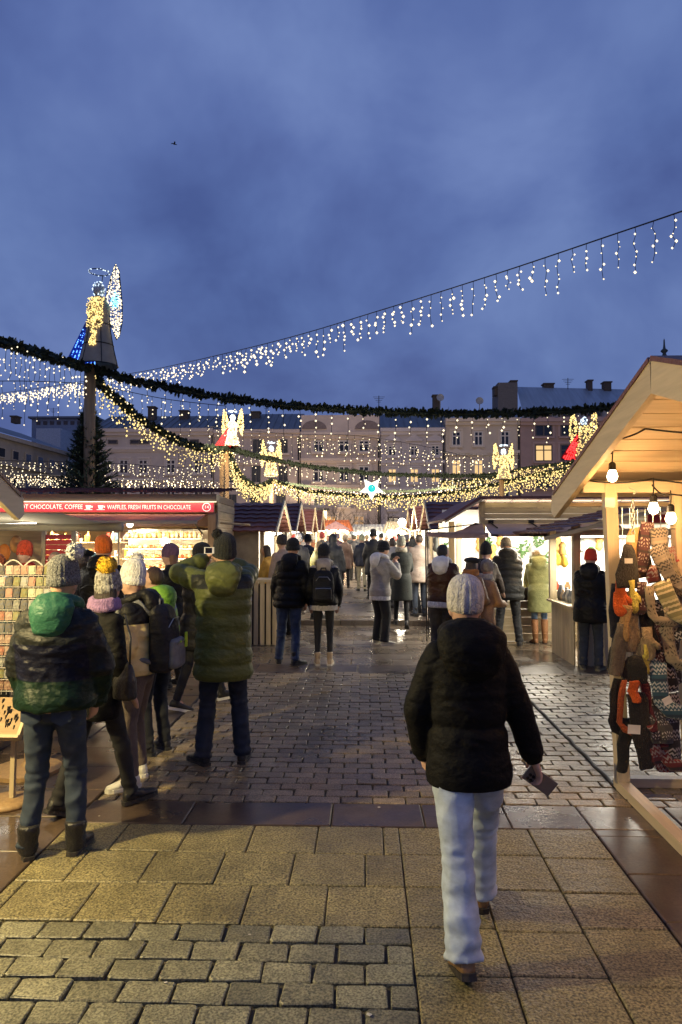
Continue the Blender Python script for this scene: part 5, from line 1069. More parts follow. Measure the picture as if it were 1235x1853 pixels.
def person(label, x, y, rot, H=1.72, z=0.0, lean=4, feet=((-.11, 0, 0), (.11, 0, 0)), toe=(10, -10), pitch=(0, 0), arms=('down', 'down'), elbow=None, head=(0, 0), vox=.018,
           coat=None, legs=None, shoes=None, hat=None, hood=None, hair=None, scarf=None, skin=None, face=False, drop=0.0, group=None, shirt=None, curl=.5, sway=0.0, bare_hands=True, knee=None):
    PCOUNT[0] += 1; sd = PCOUNT[0]; k = H/1.72; t = thing('person', label, 'person', (x, y, z), rad(rot), group)
    coat = dict(dict(col=(.02, .02, .022), hem=.80, puff=.02, n=0, kind='nylon', rough=.5, wr=.006, collar=1.53, cf=None, cols=None, wid=1.0, hemw=1.0), **(coat or {})); legs = dict(dict(col=(.02, .025, .04), w=1.0, hw=1.0, kind='denim', top=1.0), **(legs or {})); shoes = dict(dict(kind='boot', col=(.015, .014, .013), sole=(.02, .018, .016), lace=None), **(shoes or {}))
    lr = rad(lean); up = V((math.sin(rad(sway)), math.sin(lr), math.cos(lr))).normalized(); X = V((1, 0, 0)); fw = up.cross(X).normalized()*1.0
    if fw.y < 0: fw = -fw
    pel = V((0, 0, (.90-drop)*k))
    def T(xx, yy, zz):
        s = (zz-.90)*k
        return pel+X*(xx*k)+(fw*(yy*k)+up*s if s >= 0 else V((0, yy*k, s)))
    # joints
    hips = [T(-.085, 0, .90), T(.085, 0, .90)]; ank = [V((f[0]*k, f[1]*k, (.09+f[2])*k)) for f in feet]; kn = []
    for i in (0, 1):
        kp = V((feet[i][0]*.4, 1, 0)) if not knee else V(knee[i]); q, e = ik(hips[i], ank[i], .42*k, .40*k, kp); kn.append(q); ank[i] = e
    shx = coat.get('sh', .165); sho = [T(-shx, 0, 1.395), T(shx, 0, 1.395)]; wr = []; el = []
    for i, s in ((0, -1), (1, 1)):
        a = arms[i]
        if isinstance(a, str): q = T(s*ARMS[a][0], ARMS[a][1], max(ARMS[a][2], .905)) if ARMS[a][2] > .9 else T(s*ARMS[a][0], 0, .95)+V((0, ARMS[a][1]*k, (ARMS[a][2]-.95)*k))
        else: q = V(a)*k
        ep = V((s*.55, -1, -.35)) if not (elbow and elbow[i]) else V(elbow[i]); e, q = ik(sho[i], q, .285*k, .262*k, ep); el.append(e); wr.append(q)
    hc = T(0, .035, 1.615); R = Matrix.Rotation(rad(head[0]), 3, 'Z') @ Matrix.Rotation(rad(head[1])-lr*.25, 3, 'X')
    sk = skin or random.choice((SKIN, SKIN2))
    # body: one continuous surface
    m = MB(); head_mesh(m, hc, R, k); m.tube([T(0, -.01, 1.38), T(0, -.005, 1.47), hc-up*.05*k], [.07*k, .055*k, .052*k], 12)
    m.rings([(T(0, 0, zz), X, fw, lerp_tab(RX, zz)*k*.82, lerp_tab(RY, zz)*k*.82) for zz in (.86, .92, 1.05, 1.2, 1.32, 1.40, 1.45)], 18)
    for i, s in ((0, -1), (1, 1)):
        m.tube([sho[i], el[i], wr[i]], [.042*k, .034*k, .024*k], 10); d = (wr[i]-el[i]).normalized()
        if vox <= .013 and bare_hands: hand(m, wr[i], d+V((0, .0, 0)), V((s*.9, .1, .45)) if arms[i] in ('down', 'back', 'fwd') or not isinstance(arms[i], str) else V((s*.6, -.4, .5)), k, curl, s)
        else:
            xx, nn = frame(d); m.rings([(wr[i]+d*(u*k), xx, nn, a*k, b*k) for u, a, b in ((-.02, .024, .02), (.03, .035, .02), (.08, .04, .017), (.12, .034, .015), (.16, .02, .01))], 10)
        m.tube([hips[i], kn[i], ank[i]], [.068*k, .045*k, .032*k], 10)
        yw = rad(toe[i]); fd = V((-math.sin(yw), math.cos(yw), 0)); m.tube([ank[i]-fd*.03*k, ank[i]+fd*.07*k-V((0, 0, .045*k))], [.035*k, .03*k], 8)
    body = obj('body', solid(m, min(vox*.75, .016) if vox > .013 else .0062, 2), sk, t)
    if face:
        for s in (-1, 1):
            m = MB(); m.ell(hc+R @ V((s*.031*k, .083*k, .012*k)), (.012*k, .006*k, .006*k), 8, 6, R); m.build('eye', EYE, t, True)
            m = MB(); m.tube([hc+R @ V((s*.016*k, .095*k, .034*k)), hc+R @ V((s*.034*k, .092*k, .040*k)), hc+R @ V((s*.05*k, .078*k, .034*k))], .004*k, 5); m.build('eyebrow', EYE, t, True)
        m = MB(); m.tube([hc+R @ V((-.022*k, .084*k, -.052*k)), hc+R @ V((0, .094*k, -.053*k)), hc+R @ V((.022*k, .084*k, -.052*k))], .004*k, 5); m.build('lips', M('lips', (.36, .11, .09), .5), t, True)
    # trousers
    m = MB(); m.rings([(T(0, -.005, zz), X, fw, r*k, r2*k) for zz, r, r2 in ((.80, .10, .09), (.84, .155*min(1, legs['w']*1.02), .115), (.92, .165, .118), (1.0, .155, .11), (1.03, .15, .105))], 18)
    for i in (0, 1):
        fold = 1.3 if legs['kind'] == 'denim' else .6; w_, hw = legs['w'], legs['hw']; tab = [(0, .088*w_), (.12, .090*w_), (.45, .068*w_), (.55, .064*w_), (.75, .060*(w_+hw)/2), (.97, .056*hw), (1, .057*hw)]
        e = ank[i]+(ank[i]-kn[i]).normalized()*(.035*k if shoes['kind'] != 'tall' else -.05*k) - (ank[i]-kn[i]).normalized()*((legs.get('up', 0))*k)
        pts, rr = limb([hips[i]+V((0, -.005*k, .03*k)), kn[i], e], lambda u: (lerp_tab(tab, u)+fold*(.006*math.exp(-((u-.52)/.07)**2)*math.sin(u*95+i)+.0075*(max(0, u-.72)/.28)**1.3*math.sin(u*78+2*i)))*k); m.tube(pts, rr, 16)
    wrl = (legs.get('wr', .012) if legs['kind'] == 'denim' else .004, 19, 34, sd); obj('trousers', solid(m, min(vox, .014), 3, wrl), cloth(legs['col'], .85, legs['kind']), t)
    # shoes
    for i in (0, 1): shoe(t, ank[i], rad(toe[i]), rad(pitch[i]), 'boot' if shoes['kind'] == 'tall' else shoes['kind'], shoes['col'], shoes['sole'], k*shoes.get('s', 1.0), shoes['lace'], shoes.get('out', 1.0))
    if shoes['kind'] == 'tall':
        for i in (0, 1): m = MB(); m.tube([ank[i].lerp(kn[i], -.05), ank[i].lerp(kn[i], .4), ank[i].lerp(kn[i], .85)], [.048*k, .060*k, .068*k], 14); obj('boot_shaft', solid(m, .012, 2, (.003, 30, 12, sd)), cloth(shoes['col'], .5), t)
    if legs.get('sock'):
        for i in (0, 1): m = MB(); m.tube([ank[i], ank[i].lerp(kn[i], .25)], [.043*k, .042*k], 12); m.build('sock', cloth(legs['sock'], .9, 'knit'), t, True)
    # coat
    hem, pf, nb = coat['hem'], coat['puff'], coat['n']; m = MB(); bh = (1.40-hem)/max(nb, 1)
    bd = coat.get('bd', 1.0)
    def pz(zz): return pf*(1-.55*bd+.62*bd*abs(math.sin(math.pi*(zz-hem)/bh))**.55) if nb else pf
    zs = list(np.arange(hem, coat['collar']+.001, .0125 if nb else .022)); rs = []
    wd = coat['wid']
    for zz in zs:
        p_ = pz(zz) if zz < 1.42 else pf*.8; rx = lerp_tab(RX, zz); ry = lerp_tab(RY, zz)
        if coat.get('straight'): rx = max(rx, .182) if zz < 1.34 else rx; ry = max(ry, .135) if zz < 1.3 else ry
        hw = 1+(coat['hemw']-1)*max(0, min(1, (1.0-zz)/max(.05, 1.0-hem)))
        if zz < hem+.03 and coat.get('gather', True): p_ *= .75
        if coat.get('waist') and abs(zz-coat['waist']) < .03: p_ -= .018*(1-abs(zz-coat['waist'])/.03)
        rs.append((T(0, -.01 if zz > 1.2 else 0, zz), X, fw if zz > .9 else V((0, 1, 0)), (rx*wd+p_)*k*hw, (ry*wd+p_)*k*hw))
    m.rings(rs, 30)
    an = coat.get('an', int(nb*.75) if nb else 0)
    for i, s in ((0, -1), (1, 1)):
        u0 = T(s*.125, -.005, 1.40)
        def rf(u):
            b = lerp_tab([(0, .070), (.2, .072), (.5, .060), (.9, .046), (1, .043)], u)*(.6+.4*wd)+pf*.75*(1 if not nb else (1-.65*bd+.7*bd*abs(math.sin(math.pi*u*an))**.55)); return b*k if u < .96 else b*k*.85
        pts, rr = limb([u0, el[i], wr[i]+(wr[i]-el[i]).normalized()*.01*k], rf, step=.012); m.tube(pts, rr, 16)
        m.ell(sho[i]-up*.005*k-X*(s*.012*k), (.062+pf*.7)*k, 12, 8)
    me = solid(m, vox*.8 if nb else vox, 2 if nb else 3, (coat['wr'], 26, 20, sd+50)); mats = [cloth(c, coat['rough'], coat['kind']) for c in (coat['cols'] or [coat['col']])]
    o = obj('coat', me, mats, t)
    if coat['cf']:
        nf = len(me.polygons); c = np.empty(nf*3); me.polygons.foreach_get('center', c); c = c.reshape(-1, 3)/k; me.polygons.foreach_set('material_index', np.array([coat['cf'](*q) for q in c], dtype=np.int32)); me.update()
    if coat.get('trim'):
        m = MB(); zz = hem-.03; m.rings([(T(0, 0, z_), X, V((0, 1, 0)), (lerp_tab(RX, z_)+pf*.6)*k*wd, (lerp_tab(RY, z_)+pf*.6)*k*wd) for z_ in (hem-.07, hem-.03, hem+.03)], 26); obj('hem_trim', solid(m, .014, 2, (.004, 40, 18, sd)), cloth(coat['trim'], .95, 'knit'), t)
    for i in (0, 1):
        if coat.get('cuff', True): d = (wr[i]-el[i]).normalized(); m = MB(); m.tube([wr[i]-d*.02*k, wr[i]+d*.018*k], [(.043+pf*.3)*k, (.036+pf*.2)*k], 14); m.build('cuff', mats[0], o, True)
    if hood:
        hcl = cloth(hood['col'], coat['rough'], hood.get('kind', coat['kind'])); m = MB(); hs = hood.get('s', 1.0)
        if hood.get('up'):
            m.ell(hc+R @ V((0, -.022*k, .012*k)), (.105*k, .118*k, .142*k), 18, 14, R); m.tube([T(0, -.02, 1.42), T(0, -.015, 1.52), hc-up*.06*k], [.11*k, .095*k, .09*k], 14)
        else:
            ring = [T(.105*math.cos(a), -.005+.10*math.sin(a), 1.50+.035*(-math.sin(a))) for a in [j*2*math.pi/16 for j in range(17)]]; m.tube(ring, .042*k*hs**.5, 10)
            m.rings([(T(0, yy, zz), X, fw, rx*k*hs, ry*k*hs) for yy, zz, rx, ry in ((-.125, 1.545+.02*hs, .055, .03), (-.13, 1.535, .115, .055), (-.145, 1.49, .14, .075), (-.155, 1.43, .135, .075), (-.15, 1.37-.03*hs, .105, .06), (-.14, 1.33-.04*hs, .05, .03))], 20)
        obj('hood', solid(m, min(vox, .014), 4, (.010, 24, 26, sd+9)), hcl, t)
        if hood.get('fur'):
            m = MB(); g = random.Random(sd); ring = [T(.12*math.cos(a), -.05+.12*math.sin(a), 1.53+.03*(-math.sin(a))) for a in [j*2*math.pi/70 for j in range(70)]]
            for q in ring:
                for j in range(10): d = V((g.gauss(0, 1), g.gauss(0, 1), g.gauss(0, 1))).normalized(); s_ = d.cross(V((1, .3, .2))).normalized()*.006; m.add([q-s_, q+s_, q+d*.045*k], [(0, 1, 2)])
            m.build('fur_trim', cloth(hood['fur'], .95, 'knit'), t)
    if scarf:
        m = MB()
        for j, (dz, r_) in enumerate(((1.49, .095), (1.53, .088))): m.tube([T(r_*math.cos(a), r_*math.sin(a)+.005, dz+.01*math.sin(a*2+j)) for a in [q*2*math.pi/14 for q in range(15)]], .034*k, 9)
        obj('scarf', solid(m, .013, 2, (.007, 30, 30, sd)), cloth(scarf, .95, 'knit'), t)
    if hair:
        m = MB(); ln = hair.get('len', 0)
        m.ell(hc+R @ V((0, -.016*k, .016*k)), (.083*k, .096*k, .112*k), 20, 16, R, fn=lambda q: V((q.x*.083, q.y*.098 if q.y < .2 else q.y*.088*(1 if q.z > .45 else .45), q.z*(.114 if q.z > -.3 else .085)))*k)
        if ln:
            for j in range(7): a = (j-3)*.36; b0 = hc+R @ V((.07*math.sin(a)*k, -.075*math.cos(a)*k, .02*k)); m.tube([b0, b0-V((0, .015*k, ln*.5*k)), b0-V((0, .0, ln*k))], [.032*k, .034*k, .014*k], 8)
        if hair.get('bun'): m.ell(hc+R @ V((0, -.07*k, .115*k)), (.045*k, .045*k, .04*k), 10, 8)
        obj('hair', solid(m, .0105, 2, (.006, 12, 60, sd)), M('hair_%02d_%02d' % (int(hair['col'][0]*100), int(hair['col'][2]*100)), hair['col'], .5, .3, 30, .6, 60, stretch=(3, 3, .5)), t)
    if hat: 
        if hat.get('beret'): m = MB(); m.lathe([(.084*k, .02*k), (.10*k, .03*k), (.125*k, .055*k), (.11*k, .085*k), (.05*k, .105*k), (.003, .108*k)], (0, 0, 0), 24); m.xf(Matrix.Translation(hc+R @ V((0, -.01*k, .02*k))) @ R.to_4x4()); m.build('hat', cloth(hat['col'], .95, 'knit'), t, True)
        else: beanie(t, hc, R, k*hat.get('s', 1), hat.get('col'), hat.get('pom'), hat.get('cuff', True), hat.get('tall', 1.0), hat.get('mat'), hat.get('ribs', 22))
    t['_'] = 0; del t['_']
    return t, dict(T=T, wr=wr, el=el, hc=hc, R=R, sho=sho, k=k, hips=hips)
def wpos(t, p): return Matrix.Translation(t.location) @ t.rotation_euler.to_matrix().to_4x4() @ V(p)
def backpack(label, t, J, col, cols2, hgt=.46, wd=.30, dp=.16, yoff=-.22, strap=True, accent=None):
    T = J['T']; o = thing('backpack', label, 'backpack', wpos(t, T(0, yoff, 1.16)), t.rotation_euler.z)
    m = MB(); m.rings([(V((0, yy, zz)), V((1, 0, 0)), V((0, 1, 0)), wd/2*a, dp/2*b) for zz, a, b, yy in ((-hgt*.5, .75, .7, 0), (-hgt*.47, .95, .95, -.005), (-hgt*.3, 1, 1.05, -.01), (0, 1, 1.05, -.01), (hgt*.25, .96, .95, 0), (hgt*.42, .8, .8, .01), (hgt*.5, .5, .5, .02))], 24, pw=.62); obj('bag', solid(m, .012, 3, (.005, 24, 24, 3)), cloth(col, .6, 'nylon'), o)
    m = MB(); m.rings([(V((0, -dp*.5-.015, zz)), V((1, 0, 0)), V((0, 1, 0)), wd*.40*a, .045*b) for zz, a, b in ((-hgt*.44, .85, .7), (-hgt*.40, 1, 1), (-hgt*.18, 1, 1), (-hgt*.04, .95, .9), (0, .8, .5))], 20, pw=.62); obj('front_pocket', solid(m, .011, 2), cloth(cols2, .6, 'nylon'), o)
    m = MB(); m.tube([(-wd*.36, -dp*.5-.05, -hgt*.06), (0, -dp*.5-.062, -.02), (wd*.36, -dp*.5-.05, -hgt*.06)], .004, 5); m.tube([(-wd*.42, -dp*.35, hgt*.1), (-wd*.2, -dp*.55, hgt*.3), (wd*.2, -dp*.55, hgt*.3), (wd*.42, -dp*.35, hgt*.1)], .004, 5); m.build('zip', steel, o)
    m = MB(); m.tube([(-.04, .02, hgt*.48), (-.03, .02, hgt*.57), (.03, .02, hgt*.57), (.04, .02, hgt*.48)], .01, 7); m.build('handle', cloth(cols2, .7), o)
    for s in (-1, 1):
        m = MB(); b0 = T(0, yoff, 1.16); pts = [T(s*.08, yoff+.07, 1.36)-b0, T(s*.10, -.06, 1.47)-b0, T(s*.115, .10, 1.42)-b0, T(s*.13, .15, 1.25)-b0, T(s*.17, .05, 1.05)-b0, T(s*.13, yoff+.06, .98)-b0]; m.tube(pts, .02, 8); m.build('strap', cloth(cols2, .7), o, True)
    if accent: m = MB(); m.box((wd*.2, -dp*.5-.068, -.02), (.03, .012, .11)); m.box((-wd*.2, -dp*.5-.068, -.02), (.012, .01, .012)); m.build('tag', cloth(accent, .6), o)
    return o
BLK = (.007, .007, .0075)
# --- woman walking in the foreground
fx = G(843, 1772); hx, hy = fx.x+.11, fx.y+.22
wm, J = person('woman in black puffer jacket and pale jeans walking with a phone', hx-.06, hy, 2, 1.61, lean=4, feet=((-.065, -.22, .0), (.115, .30, .05)), toe=(4, -4), pitch=(-20, 8), arms=('pocket', (.37, .08, .775)), elbow=((-1, -.55, .1), (.5, -.8, .1)), vox=.0125,
    coat=dict(col=(.0032, .0032, .0034), hem=.785, puff=.021, n=4, an=3, bd=.45, sh=.148, kind='nylon', rough=.72, wr=.005, collar=1.56, waist=1.06, wid=.93, hemw=1.05, straight=True), legs=dict(col=(.44, .52, .62), w=1.16, hw=1.46, kind='denim', wr=.014), shoes=dict(kind='boot', col=(.24, .13, .05), sole=(.02, .015, .012), s=1.06), hat=dict(col=(.62, .60, .57), tall=.92, cuff=False, ribs=16, s=1.0), hood=dict(col=(.0034, .0034, .0036), s=1.2), skin=SKIN2, curl=.75, head=(6, 0))
pw_ = wpos(wm, J['wr'][1]); d = (J['wr'][1]-J['el'][1]).normalized()
ph = thing('phone', 'grey phone held in the walking woman right hand', 'phone', pw_+V((.035, .03, -.115))); ph.rotation_euler = (rad(18), rad(-52), rad(-8))
m = MB(); m.rings([(V((0, 0, z_)), V((1, 0, 0)), V((0, 1, 0)), .039, .0045) for z_ in (-.082, -.079, .079, .082)], 16, pw=.35); m.build('case', M('phone_case', (.16, .13, .11), .4), ph)
m = MB(); [m.lathe([(.008, -.001), (.008, .002), (.001, .002)], (x_, -.0055, z_), 10, rot=Matrix.Rotation(rad(90), 3, 'X')) for x_ in (-.022, -.002) for z_ in (.04, .058, .022)]; m.build('camera_lens', M('lens', (.01, .01, .012), .1), ph)
# --- man in the green hooded jacket at the left
def cf_left(x, y, z): return 1 if z < 1.06 else (2 if z < 1.27 and abs(x) < .22 else 0)
a, b = G(45, 1558), G(122, 1545); cx, cy = (a.x+b.x)/2, (a.y+b.y)/2+.02
lm, J = person('man in dark jacket with green hood and speckled bobble hat', cx+.02, cy+.02, 4, 1.66, lean=2, feet=((-.135, -.03, 0), (.125, .03, 0)), toe=(28, -4), arms=('pocket', 'pocket'), elbow=((-1.1, -.5, -.1), (1.1, -.5, -.1)), vox=.013, sway=2,
    coat=dict(cols=[(.013, .015, .0145), (.005, .017, .009), (.004, .005, .015)], cf=cf_left, hem=.885, puff=.032, n=0, rough=.46, wr=.024, wid=1.16, collar=1.52), legs=dict(col=(.022, .034, .055), w=1.04, hw=1.0), shoes=dict(kind='boot', col=(.013, .012, .011), sole=(.03, .026, .022), out=1.42), hood=dict(col=(.026, .10, .062), s=.95), hat=dict(mat=M('speckled_knit', (.028, .03, .031), .95, .6, 120, .8, 120, alt=(.30, .30, .29)), tall=1.05, pom=((.62, .62, .59), (.075, -.03, .20), 1.15)), head=(-12, -6))
for s_ in (-1, 1):
    q = J['T'](s_*.088, -.135, .875); m = MB(); m.add([(q.x-.055, q.y, q.z+.06), (q.x+.055, q.y, q.z+.06), (q.x+.055, q.y-.004, q.z-.045), (q.x, q.y-.002, q.z-.075), (q.x-.055, q.y-.004, q.z-.045)], [(0, 1, 2, 3, 4)]); m.prism([(a_, b_-.004, c_) for a_, b_, c_ in m.v], (0, 0, 0), (0, .03, 0)); m.build('back_pocket', cloth((.018, .030, .052), .85, 'denim'), lm)
# --- woman with the yellow bobble hat
a = G(205, 1478); cw, J = person('woman in long black coat with yellow bobble on grey knitted hat', a.x-.14, a.y+.1, -38, 1.57, lean=3, feet=((-.10, -.26, .03), (.09, .22, 0)), toe=(4, -8), pitch=(-22, 6), arms=('pocket', 'pocket'), vox=.015,
    coat=dict(col=(.004, .004, .0043), hem=.68, puff=.014, kind='nylon', rough=.7, wr=.010, wid=.86), legs=dict(col=(.012, .012, .014), w=.95, hw=.95), shoes=dict(kind='boot', col=(.010, .010, .010), sole=(.02, .018, .016)), hat=dict(mat=M('grey_jacquard', (.12, .11, .10), .95, .75, 34, .8, 120, alt=(.62, .6, .54)), tall=1.0, pom=((.78, .47, .02), (.02, -.07, .185), 1.45)), scarf=(.34, .20, .38), hair=dict(col=(.03, .02, .015), len=.22), head=(25, 0))
hb = thing('handbag', 'black handbag at the side of the bobble hat woman', 'bag', wpos(cw, J['T'](.19, .06, .98))); hb.rotation_euler = (0, 0, rad(-40))
m = MB(); m.rings([(V((0, 0, z_)), V((1, 0, 0)), V((0, 1, 0)), w_, d_) for z_, w_, d_ in ((-.13, .12, .05), (-.11, .15, .06), (0, .15, .055), (.10, .12, .03), (.12, .09, .015))], 16, pw=.7); obj('bag', solid(m, .012, 2, (.004, 20, 20, 1)), cloth((.012, .011, .011), .4), hb)
m = MB(); m.tube([(-.1, 0, .1), (-.09, .01, .28), (0, .02, .42), (.09, .01, .28), (.1, 0, .1)], .008, 6); m.build('strap', cloth((.012, .011, .011), .4), hb, True)
# --- tan jacket woman with white hat and backpack
a = G(232, 1430)
tw, J = person('woman in tan and black jacket with white bobble hat and backpack', P(254, 968, 5.3).x, 5.3, 86, 1.58, lean=3, feet=((-.16, -.02, 0), (.12, .02, 0)), toe=(40, -40), arms=('pocket', 'pocket'), vox=.015,
    coat=dict(cols=[(.90, .66, .28), (.010, .010, .011)], cf=lambda x, y, z: 1 if z > 1.30 else 0, hem=.88, puff=.03, n=4, rough=.5, wr=.006), legs=dict(col=(.11, .085, .07), w=1.15, hw=.95, kind='c', up=.03), shoes=dict(kind='sneaker', col=(.62, .60, .52), sole=(.7, .68, .6), lace=(.75, .73, .66)), hat=dict(col=(.80, .78, .74), tall=1.25, pom=((.82, .8, .76), (.05, -.03, .20), 1.1)), hood=dict(col=(.014, .014, .015), s=.85))
backpack('black and grey school backpack with yellow tag on the tan jacket woman', tw, J, (.025, .025, .027), (.16, .165, .17), .50, .30, .18, accent=(.55, .75, .03))
# --- boy
a = G(283, 1362)
bo, J = person('brown haired boy in green and grey jacket looking left', P(287, 968, 6.0).x, 6.0, 62, 1.56, lean=3, arms=('front', 'pocket'), vox=.014, face=True, head=(20, 0), skin=SKIN2,
    coat=dict(cols=[(.18, .21, .22), (.20, .42, .06), (.08, .16, .30)], cf=lambda x, y, z: 1 if z > 1.40 or (z > 1.1 and x > .12 and math.sin(z*40) > .3) else (2 if 1.30 < z < 1.36 else 0), hem=.86, puff=.025, wr=.008, rough=.5), legs=dict(col=(.014, .016, .022), w=1.0), shoes=dict(kind='sneaker', col=(.015, .015, .016), sole=(.03, .03, .03)), hair=dict(col=(.045, .022, .010)), hood=dict(col=(.20, .42, .06), s=.8))
# --- man in the long olive parka taking a picture
a, b = G(365, 1385), G(428, 1380)
def cf_parka(x, y, z): return 1 if 1.36 < z < 1.47 and y < .02 and abs(x) < .25 else 0
pk, J = person('man in long olive puffer parka photographing with raised arms', (a.x+b.x)/2+.03, (a.y+b.y)/2, 8, 1.79, lean=2, feet=((-.15, .0, 0), (.15, .03, 0)), toe=(35, -6), arms=((-.17, .30, 1.58), (-.04, .31, 1.58)), elbow=((-1.6, -.1, -.3), (1.4, -.1, -.7)), vox=.0128, head=(12, 6),
    coat=dict(cols=[(.105, .120, .036), (.03, .032, .024)], cf=cf_parka, hem=.66, puff=.030, n=6, an=5, rough=.42, wr=.006, wid=1.02, collar=1.54, straight=True), legs=dict(col=(.012, .020, .038), w=1.05, hw=1.22), shoes=dict(kind='boot', col=(.012, .012, .012), sole=(.025, .022, .02)), hood=dict(col=(.12, .135, .042), s=1.0), hat=dict(col=(.02, .022, .02), tall=1.05, pom=((.008, .008, .008), (-.06, -.02, .17), .9)), curl=.9)
cp = thing('compact_camera', 'small white compact camera raised by the olive parka man', 'camera', P(379, 996, 5.35)); cp.rotation_euler = (0, 0, rad(6))
m = MB(); m.box((0, 0, 0), (.075, .02, .05)); m.build('body', M('camera_white', (.72, .72, .7), .35), cp); MB().cbox((-.028, -.0125, -.02), (.022, -.0105, .02)).build('screen', M('screen_black', (.01, .01, .012), .15), cp); m = MB(); m.lathe([(.018, 0), (.018, .02), (.01, .02)], (0, .01, 0), 12, rot=Matrix.Rotation(rad(-90), 3, 'X')); m.build('lens', dark_metal, cp)
# --- walking woman in black with canvas trainers
a = G(338, 1283)
person('woman in black puffer coat and canvas trainers half behind the parka man', a.x+.08, a.y+.06, -68, 1.70, lean=3, feet=((-.08, .32, .02), (.08, -.22, 0)), toe=(0, 0), pitch=(8, -14), arms=('phone', 'pocket'), vox=.016, face=True, head=(20, 0),
    coat=dict(col=(.011, .011, .012), hem=.64, puff=.03, n=6, rough=.55), legs=dict(col=(.011, .011, .013), w=.9, hw=.8, kind='c', up=.03), shoes=dict(kind='sneaker', col=(.012, .012, .012), sole=(.7, .68, .62), lace=(.72, .7, .66)), hood=dict(col=(.011, .011, .012), up=False), hat=dict(col=(.012, .012, .013)), hair=dict(col=(.02, .012, .008), len=.1))
# --- customers at the left stalls
def at(px, Y): return P(px, 968, Y).x
person('long haired woman in purple beanie and black coat facing the hut', at(316, 8.6), 8.6, 60, 1.68, arms=('front', 'pocket'), vox=.017, face=True, head=(40, 0), coat=dict(col=BLK, hem=.62, puff=.015), hat=dict(col=(.16, .085, .15), cuff=False), hair=dict(col=(.20, .10, .05), len=.25), legs=dict(col=BLK))
person('customer in black coat and bright orange beanie at the hut', at(186, 7.6), 7.6, 12, 1.78, arms=('front', 'front'), vox=.017, coat=dict(col=(.006, .0055, .006), hem=.7, puff=.03, wid=1.08), hat=dict(col=(.80, .16, .015), cuff=False), hood=dict(col=(.006, .0055, .006)), legs=dict(col=BLK))
person('person in black beret behind the speckled bobble hat', at(145, 8.2), 8.2, -20, 1.66, arms=('pocket', 'pocket'), vox=.018, coat=dict(col=(.03, .018, .02), hem=.7), hat=dict(col=BLK, beret=1), hair=dict(col=(.05, .03, .02), len=.12), legs=dict(col=BLK))
person('fair haired woman with glasses beside the red slats', at(107, 8.9), 8.9, 165, 1.62, arms=('front', 'front'), vox=.018, face=True, coat=dict(col=(.03, .02, .022), hem=.7), hair=dict(col=(.36, .25, .14), len=.16), legs=dict(col=BLK))
person('vendor in orange red hat and navy jacket with red collar', at(52, 8.75), 8.75, 172, 1.70, arms=('counter', 'front'), vox=.017, face=True, coat=dict(cols=[(.014, .016, .03), (.30, .02, .02)], cf=lambda x, y, z: 1 if z > 1.42 else 0, hem=.8, wid=1.1), hat=dict(col=(.70, .08, .03), cuff=False, tall=1.15), legs=dict(col=BLK))
person('person in teal jacket cut by the left edge behind the rack', at(4, 7.2), 7.2, 150, 1.60, arms=('pocket', 'pocket'), vox=.02, coat=dict(col=(.06, .12, .12), hem=.8), hat=dict(col=(.45, .12, .04)), legs=dict(col=BLK))
# --- couple standing in the lane
a = G(520, 1203); person('man in black padded jacket and blue jeans standing in the lane', a.x+.02, a.y+.05, -8, 1.74, feet=((-.16, .05, 0), (.10, -.05, 0)), toe=(15, -35), arms=('pocket', 'pocket'), vox=.016, sway=3, coat=dict(col=(.006, .006, .006), hem=.80, puff=.03, n=6, wid=1.05, rough=.6), legs=dict(col=(.035, .055, .10), w=1.05, hw=1.05), shoes=dict(col=(.012, .012, .012)), hat=dict(col=(.012, .012, .012)), hood=dict(col=(.012, .012, .012), s=.9), head=(-15, -8))
a = G(586, 1204); gi, J = person('young woman in black leggings with black backpack standing in the lane', a.x, a.y+.02, 2, 1.66, feet=((-.09, 0, 0), (.09, 0, 0)), toe=(6, -6), arms=('pocket', 'pocket'), vox=.015, coat=dict(cols=[(.006, .006, .0065), (.42, .34, .24)], cf=lambda x, y, z: 1 if z > 1.435 else 0, hem=.88, puff=.025, trim=(.60, .54, .44)), legs=dict(col=(.012, .012, .013), w=.86, hw=.72, kind='c', sock=(.7, .68, .62), up=.07), shoes=dict(kind='boot', col=(.45, .32, .18), sole=(.62, .55, .42)), hat=dict(col=(.014, .014, .015)), hair=dict(col=(.05, .03, .02), len=.16), hood=dict(col=(.40, .32, .22), kind='c', s=.8))
backpack('black backpack on the young woman in leggings', gi, J, (.010, .010, .011), (.015, .015, .016), .44, .30, .17)
# --- man eating
a = G(688, 1166); person('man in grey jacket over white hoodie eating a snack', a.x, a.y, -52, 1.70, feet=((-.12, .02, 0), (.12, 0, 0)), toe=(5, -20), arms=((-.02, .33, 1.40), (.09, .30, 1.36)), vox=.0129, face=True, head=(-12, -8), curl=1.0, coat=dict(col=(.30, .275, .24), hem=.83, puff=.025, wr=.014, rough=.7, kind='c', trim=(.7, .68, .64)), legs=dict(col=(.010, .010, .011), w=1.25, hw=1.4, kind='c'), shoes=dict(kind='sneaker', col=(.5, .46, .34), sole=(.6, .55, .42)), hood=dict(col=(.68, .66, .62), kind='c', s=.85), hair=dict(col=(.012, .010, .010)), hat=dict(col=(.014, .014, .016), tall=.85))
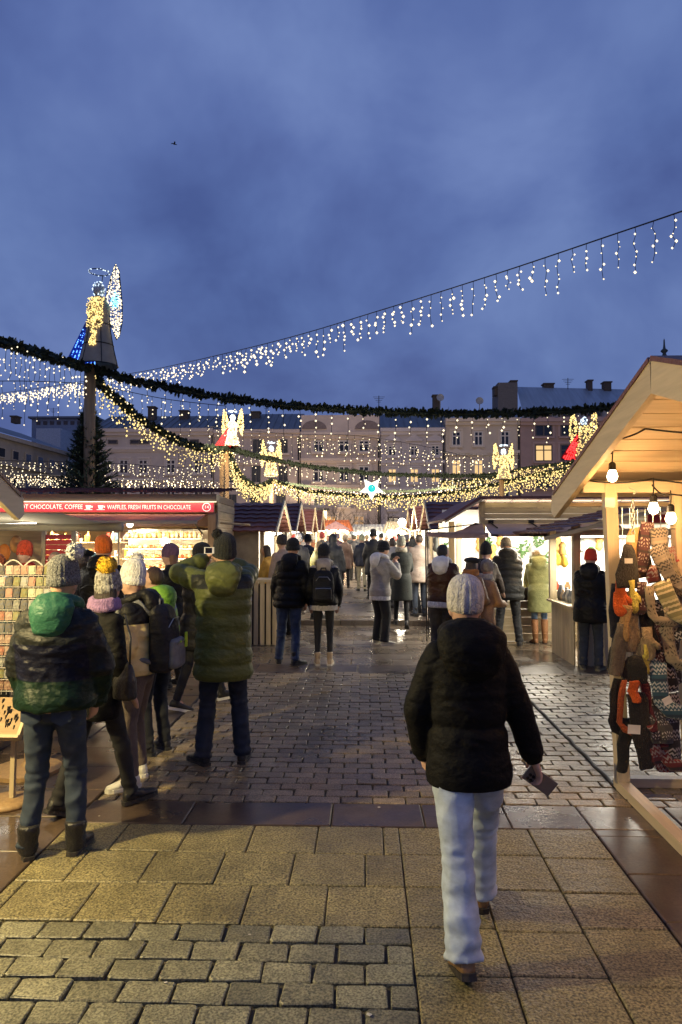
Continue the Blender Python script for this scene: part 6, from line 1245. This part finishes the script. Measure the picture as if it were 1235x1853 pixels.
# --- woman in long coat
a = G(728, 1133, .1); person('woman in long dark belted coat and pale beanie walking away', a.x, a.y+.1, 4, 1.66, z=.1, feet=((-.10, .16, 0), (.08, -.14, 0)), pitch=(0, -25), arms=('front', 'front'), vox=.017, coat=dict(col=(.020, .024, .020), hem=.50, puff=.012, kind='c', rough=.85, waist=1.03, hemw=1.0), legs=dict(col=BLK, w=.9, hw=.8, kind='c'), hat=dict(col=(.36, .36, .28), tall=1.1), scarf=(.36, .33, .25))
# --- man in brown jacket
person('man in brown leather jacket over white hoodie at the awning pole', at(800, 9.9), 9.9, -20, 1.70, arms=('phone', 'front'), vox=.016, coat=dict(col=(.055, .024, .014), hem=.92, puff=.035, wr=.014, rough=.38, trim=(.72, .7, .66)), legs=dict(col=(.035, .03, .027), w=1.25, hw=1.3), shoes=dict(kind='sneaker'), hood=dict(col=(.70, .68, .64), kind='c', s=.9), hair=dict(col=(.018, .012, .010)), head=(-25, 0))
# --- group behind the foreground woman
person('person in black bobble beanie bending over the counter wares', at(873, 11.4), 11.4, -35, 1.66, arms=('counter', 'counter'), vox=.018, lean=10, coat=dict(col=(.05, .04, .035), hem=.75), hat=dict(col=(.012, .012, .012), pom=((.012, .012, .012), (0, -.02, .17)), tall=1.2), legs=dict(col=BLK))
person('woman in black knitted cap and tan coat near the bright stall', at(845, 9.2), 9.2, -45, 1.55, arms=('front', 'front'), vox=.018, lean=8, coat=dict(col=(.30, .15, .05), hem=.7, kind='c'), hat=dict(col=(.014, .014, .015), beret=1), hair=dict(col=(.06, .04, .025), len=.2), scarf=(.55, .20, .04), legs=dict(col=BLK))
person('child in beige beanie and thick pale scarf near the bright stall', at(873, 9.4), 9.4, -55, 1.47, arms=('front', 'front'), vox=.018, lean=6, coat=dict(col=(.45, .22, .07), hem=.6, kind='c'), hat=dict(col=(.36, .30, .23), cuff=False), scarf=(.60, .52, .38), face=True, legs=dict(col=BLK))
# --- customers of the large bright stall
a = G(920, 1165); person('tall man in dark quilted puffer bending over the bright counter', a.x-.02, a.y-.15, -4, 1.78, lean=16, feet=((-.17, -.02, 0), (.16, -.06, 0)), arms=('counter', 'counter'), vox=.015, coat=dict(col=(.035, .037, .036), hem=.74, puff=.042, n=6, wid=1.1, rough=.45), legs=dict(col=(.03, .032, .034), w=1.1, hw=1.1), shoes=dict(col=(.05, .05, .05)), hood=dict(col=(.04, .042, .041), s=1.1), hat=dict(col=(.30, .29, .27)), head=(0, -28))
a = G(975, 1163); gw, J = person('woman in green parka and tall brown boots leaning over the counter', a.x, a.y-.1, -3, 1.64, lean=20, feet=((-.08, -.02, 0), (.09, 0, 0)), arms=('counter', 'counter'), vox=.016, coat=dict(col=(.22, .23, .09), hem=.56, puff=.015, kind='c', rough=.8, waist=1.05), legs=dict(col=(.12, .20, .34), w=.9, hw=.8), shoes=dict(kind='tall', col=(.26, .115, .04), sole=(.06, .03, .015)), hood=dict(col=(.24, .25, .10), s=1.0, fur=(.4, .36, .22)), hair=dict(col=(.2, .14, .07)), head=(0, -40))
hb = thing('handbag', 'dark handbag hanging from the green parka woman arm', 'bag', (a.x-.24, a.y+.05, .84)); m = MB(); m.rings([(V((0, 0, z_)), V((1, 0, 0)), V((0, 1, 0)), w_, d_) for z_, w_, d_ in ((-.12, .11, .05), (-.1, .13, .06), (.05, .12, .05), (.1, .09, .02))], 14, pw=.7); obj('bag', solid(m, .013, 2), cloth((.02, .014, .012), .5), hb); m = MB(); m.tube([(-.07, 0, .09), (0, .01, .30), (.07, 0, .09)], .008, 6); m.build('strap', cloth((.02, .014, .012), .5), hb)
a = G(1070, 1212); person('man in black jacket and red and navy beanie at the plank stall', a.x, a.y, -25, 1.60, lean=6, arms=('counter', 'pocket'), vox=.016, coat=dict(col=(.005, .005, .0055), hem=.70, puff=.03, wid=1.12), legs=dict(col=(.025, .032, .045), w=1.1, hw=1.1), shoes=dict(col=(.05, .045, .03), sole=(.2, .18, .1)), hat=dict(mat=M('red_navy_knit', (.7, .06, .03), .95, .1, 5)), hood=dict(col=(.010, .010, .011)), head=(-10, -12))
# --- crowd in the lane
C = [ # px, Y, H, rot, coat, hem, hat/hair, legs, label
 (490, 13.4, 1.64, 75, (.60, .36, .06), .85, ('hair', (.03, .018, .012), .2), (.10, .17, .30), 'dark haired woman in yellow jacket at the bright kiosk front'),
 (514, 13.0, 1.80, 40, (.32, .24, .19), .7, ('hat', (.06, .05, .045)), BLK, 'person in beige coat with tall grey brown hat near the kiosk'),
 (541, 16.2, 1.72, 10, (.03, .03, .033), .75, ('hat', (.55, .55, .55)), BLK, 'person in dark coat and white beanie left of the leggings woman'),
 (556, 17.5, 1.70, -10, (.02, .02, .02), .7, ('hat', (.02, .02, .02)), (.03, .04, .07), 'person in black hat and black coat behind the padded jacket man'),
 (574, 14.6, 1.60, -60, (.42, .40, .12), .8, ('hair', (.5, .36, .18), .2), BLK, 'blonde woman in yellow green jacket behind the leggings woman'),
 (603, 16.8, 1.74, 0, (.014, .016, .02), .62, ('hood', (.014, .016, .02)), BLK, 'person in long black hooded coat right of the leggings woman'),
 (625, 23.5, 1.70, 3, (.20, .13, .095), .62, ('hat', (.55, .46, .34)), BLK, 'woman in brown coat and beige beanie walking down the lane'),
 (655, 22.0, 1.70, 0, (.012, .016, .032), .78, ('hat', (.55, .56, .36)), (.45, .40, .26), 'person in navy coat with pale green hat and cream trousers'),
 (676, 19.5, 1.84, 0, (.015, .015, .016), .6, ('hat', (.02, .02, .022)), BLK, 'tall person in long black coat behind the eating man'),
 (641, 27, 1.74, 0, (.03, .03, .035), .7, ('hair', (.04, .03, .02), .0), BLK, 'dark haired person in charcoal coat between brown and navy coats'),
 (712, 17.0, 1.66, 30, (.40, .38, .35), .75, ('hair', (.06, .04, .03), .1), (.1, .1, .1), 'person in pale grey coat just right of the eating man'),
 (746, 18.3, 1.70, -30, (.26, .24, .2), .7, ('hair', (.08, .05, .03), .0), BLK, 'person in beige grey jacket right of the long coat woman'),
 (752, 16.0, 1.58, 60, (.08, .085, .08), .8, ('hat', (.06, .06, .06)), BLK, 'short person in dark grey jacket by the awning pole'),
 (760, 15.2, 1.74, 10, (.34, .27, .22), .72, ('hair', (.06, .04, .03), .0), (.03, .04, .06), 'person in pale brown coat beside the awning pole'),
 (532, 21, 1.70, 0, (.12, .02, .02), .75, ('hat', (.4, .05, .04)), BLK, 'person in dark red coat near the second hut'),
 (549, 24, 1.72, 20, (.4, .38, .34), .7, ('hat', (.02, .02, .02)), BLK, 'person in cream coat and black beanie near the third hut'),
 (566, 28, 1.66, -20, (.32, .12, .05), .75, ('hat', (.5, .48, .4)), BLK, 'person in rust coat and pale hat far down the lane'),
 (583, 25, 1.78, 0, (.02, .02, .03), .7, ('hat', (.3, .05, .05)), BLK, 'person in dark coat with dark red hat far down the lane'),
 (594, 31, 1.70, 180, (.05, .05, .07), .7, ('hair', (.1, .06, .03), .1), BLK, 'far person in slate coat walking towards the viewer'),
 (611, 29, 1.74, 0, (.06, .03, .05), .7, ('hat', (.1, .08, .12)), BLK, 'far person in plum coat left of the brown coat'),
 (633, 35, 1.72, 0, (.02, .03, .03), .7, ('hat', (.5, .5, .5)), BLK, 'far person in dark green coat and light hat'),
 (648, 38, 1.74, 180, (.1, .1, .1), .7, ('hair', (.04, .03, .02), .0), BLK, 'far person in grey coat facing the viewer'),
 (664, 33, 1.70, 0, (.03, .02, .02), .7, ('hat', (.35, .3, .2)), BLK, 'far person in dark brown coat and tan hat'),
 (690, 29, 1.76, 0, (.02, .02, .02), .7, ('hat', (.03, .03, .03)), BLK, 'far person in black coat and black hat before the pale canopy'),
 (700, 36, 1.70, 160, (.22, .2, .18), .7, ('hair', (.06, .04, .03), .1), BLK, 'far person in taupe coat before the pale canopy'),
 (715, 26, 1.68, 0, (.06, .05, .04), .7, ('hat', (.4, .05, .05)), BLK, 'far person in umber coat and red hat on the right'),
 (734, 22, 1.72, -20, (.02, .025, .03), .75, ('hat', (.45, .43, .4)), BLK, 'person in black jacket and grey white beanie before the white hut'),
 (722, 31, 1.74, 0, (.28, .28, .26), .7, ('hat', (.05, .05, .05)), BLK, 'far person in light grey coat and dark hat on the right')]
for i, (px, Y, H, rot, c, hem, hd, lg, lab) in enumerate(C):
    st = random.uniform(-.16, .16); kw = {}
    if hd[0] == 'hat': kw['hat'] = dict(col=hd[1], tall=random.uniform(.9, 1.2))
    elif hd[0] == 'hood': kw['hood'] = dict(col=hd[1], up=True)
    else: kw['hair'] = dict(col=hd[1], len=hd[2])
    person(lab, at(px, Y), Y, rot, H, z=.1 if Y > 14.5 else 0, feet=((-.10, st, 0), (.10, -st, 0)), arms=(random.choice(('down', 'pocket', 'front')), random.choice(('down', 'pocket'))), vox=.022 if Y < 20 else .026, coat=dict(col=c, hem=hem, puff=random.uniform(.01, .03), kind='c'), legs=dict(col=lg, kind='c'), group='people in the lane', lean=random.uniform(1, 6), head=(random.uniform(-25, 25), 0), **kw)
bpy.data.scenes.remove(TMP)

# ------------------------------------------------------------------ knitwear hung at the clothing stall
KM = [knit('knit_grey', (.15, .125, .10), (.022, .02, .02), (.20, .17, .13), 9), knit('knit_blackwhite', (.010, .010, .012), (.36, .33, .30), (.010, .010, .012), 8), knit('knit_wine', (.05, .012, .018), (.30, .26, .23), (.02, .012, .012), 9, 2), knit('knit_blue', (.015, .06, .10), (.32, .35, .36), (.012, .03, .06), 8), knit('knit_olive', (.14, .13, .06), (.42, .36, .22), (.26, .24, .12), 7, 1), knit('knit_red', (.13, .012, .014), (.26, .22, .20), (.03, .01, .012), 7), knit('knit_cream', (.22, .18, .12), (.05, .04, .03), (.26, .21, .14), 8, 2), knit('knit_charcoal', (.05, .045, .04), (.45, .42, .36), (.05, .045, .04), 10, 2), knit('knit_pink', (.32, .13, .11), (.40, .33, .28), (.4, .06, .06), 9)]
PL = {'black': cloth((.012, .011, .011), .9, 'knit'), 'orange': cloth((.55, .09, .01), .9, 'knit'), 'camel': cloth((.42, .24, .09), .9, 'knit'), 'tan': cloth((.28, .21, .12), .9, 'knit'), 'greybrown': cloth((.13, .115, .085), .9, 'knit'), 'yellow': cloth((.68, .56, .10), .9, 'knit'), 'wine': cloth((.10, .012, .02), .9, 'knit'), 'rust': cloth((.34, .07, .018), .9, 'knit'), 'navy': cloth((.012, .014, .025), .9, 'knit')}
card = M('price_card', (.72, .68, .60), .7)
def sock(m, L_=.36, w_=.05, foot=.16, fl=1):
    pts = [V((0, 0, 0)), V((0, 0, -L_*.3)), V((.004, 0, -L_*.62)), V((.012*fl, 0, -L_*.78)), V((.05*fl, 0, -L_*.88)), V((.05*fl+foot*.4*fl, 0, -L_*.93)), V((.05*fl+foot*.7*fl, 0, -L_*.97)), V((.05*fl+foot*.85*fl, 0, -L_))]
    m.rings([(p, (V((1, 0, 0)) if i < 4 else V((.4, 0, .9*fl)).normalized()), V((0, 1, 0)), r*w_, .010) for i, (p, r) in enumerate(zip(pts, (1, .95, .9, .95, 1.0, .9, .75, .3)))], 12)
def legging(m, L_=.5, w_=.075): m.rings([(V((.01*math.sin(z*9), 0, -L_*z)), V((1, 0, 0)), V((0, 1, 0)), w_*r, .012) for z, r in ((0, .9), (.1, 1), (.5, .95), (.8, .85), (.97, .8), (1, .6))], 12)
def mitten(m, L_=.26, w_=.05):
    m.rings([(V((0, 0, -L_*z)), V((1, 0, 0)), V((0, 1, 0)), w_*r, .012*q) for z, r, q in ((0, .8, 1), (.3, .75, 1), (.36, 1.0, 1), (.7, 1.08, 1.1), (.88, .9, 1), (.97, .5, .7), (1, .15, .3))], 12); m.tube([(w_*.6, 0, -L_*.42), (w_*1.35, 0, -L_*.55), (w_*1.45, 0, -L_*.68)], [.02, .02, .012], 8)
def bag(m, L_=.30, w_=.15): m.rings([(V((0, 0, -L_*z)), V((1, 0, 0)), V((0, 1, 0)), w_*r, .018*q) for z, r, q in ((0, .35, .5), (.15, .5, .8), (.4, .75, 1), (.7, .95, 1.1), (.95, 1, .8), (1, .98, .4))], 16, pw=.8)
def beanie_hang(m, L_=.2, w_=.10): m.lathe([(w_, -L_), (w_*1.04, -L_*.72), (w_*1.0, -L_*.7), (w_*.95, -L_*.4), (w_*.6, -L_*.12), (.01, 0)], (0, 0, 0), 20, mod=lambda a, z: 1+.03*math.cos(14*a)); m.xf(Matrix.Diagonal((1, .22, 1, 1)))
FN = {'sock': sock, 'legging': legging, 'mitten': mitten, 'scarf': bag, 'hat': beanie_hang}
ITEMS = [ # px, py of top, kind, material, length, width, tilt, Yoff, label
 (1148, 955, 'scarf', PL['camel'], .34, .155, -6, .03, 'camel folded shawl highest under the chain'), (1138, 985, 'scarf', PL['black'], .29, .125, 3, -.05, 'black folded shawl with pale label below the chain'),
 (1172, 945, 'legging', KM[2], .34, .06, 8, .02, 'wine patterned sleeve beside the chain'), (1190, 955, 'legging', KM[0], .30, .07, -8, -.02, 'grey patterned legging under the right bulb'), (1185, 990, 'sock', KM[0], .32, .06, -24, -.06, 'grey banded sock at shoulder height by the second post'), (1205, 1005, 'sock', KM[6], .34, .06, -20, .02, 'cream sock at the second post'), (1213, 990, 'mitten', KM[8], .22, .06, -8, .06, 'pink mitten at the second post'),
 (1180, 1022, 'hat', KM[5], .12, .06, -12, -.05, 'red and white striped hat in the middle of the rack'),
 (1124, 1050, 'mitten', PL['orange'], .24, .055, 2, -.07, 'bright orange fleece mitten by the first post'), (1116, 1056, 'legging', PL['navy'], .36, .05, 4, -.02, 'navy legging behind the orange mitten'), (1142, 1050, 'mitten', PL['yellow'], .22, .035, -6, -.06, 'yellow thumbed mitten beside the orange mitten'), (1146, 1070, 'legging', PL['tan'], .40, .075, 3, -.04, 'tan fleece legging below the yellow mitten'), (1135, 1095, 'legging', PL['camel'], .24, .04, 6, -.08, 'narrow camel mitten strip below the orange mitten'), (1162, 1052, 'mitten', KM[2], .22, .055, 4, -.04, 'wine mitten with pale flecks beside the yellow mitten'), (1175, 1060, 'sock', KM[6], .26, .04, -3, -.06, 'slim cream patterned sock mid rack'),
 (1195, 1052, 'sock', KM[4], .30, .075, -22, -.06, 'olive sock with cream stars by the second post'), (1212, 1045, 'legging', KM[2], .30, .06, -4, .04, 'wine legging tight against the second post'), (1190, 1085, 'sock', KM[1], .28, .055, -18, -.03, 'black and white zigzag sock below the olive sock'), (1208, 1090, 'mitten', KM[6], .26, .06, -10, -.06, 'cream mitten below the olive sock'), (1165, 1090, 'legging', PL['black'], .34, .06, -10, -.01, 'black legging slanting behind the tan legging'),
 (1130, 1130, 'legging', PL['greybrown'], .34, .085, 14, -.05, 'grey brown fleece legging leaning to the first post'), (1153, 1140, 'mitten', PL['greybrown'], .27, .065, -10, -.03, 'grey brown mitten at hip height'), (1117, 1150, 'mitten', PL['black'], .26, .045, 8, -.01, 'black mitten low beside the first post'), (1170, 1135, 'mitten', PL['tan'], .22, .055, -4, -.06, 'tan suede mitten at hip height'), (1168, 1165, 'mitten', PL['yellow'], .2, .035, -6, -.05, 'pale yellow mitten below the tan suede mitten'),
 (1188, 1125, 'legging', KM[2], .30, .055, -4, -.02, 'wine and white zigzag legging at hip height'), (1205, 1135, 'sock', KM[6], .28, .055, -8, -.05, 'cream snowflake sock at hip height by the second post'), (1215, 1150, 'legging', KM[7], .32, .06, -3, .03, 'charcoal legging against the second post'), (1205, 1175, 'legging', KM[1], .28, .075, -5, -.02, 'black legging with white band low by the second post'),
 (1150, 1185, 'hat', PL['black'], .18, .095, 3, -.06, 'black knitted cap low in the middle of the rack'), (1190, 1200, 'sock', KM[3], .34, .07, -4, -.07, 'blue and white patterned sock lower right'), (1183, 1180, 'legging', KM[3], .2, .06, -3, -.03, 'navy and white cuff above the blue sock'),
 (1118, 1228, 'sock', PL['black'], .36, .045, 12, -.02, 'black sock hanging lowest by the first post'), (1129, 1230, 'sock', PL['rust'], .36, .028, 8, -.06, 'rust orange striped sock by the first post'), (1147, 1232, 'legging', PL['orange'], .14, .045, -4, -.085, 'orange cuff above the black legging with white card'), (1150, 1255, 'legging', PL['black'], .50, .085, -8, -.06, 'long black legging with white paper band'), (1137, 1300, 'legging', PL['black'], .36, .055, 8, -.02, 'black sock lowest of all above the setts'), (1165, 1235, 'legging', PL['wine'], .32, .04, -10, -.04, 'wine sleeve beside the long black legging'),
 (1190, 1260, 'legging', KM[7], .30, .085, -4, -.05, 'charcoal snowflake legging lower right'), (1212, 1255, 'legging', KM[1], .48, .075, -3, -.02, 'long black and white legging beside the second post'), (1180, 1310, 'sock', KM[5], .32, .06, -6, -.05, 'red and white sock lowest on the right'), (1200, 1320, 'sock', KM[5], .26, .055, -3, -.03, 'dark red and white sock beside the lowest sock'), (1196, 1295, 'hat', KM[7], .18, .085, -2, -.065, 'charcoal fleece lined cap lower right')]
for px, py, kind, mat, L_, w_, tl, yo, lab in ITEMS:
    m = MB(); FN[kind](m, L_*1.08, w_*.86); o = m.build({'scarf': 'folded_shawl', 'hat': 'knitted_hat'}.get(kind, kind), mat, None, True); o.location = P(px, py, 5.13+yo); o.rotation_euler = (0, rad(tl), rad(random.uniform(-22, 22))); tag(o, lab, 'knitwear', 'knitwear hung on the stall rack')
    n = len(o.data.vertices); co = np.empty(n*3); o.data.vertices.foreach_get('co', co); co = co.reshape(-1, 3); co[:, 1] += .012*np.sin(co[:, 2]*31+px)+.006*np.sin(co[:, 0]*70+co[:, 2]*20); o.data.vertices.foreach_set('co', co.ravel()); o.data.update()
for i, (px, py, w_, h, tl, lab) in enumerate(((1148, 1320, .085, .062, 3, 'white paper band on the long black legging'), (1208, 1268, .06, .05, -28, 'small pink price card beside the blue sock'), (1138, 1015, .055, .035, 0, 'cream oval label on the black shawl'), (1141, 975, .06, .05, 0, 'white top label under the chain'))):
    m = MB(); m.box((0, 0, 0), (w_, .004, h)); o = m.build('price_card', card, None); o.location = P(px, py, 4.98); o.rotation_euler = (0, rad(tl), 0); tag(o, lab, 'label')
rk = thing('hanging_rack', 'thin wire grid holding the knitwear between the stall posts', 'rack', (2.1, 5.19, 0))
m = MB()
for i in range(9): m.tube([(-.22+i*.055, 0, .45), (-.22+i*.055, 0, 2.05)], .003, 4)
for i in range(11): m.tube([(-.23, .004, .5+i*.155), (.24, .004, .5+i*.155)], .003, 4)
m.build('wire_grid', steel, rk)
# ------------------------------------------------------------------ souvenir rack and wooden stand at the left
c = P(38, 1200, 5.35); rk = thing('souvenir_rack', 'white wire rack full of small souvenir cards at the left edge', 'rack', (c.x, 5.35, 0))
m = MB(); wx = .24
for i in range(13): m.tube([(-wx+i*wx/6, .02, .62), (-wx+i*wx/6, .02, 1.60)], .0035, 4)
for r_ in range(11):
    z_ = .66+r_*.088; m.tube([(-wx, -.05, z_), (wx, -.05, z_)], .003, 4); m.tube([(-wx, .02, z_), (-wx, -.05, z_)], .003, 4); m.tube([(wx, .02, z_), (wx, -.05, z_)], .003, 4)
for j in range(4): m.tube([(-wx+j*.16-.08+.16*k/8, .02, 1.60+.055*math.sin(math.pi*k/8)) for k in range(9)], .006, 5)
m.build('wire_frame', M('white_wire', (.62, .58, .50), .4), rk)
m = MB(); m.tube([(0, .12, 0), (0, .12, 1.5)], .02, 8); m.lathe([(.26, 0), (.26, .03), (.05, .05), (.03, .08)], (0, .12, 0), 20); m.build('stand', polew, rk)
mg = [M('souvenir%d' % i, c_, .4, .5, 60, alt=a_) for i, (c_, a_) in enumerate((((.36, .26, .16), (.5, .16, .1)), ((.42, .28, .04), (.15, .2, .1)), ((.28, .06, .04), (.4, .3, .2)), ((.18, .2, .24), (.4, .38, .3)), ((.3, .24, .12), (.08, .1, .16))))]
mesh_s = []
for i in range(5): mm = MB(); mm.box((0, 0, 0), (.052, .007, .068)); mm.box((0, -.006, .004), (.036, .006, .04)); me = mm.mesh('souvenir_card'); me.materials.append(mg[i]); mesh_s.append(me)
for r_ in range(11):
    for i in range(8):
        o = bpy.data.objects.new('souvenir_card', mesh_s[random.randrange(5)]); COL.objects.link(o); o.location = (c.x-wx+.032+i*.0595, 5.35-.022, .70+r_*.088); o.rotation_euler = (rad(-12), rad(random.uniform(-5, 5)), rad(random.uniform(-10, 10))); tag(o, 'souvenir card %s from the left in the rack row %s from the top' % (ORD[i], ORD[10-r_]), 'souvenir', 'souvenir cards in the wire rack')
light(rk, (c.x+.1, 4.95, 1.95), 3.0, WARM, .05) if False else None
c = P(14, 1400, 4.75); t = thing('wooden_stand', 'wooden tray stand with round foot at the left edge', 'stand', (c.x-.02, 4.8, 0)); 
m = MB(); m.lathe([(.16, 0), (.165, .02), (.15, .04), (.03, .05)], (0, 0, 0), 24); m.build('foot', polew, t, True); MB().bar((.03, 0, .05), (.04, 0, .52), .035, .03).build('leg', pale_z, t)
MB().box((0, -.04, .60), (.26, .30, .02), Matrix.Rotation(rad(48), 3, 'X')).build('tray', wood('tray', (.3, .19, .09), axis=0), t)
for s in (-1, 1): MB().box((s*.14, -.04, .61), (.022, .32, .05), Matrix.Rotation(rad(48), 3, 'X')).build('tray_rim', pale_y, t)
MB().box((0, -.155, .50), (.30, .022, .05), Matrix.Rotation(rad(48), 3, 'X')).build('tray_rim', pale, t)
m = MB(); R_ = random.Random(3)
for i in range(40): q = V((R_.uniform(-.11, .11), 0, 0)); u = R_.uniform(-.1, .12); b0 = V((q.x, -.04+u*math.cos(rad(48)), .625+u*math.sin(rad(48)))); m.tube([b0, b0+V((0, -.012, -.03)), b0+V((R_.uniform(-.01, .01), -.012, -.055))], .005, 5)
tag(m.build('key_rings', dark_metal, t), kind='stuff')

# gum and scraps on the paving
for i, (px, py, r_) in enumerate(((668, 1838, .010), (686, 1462, .009), (452, 1693, .006), (47, 1458, .010), (180, 1478, .006), (560, 1148, .03), (650, 1149, .025), (960, 1530, .006), (1035, 1760, .005), (300, 1780, .006), (905, 1470, .007))):
    q = G(px, py); m = MB(); n = 9; m.add([(r_*random.uniform(.7, 1.2)*math.cos(k*6.283/n)*1.3, r_*random.uniform(.7, 1.2)*math.sin(k*6.283/n), .004) for k in range(n)]+[(0, 0, .0065)], [(k, (k+1) % n, n) for k in range(n)]); o = m.build('litter_scrap', M('scrap', (.5, .47, .4), .7), None); o.location = (q.x, q.y, .002); tag(o, 'pale scrap of litter '+('nearest the viewer left of the walking woman', 'on the brown band left of the walking woman', 'on the near setts in the middle', 'by the boots of the green hooded man', 'behind the green hooded man boots', 'in the lane below the kerb, larger left one', 'in the lane below the kerb, right one', 'on the slabs right of the walking woman', 'lowest on the slabs at the right', 'on the near setts at the left', 'on the grey slab by the phone hand')[i], 'litter', 'litter on the paving')
